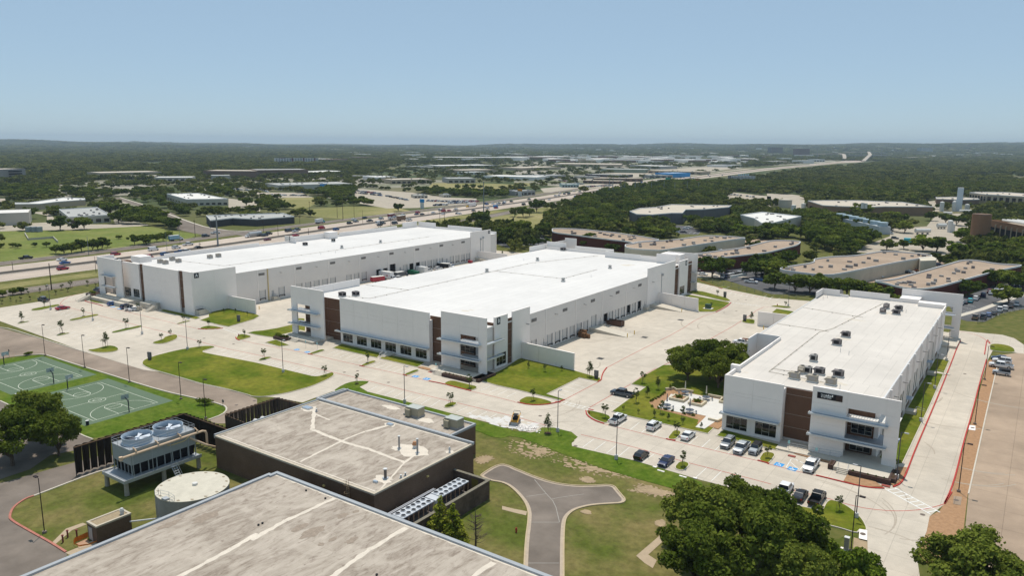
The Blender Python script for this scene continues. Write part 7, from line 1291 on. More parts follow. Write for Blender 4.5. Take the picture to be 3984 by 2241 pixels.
rk=thing('ladder_rack','brown ladders on a rack over the white service pickup','ladder',(sv.location.x,sv.location.y,0)); x,y=sv.location.x,sv.location.y
for i,yy in enumerate((-.6,-.2,.2,.6)): MB().box(x-.2,x+2.9,y+yy-.05,y+yy+.05,1.95,2.03).build('ladder_rail',mat('rack_brown',(.25,.10,.06),.6,.1,2),rk)
for xx in(0,1.3,2.6): MB().box(x+xx,x+xx+.06,y-.7,y+.7,1.88,1.94).build('cross_bar',GALV,rk)
for xx in(.1,2.5):
    for yy in(-.85,.85): MB().box(x+xx,x+xx+.06,y+yy-.03,y+yy+.03,1.1,1.9).build('rack_post',GALV,rk)
V('C',2400,1100,'suv','white',90,'white vehicle half hidden behind the dark wall of warehouse C',None)
V('A',1135,612,'hatch','blue',90,'bright blue hatchback beside the blue bay markings',G2); V('A',1275,645,'suv','navy',90,'navy utility vehicle left of two white ones',G2); V('A',1312,660,'jeep','white',90,'white off-roader between the navy and white cars',G2); V('A',1358,665,'sedan','white',90,'white car nearest the stairs below warehouse A',G2); V('A',630,655,'sedan','red',90,'crimson sedan parked on its own in the left lot',G2); V('A',435,572,'pickup','dark grey',180,'dark grey pickup at the far edge of the left lot',G2); V('A',982,475,'suv','navy',180,'navy utility vehicle near the left portal of warehouse A',G2)
# court between the warehouses
def boxtruck(c,rz,label,boxc,cabc,L_=7,h=3.6,name='box_truck',logo=False):
    o=thing(name,label,'truck',(*c,.04),None,rz)
    def bl(mb,nm,m_,par=None):
        me=bpy.data.meshes.new(nm); me.from_pydata(mb.v,[],mb.f); me.materials.append(m_); q=bpy.data.objects.new(nm,me); col.objects.link(q); q.parent=par or o; return q
    b=bl(MB().box(-L_/2,L_/2,-1.2,1.2,1.0,h),'cargo_box',boxc if not isinstance(boxc,str) else paint(boxc,PC[boxc])); bl(MB().box(-L_/2-.03,L_/2+.03,-1.23,1.23,h+.001,h+.05),'box_roof',CANW,b)
    if logo:
        for xx,m_ in((-1.8,BLK),(1.6,MATS['paint_red'])):
            for s_ in(-1,1): bl(MB().prism([(xx+.55*math.cos(a*math.pi/6),s_*1.21) for a in range(2)]+[(xx,s_*1.22)],0,0.01) if 0 else MB().add([(xx+.55*math.cos(a*math.pi/6),s_*1.21,2.3+.25*math.sin(a*math.pi/6)) for a in range(12)],[tuple(range(12))]),'logo_oval',m_,b)
    if cabc:
        P=paint(cabc,PC[cabc]); x=L_/2+.1; cb=bl(loft(MB(),[(x,1.0,.6,2.3,.15),(x+1.0,1.05,.5,2.35,.15),(x+1.5,1.05,.5,1.6,.12),(x+2.4,1.0,.5,1.35,.15)]),'cab',P); bl(MB().add([(x+1.02,-.85,2.3),(x+1.02,.85,2.3),(x+1.55,.85,1.62),(x+1.55,-.85,1.62)],[(0,1,2,3)]),'windscreen',WG,cb)
        for s_ in(-1,1): bl(MB().add([(x+.3,s_*1.06,1.5),(x+1.0,s_*1.06,1.5),(x+.95,s_*1.0,2.15),(x+.3,s_*1.0,2.15)],[(0,1,2,3)]),'window',WG,cb)
    for x in((-L_/2+1.2,-L_/2+2.3,L_/2+1.6) if cabc else(-.4,.6)):
        for s_ in(-1,1): bl(MB().tube([(x,s_*.85,.5),(x,s_*1.15,.5)],.5,12),'wheel',RUBBER)
    bl(MB().box(-L_/2,L_/2+(.1 if cabc else 1),-.5,.5,.6,.98),'chassis',BLK); return o
boxtruck((-239.7,244.9),R(0),'white box truck with round logos backed to the warehouse A dock','white','white',7,3.9,logo=True)
boxtruck((-237.6,237.3),R(75),'red enclosed trailer with white print in the court between the warehouses','red',None,6,2.9,'cargo_trailer'); boxtruck((-238.9,252.4),R(85),'dark grey van bodied truck in the court between the warehouses','dark grey','dark grey',4.5,2.8)
V('w',-235.8,248.3,'pickup','white',90,'white pickup behind the dark van truck','vehicles between the warehouses'); V('B',1710,280,'pickup','white',90,'white pickup beside the green dumpsters','vehicles between the warehouses'); V('B',1815,258,'suv','white',90,'white utility vehicle before the stake truck','vehicles between the warehouses'); V('B',1930,230,'pickup','blue',100,'blue pickup at the far end of the parked trucks','vehicles between the warehouses')
boxtruck((-240.2,285.6),R(10),'white stake truck with dark high sides at the docks',mat('stake_dark',(.03,.03,.035),.8,.2,2),'white',6.5,2.6)
def cont(k,x,y,l_,w_,h,m_,label,name='container',cat='container',rz=0,lid=None):
    c=gp(k,x,y); o=thing(name,label,cat,(*c,0)); MB().obox(c,rz,l_,w_,.1,h).build('body',m_,o); MB().obox(c,rz,l_+.12,w_+.12,h+.001,h+.12).build('lid',lid or m_,o); return o
cont('w',-240.2,269.4,5.5,2.4,2.9,paint('white',PC['white']),'white storage container beside the green dumpsters'); cont('B',855,400,5.0,2.4,2.5,mat('cont_grey',(.35,.38,.38),.7,.1,1),'grey storage container behind the left portal of warehouse B',rz=R(90)); GD=mat('dumpster_green',(.02,.12,.07),.6,.1,2)
cont('B',1545,300,2.6,2.0,1.9,GD,'green dumpster, left of two','dumpster','dumpster'); cont('B',1592,305,2.8,2.0,1.5,GD,'green dumpster, right of two','dumpster','dumpster'); cont('B',180,556,2.2,1.5,1.3,BLK,'black dumpster below the dock steps of warehouse A','dumpster','dumpster')
cont('B',1115,365,2.2,1.2,1.1,paint('yellow',PC['yellow']),'yellow machine behind the red trailer','compressor','machine'); cont('B',1075,372,2.6,.8,.35,paint('yellow',PC['yellow']),'low yellow lift part on the ground','machine_part','machine'); cont('B',2137,190,2.2,1.2,1.3,paint('red',PC['red']),'small red lift near the far ramp of warehouse A','lift','machine'); cont('B',1325,300,1.4,1.2,2.2,mat('tank_pale',(.5,.53,.55),.6,.1,2),'pale tank between the box truck and the dark opening','water_tank','tank')
# car parks beyond
K_=['white','silver','dark grey','black','navy','blue','red','grey','tan','white','white','silver']
K2_=['white','silver','black','dark grey','white','red','blue']
def rowcars(k,p0,p1,n,rz,grp,label,skip=.15,detail=False,kinds=('sedan','suv','pickup','hatch','suv'),seed=0,jit=.3):
    rr=random.Random(seed+n); a=Vector(gp(k,*p0)); b=Vector(gp(k,*p1)); 
    for i in range(n):
        if rr.random()<skip: continue
        c=a.lerp(b,i/max(1,n-1)); kd=rr.choice(kinds); cl=rr.choice(K_)
        put(vehicle(kd,cl,detail),(c.x+rr.uniform(-jit,jit),c.y+rr.uniform(-jit,jit),.05),R(rz+(180 if rr.random()<.3 else 0)),f'{cl} '+{'sedan':'sedan','suv':'utility vehicle','pickup':'pickup','hatch':'hatchback'}[kd]+' '+label,grp)
rr=random.Random(2)
for i,(x,y,kd,cl) in enumerate(((1945,605,'suv','white'),(1985,595,'sedan','dark grey'),(2035,585,'suv','teal'),(2090,560,'suv','white'),(2165,525,'suv','navy'),(2085,750,'pickup','tan'),(2165,745,'pickup','dark grey'),(2220,725,'hatch','blue'),(2275,705,'sedan','black'),(2330,675,'pickup','white'),(2385,660,'suv','white'),(2440,640,'suv','black'),(2500,615,'suv','white'),(2400,440,'sedan','white'),(2450,425,'suv','silver'),(2310,460,'sedan','black'),(2230,490,'suv','maroon'))): V('D',x,y,kd,cl,90,f'{cl} {"utility vehicle" if kd=="suv" else kd} in the asphalt lot right of warehouse C, '+('back row' if y<600 or i<5 else 'front row')+f' position {i%5+1}' if 0 else f'{cl} {"utility vehicle" if kd=="suv" else kd} in the '+('back' if i<5 or i>12 else 'front')+' row of the lot right of warehouse C','cars in the lot right of warehouse C')
for i,(x,y,kd,cl,rz,lb) in enumerate(((1890,312,'sedan','white',0,'white sedan alone beyond the far portal of warehouse B'),(1778,295,'hatch','blue',90,'blue hatchback behind the far portal of warehouse B'),(2375,390,'pickup','white',0,'white pickup alone in the lot beyond the truck court'),(2140,305,'suv','black',90,'black utility vehicle in the shaded row beyond warehouse B, left'),(2190,298,'sedan','black',90,'black sedan in the shaded row beyond warehouse B'),(2245,290,'sedan','dark grey',90,'dark grey sedan in the shaded row beyond warehouse B'),(2300,282,'suv','navy',90,'navy utility vehicle in the shaded row beyond warehouse B'),(2340,275,'sedan','silver',90,'silver sedan at the right of the shaded row'),(2500,325,'suv','dark grey',90,'dark vehicle under the tree beyond the truck court'))): V('C',x,y,kd,cl,rz,lb,'cars beyond the truck court')
for x,y,kd,cl,lb in((1385,290,'sedan','black','black car in the courtyard of the curved brown complex'),(1435,288,'sedan','white','white car in the courtyard of the curved brown complex'),(1460,272,'pickup','orange','orange pickup in the courtyard of the curved brown complex'),(1500,258,'suv','dark grey','dark vehicle by the open bay of the curved brown complex'),(1725,222,'suv','navy','navy vehicle at the gap between the two curved roofs'),(1110,335,'suv','white','white vehicle at the left end of the courtyard')): V('D',x,y,kd,cl,10,lb,'cars in the courtyard')
for x,y,kd,cl,lb in((1590,985,'sedan','dark grey','dark car at the back of the office lot'),(1720,1008,'sedan','white','white car in the office lot, left of three'),(1745,1003,'suv','white','white vehicle in the office lot, middle of three'),(1758,995,'sedan','white','white car in the office lot, right of three'),(1655,1042,'sedan','white','white car in front of the office lot'),(1700,1045,'sedan','black','black car in front of the office lot'),(1850,1255,'suv','white','white vehicle in the brown complex court, left'),(2145,1218,'suv','white','white vehicle in the brown complex court, right'),(2060,1245,'van','white','white van in the brown complex court')): V('c',x,y,kd,cl,20,lb,'cars beyond warehouse B')
for x,y,kd,cl,lb in((1440,1150,'van','teal','teal truck cab on the road by the turning circle'),(1232,1025,'sedan','blue','blue car behind the cooling units'),(1228,1060,'van','white','white van beside the cooling units'),(1282,1108,'suv','black','dark vehicle on the road by the turning circle')): V('d',x,y,kd,cl,0,lb,None,True,(1.5,1.5,1.5) if cl=='teal' else None)
pass
LATE=lambda:(rowcars('C',(2100,340),(2300,300),9,90,'cars beyond warehouse B','in the shaded row beyond the truck court',seed=31,detail=True),rowcars('C',(2430,360),(2576,385),4,0,'cars beyond warehouse B','under the trees beyond the truck court',seed=32),rowcars('D',(2250,505),(2576,440),9,90,'cars in the lot right of warehouse C','at the back under the trees right of warehouse C',seed=33))
# traffic
GT='traffic on the highway'
TF=[('A',260,150,'pickup','black'),('A',1022,198,'sedan','navy'),('a',1540,1225,'van','white'),('a',1885,1172,'pickup','white'),('a',1990,1202,'sedan','black'),('a',2062,1085,'suv','dark grey'),('a',2160,1055,'pickup','white'),('b',78,1080,'suv','dark grey'),('b',105,1122,'sedan','maroon'),('b',385,1038,'sedan','silver'),('b',992,940,'suv','grey'),('b',970,918,'sedan','white'),('b',1080,900,'sedan','navy'),('b',1130,934,'pickup','dark grey'),('b',1245,911,'suv','silver'),('b',1230,975,'sedan','black'),('b',1380,898,'suv','silver'),('b',1600,865,'sedan','navy'),('b',1655,865,'sedan','black'),('b',1840,826,'van','white'),('b',1865,863,'sedan','white'),('b',1992,818,'pickup','white'),('b',2170,828,'sedan','black'),('b',2030,859,'sedan','white'),('b',2310,808,'suv','white'),('b',2480,748,'van','white'),('b',2550,738,'suv','black'),('c',150,716,'pickup','dark grey'),('c',505,660,'suv','navy'),('c',548,660,'suv','black'),('c',600,634,'suv','white'),('c',658,674,'suv','red'),('c',940,612,'sedan','white'),('c',840,624,'sedan','white')]
WHR={'A':'at the far left of the highway','a':'behind the left half of warehouse A','b':'behind the right half of warehouse A','c':'farther up the highway'}
for k,x,y,kd,cl in TF: V(k,x,y,kd,cl,92 if k in'Aa' else 97,f'{cl} {"utility vehicle" if kd=="suv" else kd} driving {WHR[k]}',GT,False,(1.1,1.1,1.1))
boxtruck(gp('a',1745,1125),R(88),'pale blue box truck on the frontage road',mat('pale_blue_box',(.30,.48,.56),.6,.05,1),'white',6.5,3.4); boxtruck(gp('b',622,950),R(100),'white and teal bus like truck on the frontage road','white','teal',7,3.5); boxtruck(gp('b',1445,925),R(97),'brown covered truck on the highway',mat('brown_tarp',(.20,.13,.09),.9,.15,1),'white',9,4.2); boxtruck(gp('b',1345,895),R(97),'dark red dump truck on the highway','maroon','maroon',7,3.4); boxtruck(gp('b',2150,785),R(-83),'white semi trailer with a yellow cab on the highway','white','yellow',13,4.1,'semi_truck'); boxtruck(gp('c',700,618),R(-80),'white semi on the highway beyond the poles','white','white',12,4.0,'semi_truck')
tk=boxtruck(gp('b',-20,1085),R(-85),'tanker truck with a silver tank on the highway',mat('silver_tank',(.5,.5,.5),.3,.05,1,metal=.5),'white',10,1.3,'tanker_truck'); me=MB().tube([(-5,0,2.3),(5,0,2.3)],1.15,16); q=bpy.data.meshes.new('tank'); q.from_pydata(me.v,[],me.f); q.materials.append(MATS['silver_tank']); qo=bpy.data.objects.new('tank',q); col.objects.link(qo); qo.parent=tk
rr=random.Random(44)
for i in range(64):
    q=HCs[rr.randrange(10,len(HCs)-22)]; ln=rr.choice((5,9,13,17,-9,-13,-17,-21)); y=q[1]+rr.uniform(-20,20); 
    if y<150: continue
    x=np.interp(y,[h[1] for h in HCs],[h[0] for h in HCs])-ln; kd=rr.choice(('sedan','suv','pickup','van','suv')); cl=rr.choice(K2_)
    V('w',x,y,kd,cl,96,f'{cl} {"utility vehicle" if kd=="suv" else kd} in the '+('far' if ln>0 else 'near')+' lanes '+('beyond the bend' if y>700 else 'behind the left warehouse'),GT,False,(1.1,1.1,1.1))
rowcars('b',(980,625),(1250,660),22,0,'cars on the far showroom lots','on the showroom lot left of the trees'); rowcars('b',(970,645),(1240,675),20,0,'cars on the far showroom lots','on the showroom lot, second row',seed=3); rowcars('b',(1300,680),(1500,720),14,0,'cars on the far showroom lots','between the showroom trees',seed=4)
rowcars('b',(1720,730),(1900,735),12,90,'cars on the far showroom lots','before the small showroom',seed=5); rowcars('b',(1900,735),(2210,735),24,90,'cars on the far showroom lots','on the bright showroom forecourt',seed=6); rowcars('b',(1780,775),(1900,770),9,90,'cars on the far showroom lots','at the highway edge of the forecourt',seed=7); rowcars('b',(1920,755),(2160,745),18,90,'cars on the far showroom lots','in the front forecourt row',seed=8)
rowcars('a',(2330,610),(2576,630),16,0,'cars on the far left lots','on the lot beside the blue fronted store',seed=9); rowcars('b',(0,600),(110,640),9,0,'cars on the far left lots','by the left corner of the blue fronted store',seed=10); rowcars('b',(120,670),(480,675),14,90,'cars on the far left lots','before the blue fronted store',seed=11)
rowcars('c',(430,520),(680,560),16,0,'vehicles in the trade yards','in the yard by the low roofs',seed=12,kinds=('van','suv','van','pickup') if 0 else ('suv','pickup')); rowcars('c',(640,590),(980,575),18,0,'vehicles in the trade yards','in the yard beside the highway',seed=13); rowcars('c',(2120,660),(2400,690),10,90,'cars in the far lot by the wood','in the far lot by the wood',seed=14); rowcars('c',(2440,545),(2576,550),8,90,'cars by the far hotel','beside the tall pale hotel',seed=15); rowcars('c',(20,1095),(110,1100),5,90,'cars beyond the dry field','on the small lot beyond the dry field',seed=16)
rowcars('c',(1300,500),(1800,495),16,90,'cars near the blue building','near the long blue building',seed=17)
LATE()
# ---------------------------------------------------------------- buildings beyond
TAN=mat('tan_precast',(.40,.33,.24),.9,.06,.3); PALE=mat('pale_precast',(.47,.44,.38),.9,.05,.3); GREYW=mat('grey_wall',(.33,.33,.31),.9,.05,.3); WHW=mat('white_wall',(.62,.62,.60),.9,.05,.3); BRNW=mat('brown_wall',(.17,.115,.085),.9,.1,.4); REDB=mat('dark_red_brick',(.11,.035,.028),.9,.15,2,joint=(.6,.25,.03,.7,'z',.5)); CREAM=mat('cream_wall',(.58,.52,.42),.9,.08,.25,.2,.06)
RTAN=mat('tan_gravel_roof',(.36,.275,.205),.95,.14,.4,.06,.12); RWH=mat('white_far_roof',(.68,.66,.62),.9,.06,.1); RPK=mat('pale_tan_roof',(.52,.46,.38),.9,.08,.1); RGY=mat('grey_far_roof',(.40,.40,.38),.9,.08,.1); BLU=mat('bright_blue_wall',(.03,.25,.55),.7,.05,.3); ORG=mat('orange_panel',(.55,.14,.04),.7,.1,.5); DKW=mat('dark_shop_wall',(.06,.06,.065),.8,.1,.5); CHW=mat('charcoal_wall',(.12,.12,.125),.8,.1,.5)
def CLR(P,dd,f=.17):
    if dd<450: return
    u=Vector((sum(p[0] for p in P)/len(P),sum(p[1] for p in P)/len(P))).normalized()*dd*f; v=Vector((u.y,-u.x)).normalized()*3
    q=sorted((Vector(p) for p in P),key=lambda p:p.dot(v)); EXCL.append([tuple(q[0]-v),tuple(q[-1]+v),tuple(q[-1]+v-u),tuple(q[0]-v-u)])
def far(k,x0,y0,x1,y1,dy,dep,wall,roof,label,nwin=0,rows=1,cat='building',name='building',units=0,wm=None,par=True):
    """block whose front foot runs between the two points, dy zoom px tall, dep metres deep"""
    a=Vector(gp(k,x0,y0));b=Vector(gp(k,x1,y1)); H=hpx(k,(x0+x1)/2,(y0+y1)/2,dy); t=(b-a).normalized(); nn=Vector((-t.y,t.x))
    if nn.dot(a)<0: nn=-nn
    L_=(b-a).length; ang=math.atan2(t.y,t.x); c=(a+b)/2+nn*dep/2; o=thing(name,label,cat,(c.x,c.y,0))
    P=[tuple(a),tuple(b),tuple(b+nn*dep),tuple(a+nn*dep)]; EXCL.append([tuple(Vector(p)+(Vector(p)-c).normalized()*5-t*0) for p in P])
    MB().prism(P,0,H-.3).build('wall',wall,o); MB().prism(inset(P,.5),H-.301,H-.15).build('roof',roof,o); MB().ring(ccw(P),inset(P,.49),H-.299,H+.25).build('parapet',wall if par else roof,o)
    if nwin:
        for r in range(rows):
            z0=H*(r+.3)/rows if rows>1 else H*.15; z1=H*(r+.8)/rows if rows>1 else H*.6
            for i in range(nwin): q=a+t*L_*(i+.5)/nwin-nn*.05; MB().obox((q.x,q.y),ang,L_/nwin*.62,.12,z0,z1).build('window',wm or GLASS,o)
    rr=random.Random(int(abs(x0)*7+y0))
    for i in range(units): q=a+t*L_*rr.uniform(.1,.9)+nn*dep*rr.uniform(.15,.85); MB().obox((q.x,q.y),ang,rr.uniform(1.5,3),rr.uniform(1.2,2.2),H-.14,H+rr.uniform(.8,1.4)).build('rooftop_unit',ACU if rr.random()<.6 else CANW,o)
    return o
def poly(k,pts,h,wall,roof,label,units=0,cat='building',name='building',sm=0,lm=None,lip=.5,cells=None,wmat=None,wins=None,udark=.5):
    p=W(k,*pts,h=h) if k else W(*pts,h=h)
    if sm: p=chaikin(p,sm,True,4.0); p=chaikin(p,1,True,1.6)
    p=ccw(p); cx_=sum(q[0] for q in p)/len(p); cy_=sum(q[1] for q in p)/len(p); o=thing(name,label,cat,(cx_,cy_,0)); EXCL.append(inset(p,-3)); CLR(p,math.hypot(cx_,cy_),.11)
    MB().prism(p,0,h-.2).build('wall',wall,o); MB().sheet(inset(p,.25),h-.15).build('roof',roof,o); MB().ring(p,inset(p,.4),h-.199,h+lip).build('parapet',lm or PARA,o)
    rr=random.Random(len(p)+int(cx_)); xs=[q[0] for q in p]; ys=[q[1] for q in p]; n=0; g=0; ip=inset(p,2.5)
    while n<units and g<4000:
        g+=1; x=rr.uniform(min(xs),max(xs)); y=rr.uniform(min(ys),max(ys))
        if inpoly(x,y,ip): MB().obox((x,y),rr.choice((0,.05,-.1)),rr.uniform(1,2.2),rr.uniform(.9,1.5),h-.149,h+rr.uniform(.5,1.1)).build('rooftop_unit',ACD if rr.random()<udark else ACU,o); n+=1
    if wins:
        for (i,nw,z0,z1) in wins:
            a=Vector(p[i]);b=Vector(p[(i+1)%len(p)]); t=(b-a).normalized(); nn=Vector((t.y,-t.x)); L_=(b-a).length
            for j in range(nw): q=a+t*L_*(j+.5)/nw+nn*.04; MB().obox((q.x,q.y),math.atan2(t.y,t.x),L_/nw*.6,.1,z0,z1).build('window',GLASS,o)
    return o
# brown-roofed complexes
K1=poly('c',[(380,1000),(640,1008),(1010,1045),(1250,1080),(1400,1105),(1480,1122),(1215,1142),(1190,1160),(1170,1140),(850,1104),(600,1070),(380,1044)],6.2,REDB,RTAN,'brown roofed complex curving behind warehouse B, left wing',16,sm=1)
K1b=poly('c',[(1105,1172),(1130,1162),(1210,1155),(1240,1140),(1540,1124),(1700,1105),(1870,1080),(1960,1074),(2200,1085),(2350,1102),(2225,1112),(1850,1168),(1480,1226),(1420,1222),(1250,1215),(1120,1200)],6.2,CREAM,RTAN,'brown roofed complex with a cream court wall, middle wing',20,sm=1)
K2=poly(None,['c',(1775,1262),(1900,1250),(2280,1200),(2520,1140),'d',(50,1126),(160,1122),(350,1133),(310,1172),(180,1205),(0,1250),'c',(2300,1275),(2080,1300),(1870,1312),(1775,1296)],6.2,REDB,RTAN,'brown roofed building with dark red walls before the parking lot',18,sm=1,wins=[])
K3=poly('D',[(105,245),(480,187),(462,160),(500,148),(680,125),(870,122),(1080,85),(1180,72),(1400,85),(1640,112),(1658,122),(1640,134),(1420,165),(1180,210),(790,290),(600,322),(170,270)],6.0,CREAM,RTAN,'curved brown roofed building with a cream court wall behind warehouse C',22,sm=1)
K4=poly('D',[(1045,372),(1250,365),(1850,195),(1960,162),(2110,165),(2300,202),(2540,212),(2558,222),(2300,275),(1700,440),(1500,462),(1300,432),(1180,395)],6.0,REDB,RTAN,'curved brown roofed building with many pale rooftop boxes at the right',24,sm=1,udark=.25)
for nm,pts in(('D',((1000,330),(1100,300),(1300,255),(1460,215))),): 
    for x,y in pts: c=gp(nm,x-15,y+15,0)
sheet('court_paving',W('D',(860,395),(950,350),(1500,235),(1700,175),(1960,165),(1300,390),(1040,420)),.02,OLDC); sheet('court_paving',W('c',(1500,1260),(2230,1110),(2576,1110),(2500,1190),(1900,1280)),.02,OLDC)
def doors(par,k,pts,w_,h,m_):
    for x,y in pts: c=gp(k,x,y); MB().obox(c,0 if k!='D' else R(90),w_,.6,0,h).build('bay_door',m_,par)
doors(K3,'D',((1003,345),(1105,318),(1298,278),(945,350)),2.2,3.0,DARK); doors(K1b,'c',((1850,1240),(1955,1230)),3,3.2,DARK)
CW=thing('court_wall','tall cream wall block at the head of the curved courtyard','wall',(*gp('D',1600,250),0)); MB().prism(W('D',(1520,138),(1655,128),(1700,150),(1690,170),(1540,175),h=6.0),0,6.4).build('wall',CREAM,CW)
STR=mat('white_fascia',(.62,.62,.58),.7,.05,1); 
for k,p,lb in(('C',((2170,355),(2330,325)),'x'),('D',((1740,520),(1890,470)),'x')):
    q=W(k,*[(a,b-25) for a,b in p],h=2.2); MB().strip(q,.6,1.6,2.8).build('window_band',STR,K2 if k=='C' else K4)
# office, white roofs, long brown building
poly('c',[(1158,832),(1265,800),(1420,790),(1580,762),(1900,768),(2180,772),(2150,790),(1900,812),(1720,815),(1690,850),(1575,850),(1385,866),(1230,862)],8.5,CHW,RPK,'office with a pale flat roof half hidden in the wood',10,wins=[(0,4,1,6)])
poly('c',[(2268,868),(2490,838),(2880,882),(2600,948),(2480,952),(2410,905)],7.5,PALE,RWH,'white roofed building with many vents among the trees',12,udark=.2)
LB=poly('d',[(410,725),(560,722),(930,722),(1100,730),(1350,738),(1665,786),(1180,784),(1000,790),(700,780),(560,772)],8.0,mat('brown_panel_wall',(.21,.14,.09),.9,.08,.4),RPK,'long brown building with a tan roof in front of the far wood',12)
for i in range(6): c=gp('d',438+i*17,822+i*5); MB().obox(c,R(40),2.2,.8,0,4.5).build('bay_door',DARK,LB)
poly('d',[(2030,642),(2100,636),(2400,640),(2700,660),(2700,690),(2576,684),(2200,662)],10,TAN,RPK,'tan office at the far right edge with dark windows',8,wins=[(0,6,3,8),(6,6,3,8)])
poly('d',[(1690,690),(1900,686),(2110,700),(2130,712),(1950,716),(1700,706)],5,BRNW,RPK,'low brown building left of the white tower',4)
BT=thing('brown_plant_building','large brown plant building with a round corner tower at the right edge','building',(*gp('d',2125,1180),0)); RBW=mat('reddish_brown_block',(.25,.14,.08),.9,.08,.5,joint=(1.2,.4,.02,.85,'z',.5)); tc=gp('d',2120,1165); MB().cyl(*tc,0,19,5.4,32).build('tower',RBW,BT); MB().cyl(*tc,19.001,19.5,5.2,32).build('tower_roof',BRNW,BT)
c0=gp('d',2190,1130); c1=gp('d',2640,1240); a=Vector(c0);b=Vector(c1); t=(b-a).normalized(); nn=Vector((-t.y,t.x)); 
P=[tuple(a+nn*1),tuple(a+t*60+nn*1),tuple(a+t*60+nn*45),tuple(a+nn*45)]; EXCL.append(P); MB().prism(P,0,12.5).build('wall',RBW,BT); MB().ring(ccw(P),inset(P,.8),12.5,14.2).build('parapet',RBW,BT); MB().sheet(inset(P,.5),12.52).build('roof',RPK,BT)
for i in range(9): q=a+t*(3+i*6.3)+nn*.9; MB().obox((q.x+t.x*2.2,q.y+t.y*2.2),math.atan2(t.y,t.x),4.6,.3,3,10).build('window',DARK,BT); MB().obox((q.x-t.x*.6,q.y-t.y*.6),math.atan2(t.y,t.x),.7,.9,0,12).build('pilaster',TAN,BT)
for i in range(4): q=a+t*2+nn*(8+i*3); MB().tube([(q.x,q.y,14.3),(q.x+t.x*20,q.y+t.y*20,14.6),(q.x+t.x*55,q.y+t.y*55,14.6)],.7,8).build('roof_pipe',CANW,BT)
q=a+t*30+nn*30; MB().obox((q.x+10,q.y+14),math.atan2(t.y,t.x),50,20,12.6,21).build('upper_block',mat('dark_brown_block',(.12,.085,.075),.9,.1,1),BT)
# industrial kit
def tankv(k,x,y,dy,r,label,name='storage_tank',m_=None):
    c=gp(k,x,y); H=hpx(k,x,y,dy); o=thing(name,label,'tank',(*c,0)); MB().cyl(*c,0,H*.93,r,20).build('shell',m_ or CANW,o); MB().cyl(*c,H*.931,H,r,20,r*.3).build('dome',m_ or CANW,o); EXCL.append([(c[0]-r-4,c[1]-r-4),(c[0]+r+4,c[1]-r-4),(c[0]+r+4,c[1]+r+4),(c[0]-r-4,c[1]+r+4)]); CLR(EXCL[-1],math.hypot(*c),.10)
tankv('d',180,790,85,6.4,'wide cream tank left of the long brown building',m_=mat('cream_tank',(.5,.45,.37),.8,.05,.5)); tankv('d',265,820,58,2.2,'small white tank right of the cream tank'); tankv('d',365,805,58,2.2,'white tank at the left end of the long brown building'); tankv('d',1748,828,98,1.9,'white upright tank left of the white tower'); tankv('d',2002,828,72,2.1,'white upright tank right of the white tower'); tankv('d',1830,1040,125,1.7,'tall white tank in the yard, left of two'); tankv('d',1855,1040,92,1.6,'white tank in the yard, right of two'); tankv('d',1868,830,105,1.6,'white upright tank hard against the white tower')
c=gp('d',1918,828); WT=thing('white_tower','tall slim white process tower','tower',(*c,0)); MB().box(c[0]-2.4,c[0]+2.4,c[1]-2.4,c[1]+2.4,0,22.2).build('casing',mat('tower_white',(.62,.66,.70),.7,.04,1),WT); MB().box(c[0]-2.3,c[0]+2.3,c[1]-2.3,c[1]+2.3,22.21,22.6).build('cap',CANW,WT); MB().box(c[0]-4.6,c[0]-2.45,c[1]-2,c[1]+2,0,10).build('side_casing',CANW,WT)
def tankh(k,p0,p1,r,z,label):
    a=gp(k,*p0);b=gp(k,*p1); o=thing('horizontal_tank',label,'tank',(*a,0)); MB().tube([(*a,z),(*b,z)],r,14).build('shell',CANW,o); 
    for t in(.15,.5,.85): x=a[0]+(b[0]-a[0])*t;y=a[1]+(b[1]-a[1])*t; MB().box(x-.6,x+.6,y-.6,y+.6,0,z-r*.7).build('saddle',ACU,o)
tankh('d',(1925,850),(2330,862),1.3,2.4,'long white pipe like tank right of the white tower'); tankh('d',(1765,868),(1855,872),1.2,2.2,'white horizontal tank left of the white tower'); tankh('d',(1485,1060),(1630,1060),1.5,2.6,'white horizontal tank beside the turning circle'); tankh('d',(1705,1005),(1790,1005),1.6,2.6,'grey horizontal tank in the fenced yard')
CU=thing('cooling_units','row of seven pale round cooling units on a long base','cooling units',(*gp('d',900,960),0)); a=Vector(gp('d',735,955));b=Vector(gp('d',1150,1055)); t=(b-a).normalized(); CLR([tuple(a),tuple(b)],600,.12); MB().obox(tuple((a+b)/2),math.atan2(t.y,t.x),(b-a).length+8,8,0,5.5).build('base',mat('cu_base',(.45,.48,.50),.7,.05,1),CU)
for i in range(7): q=a+(b-a)*(i/6); MB().cyl(q.x,q.y,5.51,8.2,3.3,20,3.6).build('fan_cylinder',mat('cu_cyl',(.36,.45,.50),.6,.05,1),CU)
c=gp('d',955,800,8); RTK=thing('rooftop_tank','twin white tanks standing on the long brown building','tank',(*c,8)); MB().cyl(c[0],c[1],8,13,1.3,14).build('shell',CANW,RTK); MB().cyl(c[0]+2.4,c[1]+1,8,12.6,1.3,14).build('shell',CANW,RTK)
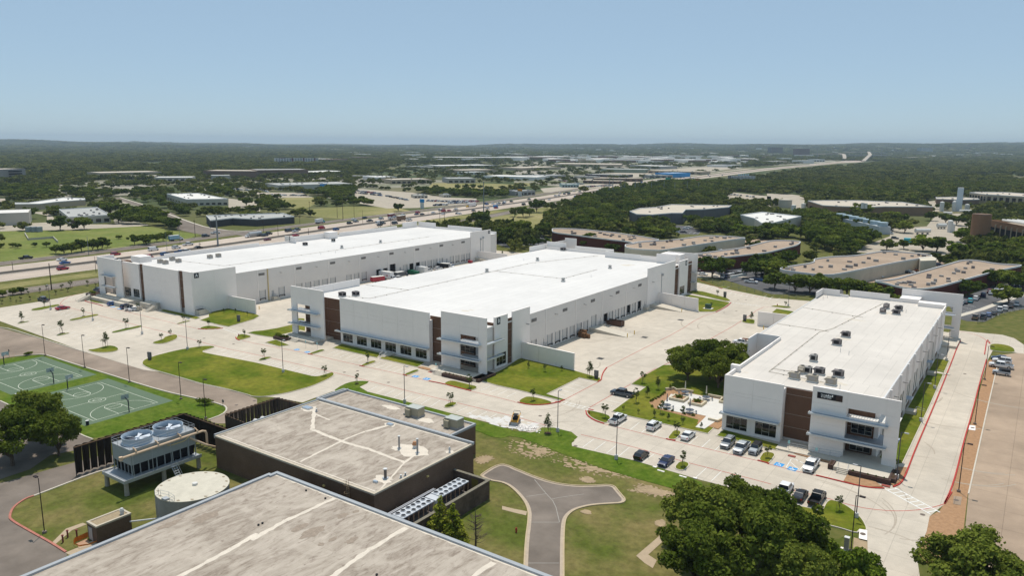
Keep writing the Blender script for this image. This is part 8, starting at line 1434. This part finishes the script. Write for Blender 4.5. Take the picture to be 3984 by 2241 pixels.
# left side
far('a',-300,985,300,962,122,34,PALE,RWH,'pale windowless block at the left edge with a flat white roof',0,units=4); 
poly('a',[(590,812),(970,790),(1105,868),(690,890)],5.4,PALE,RGY,'pale low office left of the side street with rooftop boxes',11,wins=[(0,5,.8,3.2),(1,5,.8,3.2),(2,3,.8,3.2),(3,3,.8,3.2)]); poly('a',[(1670,655),(1985,648),(2285,706),(1870,712)],6,PALE,RWH,'pale two storey office behind the side street with brown roof boxes',12,wins=[(0,7,.8,2.6),(1,7,.8,2.6),(2,5,.8,2.6),(3,7,.8,2.6)])
poly('a',[(150,745),(290,745),(640,693),(850,700),(855,715),(560,737),(400,757),(150,760)],5,TAN,RWH,'long low building with arched front at the far left',4,wins=[(3,4,.5,3.5)]); poly('a',[(2066,875),(2230,868),(2576,858),(2830,850),(2950,885),(2576,912),(2330,900),(2110,925)],5,DKW,RGY,'dark shop with orange doors beside the frontage road',12); c=gp('b',305,945)
os=thing('shop_front','orange and yellow panelled front of the dark shop','shop front',(*c,0)); a=Vector(gp('b',235,950));b=Vector(gp('b',375,935)); MB().strip([tuple(a),tuple(a.lerp(b,.72))],.4,0,3.2).build('orange_doors',ORG,os); MB().strip([tuple(a.lerp(b,.73)),tuple(b)],.4,0,3.4).build('yellow_panel',YEL,os)
PG=far('a',-260,535,265,508,112,40,mat('garage_grey',(.30,.28,.26),.9,.08,.3),RPK,'grey and yellow parking garage at the far left edge'); 
for i in range(4): 
    a=Vector(gp('a',95,518));b=Vector(gp('a',228,511)); H=hpx('a',160,515,112); nn=Vector((-(b-a).y,(b-a).x)).normalized(); nn=nn if nn.dot(a)<0 else -nn; m_=(a+b)/2+nn*.1; MB().obox(tuple(m_),math.atan2((b-a).y,(b-a).x),(b-a).length,.3,H*(i+.15)/4.3,H*(i+.65)/4.3).build('deck_opening',DARK,PG)
far('a',1010,498,1625,482,52,60,TAN,RPK,'wide tan roofed building in the left distance',0); far('a',1200,512,1700,505,32,40,PALE,RPK,'pale building with a pinkish front in the left distance'); far('a',1545,530,1925,528,40,40,PALE,RWH,'white roofed sheds right of the tan building',6); far('a',2040,492,2576,496,70,60,BRNW,RPK,'brown factory hall in the left distance, left part'); far('b',0,492,515,484,75,60,mat('corrugated_brown',(.20,.135,.10),.9,.05,.2,joint=(2.2,50,.2,.8,'z')),RGY,'big brown corrugated hall left of the showrooms')
far('a',2120,510,2310,508,40,25,GREYW,RWH,'small grey shed in front of the brown hall'); BS=far('b',215,618,960,598,48,60,PALE,RGY,'large store with a bright blue panel on its front',0,units=10); a=Vector(gp('b',635,607));b=Vector(gp('b',706,605)); MB().obox(tuple((a+b)/2-Vector((0,.6))),math.atan2((b-a).y,(b-a).x),(b-a).length,1.2,0,hpx('b',670,606,54)).build('blue_panel',BLU,BS); a=Vector(gp('b',452,640));b=Vector(gp('b',500,638)); MB().obox(tuple((a+b)/2),math.atan2((b-a).y,(b-a).x),(b-a).length,4,0,4).build('blue_entrance',BLU,BS)
AP_=far('b',185,352,615,350,54,22,mat('apartment_white',(.55,.55,.55),.8,.05,.2),RGY,'five storey white and maroon apartment block in the middle distance',16,5); a=Vector(gp('b',228,351));b=Vector(gp('b',290,351)); H=hpx('b',260,351,56)
for x0,x1 in((228,290),(350,366),(466,480),(575,590)): a=Vector(gp('b',x0,351));b=Vector(gp('b',x1,351)); MB().obox(tuple((a+b)/2-Vector((-1,1.5))),math.atan2((b-a).y,(b-a).x),(b-a).length,3,0,H*1.03).build('maroon_bay',mat('maroon_wall',(.12,.03,.05),.8,.05,.5),AP_)
LT=[('b',555,472,920,456,32,60,GREYW,RWH,'grey sheds with white roofs behind the store',7),('b',835,490,1190,496,18,30,GLASS,RGY,'low glassy building behind the store trees',0),('b',1190,520,1400,515,32,50,WHW,RWH,'white roofed warehouse behind the showroom lots',0),('b',1345,556,1750,548,42,45,TAN,RPK,'tan warehouse with pale roof behind the showroom lots',8),('b',1480,396,1740,402,18,40,GREYW,RGY,'long greenish grey shed',0),('b',1745,404,1890,402,16,30,GREYW,RGY,'shorter grey shed right of the greenish one',0),('b',1845,398,2410,388,24,80,GREYW,RWH,'very long grey hall with a pale roof',12),('b',2060,446,2400,438,28,60,TAN,RPK,'tan hall behind the white shed',0),('b',2085,462,2280,458,24,30,WHW,RWH,'white shed in front of the tan hall',0),('b',1915,548,2190,546,46,50,GREYW,RGY,'grey hall at the far dry field',5),('b',2270,505,2800,520,32,60,WHW,RWH,'wide white roofed hall right of the grey hall',0),('b',1790,312,2576,314,26,120,PALE,RWH,'extremely long pale warehouse near the horizon',0),('b',1575,698,1710,696,28,20,PALE,RGY,'small showroom beside the blue pylon',4),('b',1870,690,1945,688,24,15,PALE,RGY,'tiny pavilion behind the showroom forecourt',3),('b',800,394,1040,392,9,20,WHW,RWH,'thin pale roof among the distant trees',0),
('c',75,422,470,408,26,70,TAN,RPK,'tan roofed hall in front of the trees',0),('c',405,378,1070,386,26,130,TAN,RPK,'huge tan roofed hall in the middle distance',0),('c',15,675,212,665,45,18,GREYW,RGY,'grey low building at the highway bend',5),('c',870,438,1320,446,34,70,mat('olive_wall',(.20,.24,.18),.9,.05,.3),RGY,'olive green walled hall',0),('c',1160,392,1460,406,28,60,GREYW,RWH,'white roofed hall with a blue side',0),('c',1460,400,1560,396,26,30,WHW,RWH,'white block right of the white roofed hall',0),('c',1340,446,1880,462,28,50,TAN,RPK,'long tan roofed hall behind the blue building',9),('c',1350,495,1590,494,28,30,GREYW,RGY,'grey shed left of the blue building',4),('c',690,548,1090,556,28,30,BRNW,RPK,'low brown roofed trade building, front',8),('c',800,528,1290,532,30,30,BRNW,RPK,'low brown roofed trade building, rear',8),('c',600,496,810,502,20,25,GREYW,RGY,'small grey shed in the trade yards',0),('c',710,480,1110,492,24,40,DKW,RGY,'dark low shed in the trade yards',0),('c',140,505,520,498,32,40,GREYW,RGY,'wide grey hall in front of the trade yards',6),('c',0,500,230,505,26,30,WHW,RWH,'white hall at the left of the trade yards',4),('c',480,590,650,590,34,20,mat('glassy_green',(.30,.42,.42),.4,.05,1),RWH,'pale green glassy shop by the highway',6),('c',1715,692,1905,690,34,28,mat('lilac_grey_wall',(.42,.41,.42),.8,.04,.5),RPK,'plain pale box with a tan roof in the wood',0),('c',2000,386,2300,386,22,40,WHW,RWH,'white block behind the highway',0),('c',2130,340,2250,340,14,30,GREYW,RGY,'grey block near the far highway',0),('c',0,308,640,296,20,100,PALE,RWH,'long pale warehouse under the horizon, left',0),('c',860,296,1440,290,14,100,PALE,RWH,'long pale warehouse under the horizon, middle',0),('c',1450,340,2150,325,16,90,GREYW,RGY,'long grey warehouse under the horizon, right',0),('c',1530,640,1665,650,26,16,GREYW,RGY,'substation building among the poles',0),
('d',150,322,250,322,28,40,WHW,RGY,'white block near the far highway',5),('d',75,358,200,352,30,40,TAN,RGY,'tan block near the far highway',0),('d',320,348,470,348,30,40,WHW,RWH,'white hall right of the tan block',0),('d',470,332,580,332,24,40,WHW,RWH,'white flat block before the overpass',4),('d',1480,304,1700,304,16,80,TAN,RPK,'tan roofed school like block under the horizon',0),('d',1830,296,2230,296,16,80,mat('pink_brick',(.40,.27,.22),.9,.05,.3),RPK,'pinkish long block under the horizon',8),('d',1290,304,1470,304,8,60,PALE,RWH,'thin white roof under the horizon',0),('d',200,625,390,628,18,14,BRNW,RGY,'low brown roof in the wood',0)]
for r in LT: far(*r[:10],nwin=r[10],units=3 if r[6]<60 else 0)
BB=far('c',1588,492,1765,484,42,40,BLU,mat('blue_roof',(.30,.40,.52),.7,.05,.3),'bright blue building beside the highway'); text(BB,'s',0,0,0,0,' ',1) if 0 else None
HT=far('c',2180,542,2410,542,66,16,mat('hotel_grey',(.16,.16,.17),.7,.05,.5),RGY,'seven storey hotel with white ribs beside the wood',0)
a=Vector(gp('c',2180,542));b=Vector(gp('c',2410,542)); H=hpx('c',2295,542,66)
for i in range(17): q=a.lerp(b,i/16); MB().obox((q.x,q.y-.5),math.atan2((b-a).y,(b-a).x),1.1,1.0,0,H).build('white_rib',WHW,HT)
for i in range(5): MB().obox(tuple(a.lerp(b,.3+.1*i)),math.atan2((b-a).y,(b-a).x),2.5,.6,H+.8,H+3.6).build('roof_letter',mat('sign_blue_white',(.45,.6,.7),.6,0,1),HT)
for k,x0,y,x1,dy,lb,m_ in(('d',45,262,155,76,'dark office tower at the horizon, left of two',mat('tower_brown',(.06,.055,.055),.5,.05,.1)),('d',308,278,425,76,'brown office tower at the horizon, right of two',mat('tower_brown2',(.13,.07,.055),.6,.05,.1)),('d',1545,266,1655,74,'white banded office tower at the horizon',mat('tower_grey',(.20,.25,.27),.4,.05,.1))):
    o=far(k,x0,y,x1,y,dy,40,m_,RGY,lb,cat='tower',name='office_tower'); a=Vector(gp(k,x0,y));b=Vector(gp(k,x1,y)); H=hpx(k,(x0+x1)/2,y,dy); nn=(a+b).normalized()
    for i in range(8 if '1545' in str(x0) else 7): MB().obox(tuple((a+b)/2-nn*1.5),math.atan2((b-a).y,(b-a).x),(b-a).length*1.03,3,H*(i+.75)/8,H*(i+1.02)/8).build('floor_band',WHW if x0==1545 else BRNW,o)
AX=far('d',325,290,465,288,26,30,WHW,mat('terracotta_roof',(.40,.16,.09),.9,.05,.2),'white building with terracotta arches under the brown tower',6)
SL=thing('silo_group','tan silos standing together in the distance','silo',(*gp('c',730,345),0))
for i in range(6): c=gp('c',668+i*25,345); MB().cyl(*c,0,hpx('c',730,345,42 if i<2 else 30),9,14).build('silo',mat('silo_tan',(.44,.36,.26),.9,.05,.2),SL)
# distant flat roofs under the horizon: the town beyond
rr=random.Random(12); tn=[]
for lo,hi,sg,m_,nm in((0,60,1,RWH,'pale'),):
    mbw=MB(); mbr=MB()
    for i in range(330):
        kk=rr.choice('bccccd'); x=rr.uniform(600,2576) if kk=='b' else (rr.uniform(0,2576) if kk=='c' else rr.uniform(0,2400)); y=rr.uniform(208,345) if kk!='d' else rr.uniform(196,300)
        c=gp(kk,x,y); d=math.hypot(*c)
        if d>11000 or (kk=='c' and y>330 and x<400): continue
        l_,w_,h=rr.uniform(25,90)*(1+d/9000),rr.uniform(20,50),rr.uniform(5,11); tgt=mbr if rr.random()<.75 else mbw; z=terr(*c); tgt.obox(c,rr.choice((.12,1.69)),l_,w_,z,z+h)
        EXCL.append([(c[0]-30,c[1]-60),(c[0]+30,c[1]-60),(c[0]+20,c[1]+20),(c[0]-20,c[1]+20)]) if d<3500 else None
    mbr.build('distant_town',RWH,None,kind='stuff'); mbw.build('distant_town',BRNW,None,kind='stuff')
# overpass
OP=thing('highway_interchange','concrete flyover ramps of the far highway interchange','bridge',(*gp('d',880,300),0)); OPM=mat('flyover_concrete',(.42,.37,.31),.9,.05,.1)
def fly(pts,wd,m_=OPM):
    P=[]; 
    for k,x,y,z in pts: c=gp(k,x,y,z); P.append(Vector((*c,z)))
    Q=[]
    for i in range(len(P)-1):
        for j in range(5): Q.append(P[i].lerp(P[i+1],j/5))
    Q.append(P[-1]); mb=MB(); n=len(Q); vs=[];fs=[]
    for i,p in enumerate(Q):
        t=(Q[min(n-1,i+1)]-Q[max(0,i-1)]); t.z=0; t.normalize(); nn=Vector((-t.y,t.x,0))*wd/2
        for s_,dz in((1,1.5),(1,-3),(-1,-3),(-1,1.5)): vs.append(tuple(p+nn*s_+Vector((0,0,dz))))
    for i in range(n-1):
        for k in range(4): fs.append((i*4+k,i*4+(k+1)%4,i*4+4+(k+1)%4,i*4+4+k))
    mb.add(vs,fs).build('ramp_deck',m_,OP)
    for i in range(3,n-1,5): p=Q[i]; MB().box(p.x-1.8,p.x+1.8,p.y-1.8,p.y+1.8,0,p.z-3).build('pier',OPM,OP)
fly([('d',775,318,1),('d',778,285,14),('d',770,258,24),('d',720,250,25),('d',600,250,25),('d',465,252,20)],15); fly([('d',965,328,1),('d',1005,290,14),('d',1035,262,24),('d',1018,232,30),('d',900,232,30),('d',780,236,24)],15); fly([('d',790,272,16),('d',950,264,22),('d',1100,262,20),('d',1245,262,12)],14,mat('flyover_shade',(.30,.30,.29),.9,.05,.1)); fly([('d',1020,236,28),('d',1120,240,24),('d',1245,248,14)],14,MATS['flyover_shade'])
# poles, masts and pylons
def pole(k,x,y,dy,label,name='utility_pole',r=.16,m_=None,arm=True,g='poles along the highway',cat='utility pole'):
    c=gp(k,x,y); H=hpx(k,x,y,dy); o=thing(name,label,cat,(*c,0),g); M=m_ or mat('pole_brown',(.05,.035,.03),.8,.1,1); MB().tube([(*c,0),(*c,H)],r*1.2,6,r*.7).build('pole',M,o)
    if arm: MB().box(c[0]-1.2,c[0]+1.2,c[1]-.08,c[1]+.08,H-1.4,H-1.15).build('cross_arm',M,o)
pole('A',518,458,270,'dark pole by the near frontage road at the left',arm=False,r=.2); pole('A',132,280,105,'thin dark pole by the highway, far left',arm=False,r=.12); pole('A',963,290,170,'thin lamp pole right before the warehouse A portal',arm=False,r=.1)
SG=mat('steel_mast',(.22,.24,.25),.6,.05,1)
for k,x,y,dy,lb,r in(('a',890,1270,195,'curved street lamp mast in front of the frontage trees',.14),('a',2185,1180,300,'tall grey transmission pole behind warehouse A',.45),('b',2272,985,455,'tall grey transmission pole at the far end of warehouse A',.45),('a',1957,1087,180,'dark pole with a flag on the side street corner',.16),('b',862,912,175,'brown pole at the corner of the dry field',.2),('b',805,895,115,'shorter brown pole at the dry field',.15),('b',975,905,190,'thin pole by the frontage road, behind warehouse A',.12),('b',1060,955,140,'thin pole in the highway verge',.1),('b',528,835,110,'pole in the middle of the dry field',.13),('b',1833,965,165,'dark pole behind the far parapet of warehouse A, left one',.16),('b',1878,985,200,'dark pole behind the far parapet of warehouse A, right one',.16),('b',1340,975,85,'dark pole beside the brown truck',.13),('b',1238,995,80,'short dark pole by the highway',.13),('b',1715,870,80,'lamp mast by the highway',.1),('b',517,1065,65,'dark pole behind the stair head of warehouse A',.14),('b',430,960,90,'pole by the dark shop',.12),('b',65,1040,125,'pole left of the dark shop',.12),('b',212,1075,150,'sign pole before the dark shop',.12),('a',1675,1225,190,'thin lamp mast by the frontage road',.1),('a',1805,1150,180,'thin curved lamp mast at the side street',.1),('a',2005,1205,70,'short dark pole by the highway fence',.12),('c',950,680,190,'tall steel pole in the wood, first of many',.5),('c',988,675,190,'tall steel pole in the wood, second',.5),('c',1068,660,160,'tall steel pole in the wood, third',.35),('c',1108,650,140,'tall steel pole in the wood, fourth',.35),('c',1375,640,110,'steel pole behind the wood, left',.4),('c',1500,650,130,'steel pole behind the wood, middle left',.4),('c',1608,650,115,'steel pole behind the wood, middle',.4),('c',1732,655,130,'steel pole behind the wood, middle right',.4),('c',1847,650,115,'steel pole behind the wood, right',.4),('c',1240,630,90,'steel pole by the substation',.3),('c',1210,650,130,'lattice mast of the substation',.6),('c',620,330,145,'very tall thin mast in the distance',1.2),('c',180,420,170,'tall thin mast left of the tan hall',.5),('d',500,300,100,'thin mast left of the flyovers',1.5),('d',1145,290,110,'thin mast right of the flyovers',2.0),('d',2240,560,30,'x',.2)):
    if lb!='x': pole(k,x,y,dy,lb,'transmission_pole' if r>=.3 else 'utility_pole',r,SG if r>=.3 or 'lamp' in lb or 'steel' in lb else None,arm=r in(.13,.16,.2,.12))
def sgn(k,x,y,dy,w_,label,m_,hh=.35):
    c=gp(k,x,y); H=hpx(k,x,y,dy); o=thing('pylon_sign',label,'sign',(*c,0)); MB().box(c[0]-w_*.4,c[0]+w_*.4,c[1]-.4,c[1]+.4,0,H*(1-hh)-.01).build('pylon',CANW,o); MB().box(c[0]-w_/2,c[0]+w_/2,c[1]-.5,c[1]+.5,H*(1-hh),H).build('sign_face',m_,o); return o
sgn('b',1655,802,96,5,'blue and white pylon sign at the car showroom',BLU); sgn('c',57,680,75,6,'orange sign board on a pole at the highway bend',mat('sign_orange',(.55,.25,.03),.6,.05,1),.3); sgn('c',1543,555,65,9,'green highway sign gantry',mat('sign_green',(.02,.25,.17),.6,.05,1),.6); sgn('c',1835,560,50,6,'red sign by the highway',mat('sign_red',(.45,.05,.06),.6,.05,1),.4); sgn('b',2390,800,35,5,'blue billboard by the highway trees',BLU,.7)
# fences
def fence(label,pts,h,m_,n=12):
    o=thing('fence',label,'fence',(*pts[0],0)); mb=MB(); P=[Vector(p) for p in pts]
    for z in(h,h*.5): mb.tube([(p.x,p.y,z) for p in P],.035,4)
    mb.build('rail',m_,o)
    for a,b in zip(P,P[1:]):
        k=max(2,int((b-a).length/4))
        for i in range(k): c=a.lerp(b,i/k); MB().box(c.x-.05,c.x+.05,c.y-.05,c.y+.05,0,h+.1).build('post',m_,o)
    pk=MB()
    for a,b in zip(P,P[1:]):
        k=int((b-a).length/.5)
        for i in range(k): c=a.lerp(b,i/k); pk.box(c.x-.015,c.x+.015,c.y-.015,c.y+.015,0,h)
    pk.build('pickets',m_,o,kind='stuff')
fence('dark picket fence behind the far end of warehouse A',W('b',(1890,975),(2200,925)),1.8,BLK); fence('wire fence along the grass beyond the truck court',W('C',(1780,330),(2100,425),(2576,520),'D',(420,565)),1.9,mat('wire_grey',(.2,.21,.19),.7,.05,1)); fence('wire fence along the lot right of warehouse C',W('D',(2110,800),(2330,720),(2576,655)),1.6,MATS['wire_grey'])
YA=thing('loading_pit_wall','pale concrete pit walls on the frontage grass at the left','wall',(*gp('a',400,1120),0)); MB().strip(W('a',(250,1060),(285,1120),(535,1100),(580,1145)),.4,0,1.3).build('wall',PALE,YA)
for i in range(3): c=gp('a',290+i*52,1035); cont('a',290+i*52,1035,3.6,3.0,3.4,mat('cont_bluegrey',(.30,.33,.36),.7,.05,1),['grey container at the left of three on the frontage lot','grey container in the middle of three on the frontage lot','grey container at the right of three on the frontage lot'][i])
# ---------------------------------------------------------------- woods
for zi,(Zp,den,hr,lb) in enumerate(ZN):
    xs=[p[0] for p in Zp]; ys=[p[1] for p in Zp]; A=abs(area(Zp)); n=min(900,int(A*den))
    for i in range(n):
        for _ in range(8):
            x=rz_.uniform(min(xs),max(xs)); y=rz_.uniform(min(ys),max(ys))
            if inpoly(x,y,Zp) and clear(x,y): TR.append((x,y,rz_.uniform(*hr),lb)); break
for hx0,hy0,hx1,hy1,n,hgt,lb in(): pass
TR.sort(key=lambda t:-t[2]/math.hypot(t[0],t[1])); near=TR[:128]; rest=TR[128:]
for i,(x,y,h,lb) in enumerate(near):
    pr=MIDB if rz_.random()<.06 else MIDS[i%4]; s_=h/7.6*rz_.uniform(.9,1.15); put(pr,(x,y,0),rz_.uniform(0,6.28),('bright green tree' if pr is MIDB else 'dark green tree')+' in the '+lb if 'wood' in lb else ('bright green tree' if pr is MIDB else 'dark green tree')+' among the '+lb,lb,(s_*1.12,s_*1.12,h/7.6))
for i in range(3): T(FARP[i],'c',(700,1100,1500)[i],(640,600,580)[i],70,['dark tree at the highway edge of the wood, left','dark tree at the highway edge of the wood, middle','dark tree at the highway edge of the wood, right'][i],'trees at the highway edge of the wood',1.2)
def gnwood(name,pts,src):
    n=len(pts); me=bpy.data.meshes.new(name); me.vertices.add(n); me.vertices.foreach_set('co',np.array([(p[0],p[1],p[2]) for p in pts],dtype=np.float32).ravel())
    for an,ix in(('sx',3),('sz',4),('rot',5)): at=me.attributes.new(an,'FLOAT','POINT'); at.data.foreach_set('value',np.array([p[ix] for p in pts],dtype=np.float32))
    o=bpy.data.objects.new(name,me); col.objects.link(o); o['kind']='stuff'
    g=bpy.data.node_groups.new(name,'GeometryNodeTree'); g.interface.new_socket('Geometry',in_out='INPUT',socket_type='NodeSocketGeometry'); g.interface.new_socket('Geometry',in_out='OUTPUT',socket_type='NodeSocketGeometry')
    N=g.nodes; L_=g.links; gi=N.new('NodeGroupInput'); go=N.new('NodeGroupOutput'); ip=N.new('GeometryNodeInstanceOnPoints'); oi=N.new('GeometryNodeObjectInfo'); oi.inputs['Object'].default_value=src; oi.transform_space='ORIGINAL'; oi.inputs['As Instance'].default_value=True
    def att(nm): a=N.new('GeometryNodeInputNamedAttribute'); a.data_type='FLOAT'; a.inputs['Name'].default_value=nm; return a.outputs['Attribute']
    cs=N.new('ShaderNodeCombineXYZ'); L_.new(att('sx'),cs.inputs[0]); L_.new(att('sx'),cs.inputs[1]); L_.new(att('sz'),cs.inputs[2]); cr=N.new('ShaderNodeCombineXYZ'); L_.new(att('rot'),cr.inputs[2])
    L_.new(gi.outputs[0],ip.inputs['Points']); L_.new(oi.outputs['Geometry'],ip.inputs['Instance']); L_.new(cs.outputs[0],ip.inputs['Scale']); L_.new(cr.outputs[0],ip.inputs['Rotation']); L_.new(ip.outputs[0],go.inputs[0])
    md=o.modifiers.new('wood','NODES'); md.node_group=g; return o
FCR=[[c for c in f.children if c.name.startswith('crown')][0] for f in FARP]
MCR=[[c for c in f.children if c.name.startswith('crown')][0] for f in MIDS]
B4=[[],[],[],[]]
for i,(x,y,h,lb) in enumerate(rest): B4[i%4].append((x,y,0,h/7.6*1.15,h/7.6,rz_.uniform(0,6.28)))
for i in range(4):
    if B4[i]: gnwood('woodland',B4[i],MCR[i])
EXCL.append(MB_poly([q for q in HC if q[1]<1000],135)); EXCL.append([(q[0]-45-q[1]*.012,q[1]) for q in HC if q[1]>400]+[(q[0]+40+q[1]*.035,q[1]) for q in HC[::-1] if q[1]>400]); EXCL.append(W('d',(420,300),(1300,250),(1300,330),(780,380),(480,400)))
JN=W('d',(430,354),(430,370),(700,347),(965,334),(1000,322),(965,320),(790,320),(600,342)); sheet('highway',JN,.06,HWY); EXCL.append(JN); CLR(JN,3200,.05)
# far forest filling the plain
IND2=W('a',(-300,1100),(-300,560),(2576,500),'b',(2576,440),(2576,760),(0,1000))
IND=[W('b',(960,560),(1200,400),(1480,350),(2576,330),(2576,560),(1900,640),(960,600)),W('c',(0,280),(2400,280),(2300,430),(1200,560),(400,620),(0,640))]
EX2=[(min(p[0] for p in e),max(p[0] for p in e),min(p[1] for p in e),max(p[1] for p in e),e) for e in EXCL]
pts=[[],[],[]]; nr=np.random.default_rng(8); NT=0
def noise2(x,y): return math.sin(x*.0043+1.3)*math.sin(y*.0037+.4)+.6*math.sin(x*.0101+y*.0077)+.4*math.sin(x*.021-y*.017)
half=R(38)
for r0,r1,n,sx,sz in((430,900,4200,1.05,1.0),(900,1700,8500,1.35,1.0),(1700,3200,11000,2.2,1.15),(3200,6500,12000,4.2,1.4),(6500,13000,9000,8.5,2.0)):
    u=nr.random((n,4))
    for a,b,c,d in u:
        r=math.sqrt(r0*r0+(r1*r1-r0*r0)*a); az=YAW+(b-.5)*2*half; x,y=r*math.sin(az),r*math.cos(az)
        ind=any(inpoly(x,y,p) for p in IND); 
        if ind and c>.2: continue
        if not ind and r<1900 and c>.28 and inpoly(x,y,IND2): continue
        if not ind and noise2(x,y)>.8 and c>.2: continue
        if r<3600 and any(e[0]<x<e[1] and e[2]<y<e[3] and inpoly(x,y,e[4]) for e in EX2): continue
        if r<900 and az>YAW-.35 and x>-330 and y<330: continue
        s_=.7+.6*d; pts[int(d*2999)%3].append((x,y,terr(x,y)-.3*sx,sx*s_*(.8 if ind else 1),sz*(.75+.5*(c*5 if ind else c))*(.8 if ind else 1),d*40)); NT+=1
for i in range(3): gnwood('far_forest',pts[i],FCR[i])
# ---------------------------------------------------------------- air
hz=MB().box(-21500,21500,-21500,21500,-1.2,215).build('haze',None or mat('tmp',(1,1,1)),None,kind='stuff'); M=bpy.data.materials.new('haze_air'); M.use_nodes=True; n=M.node_tree.nodes; n.remove(n['Principled BSDF']); v=n.new('ShaderNodeVolumePrincipled'); v.inputs['Color'].default_value=(.70,.86,1.0,1); v.inputs['Density'].default_value=.000065; v.inputs['Anisotropy'].default_value=0; M.node_tree.links.new(v.outputs[0],n['Material Output'].inputs['Volume']); hz.data.materials.clear(); hz.data.materials.append(M)
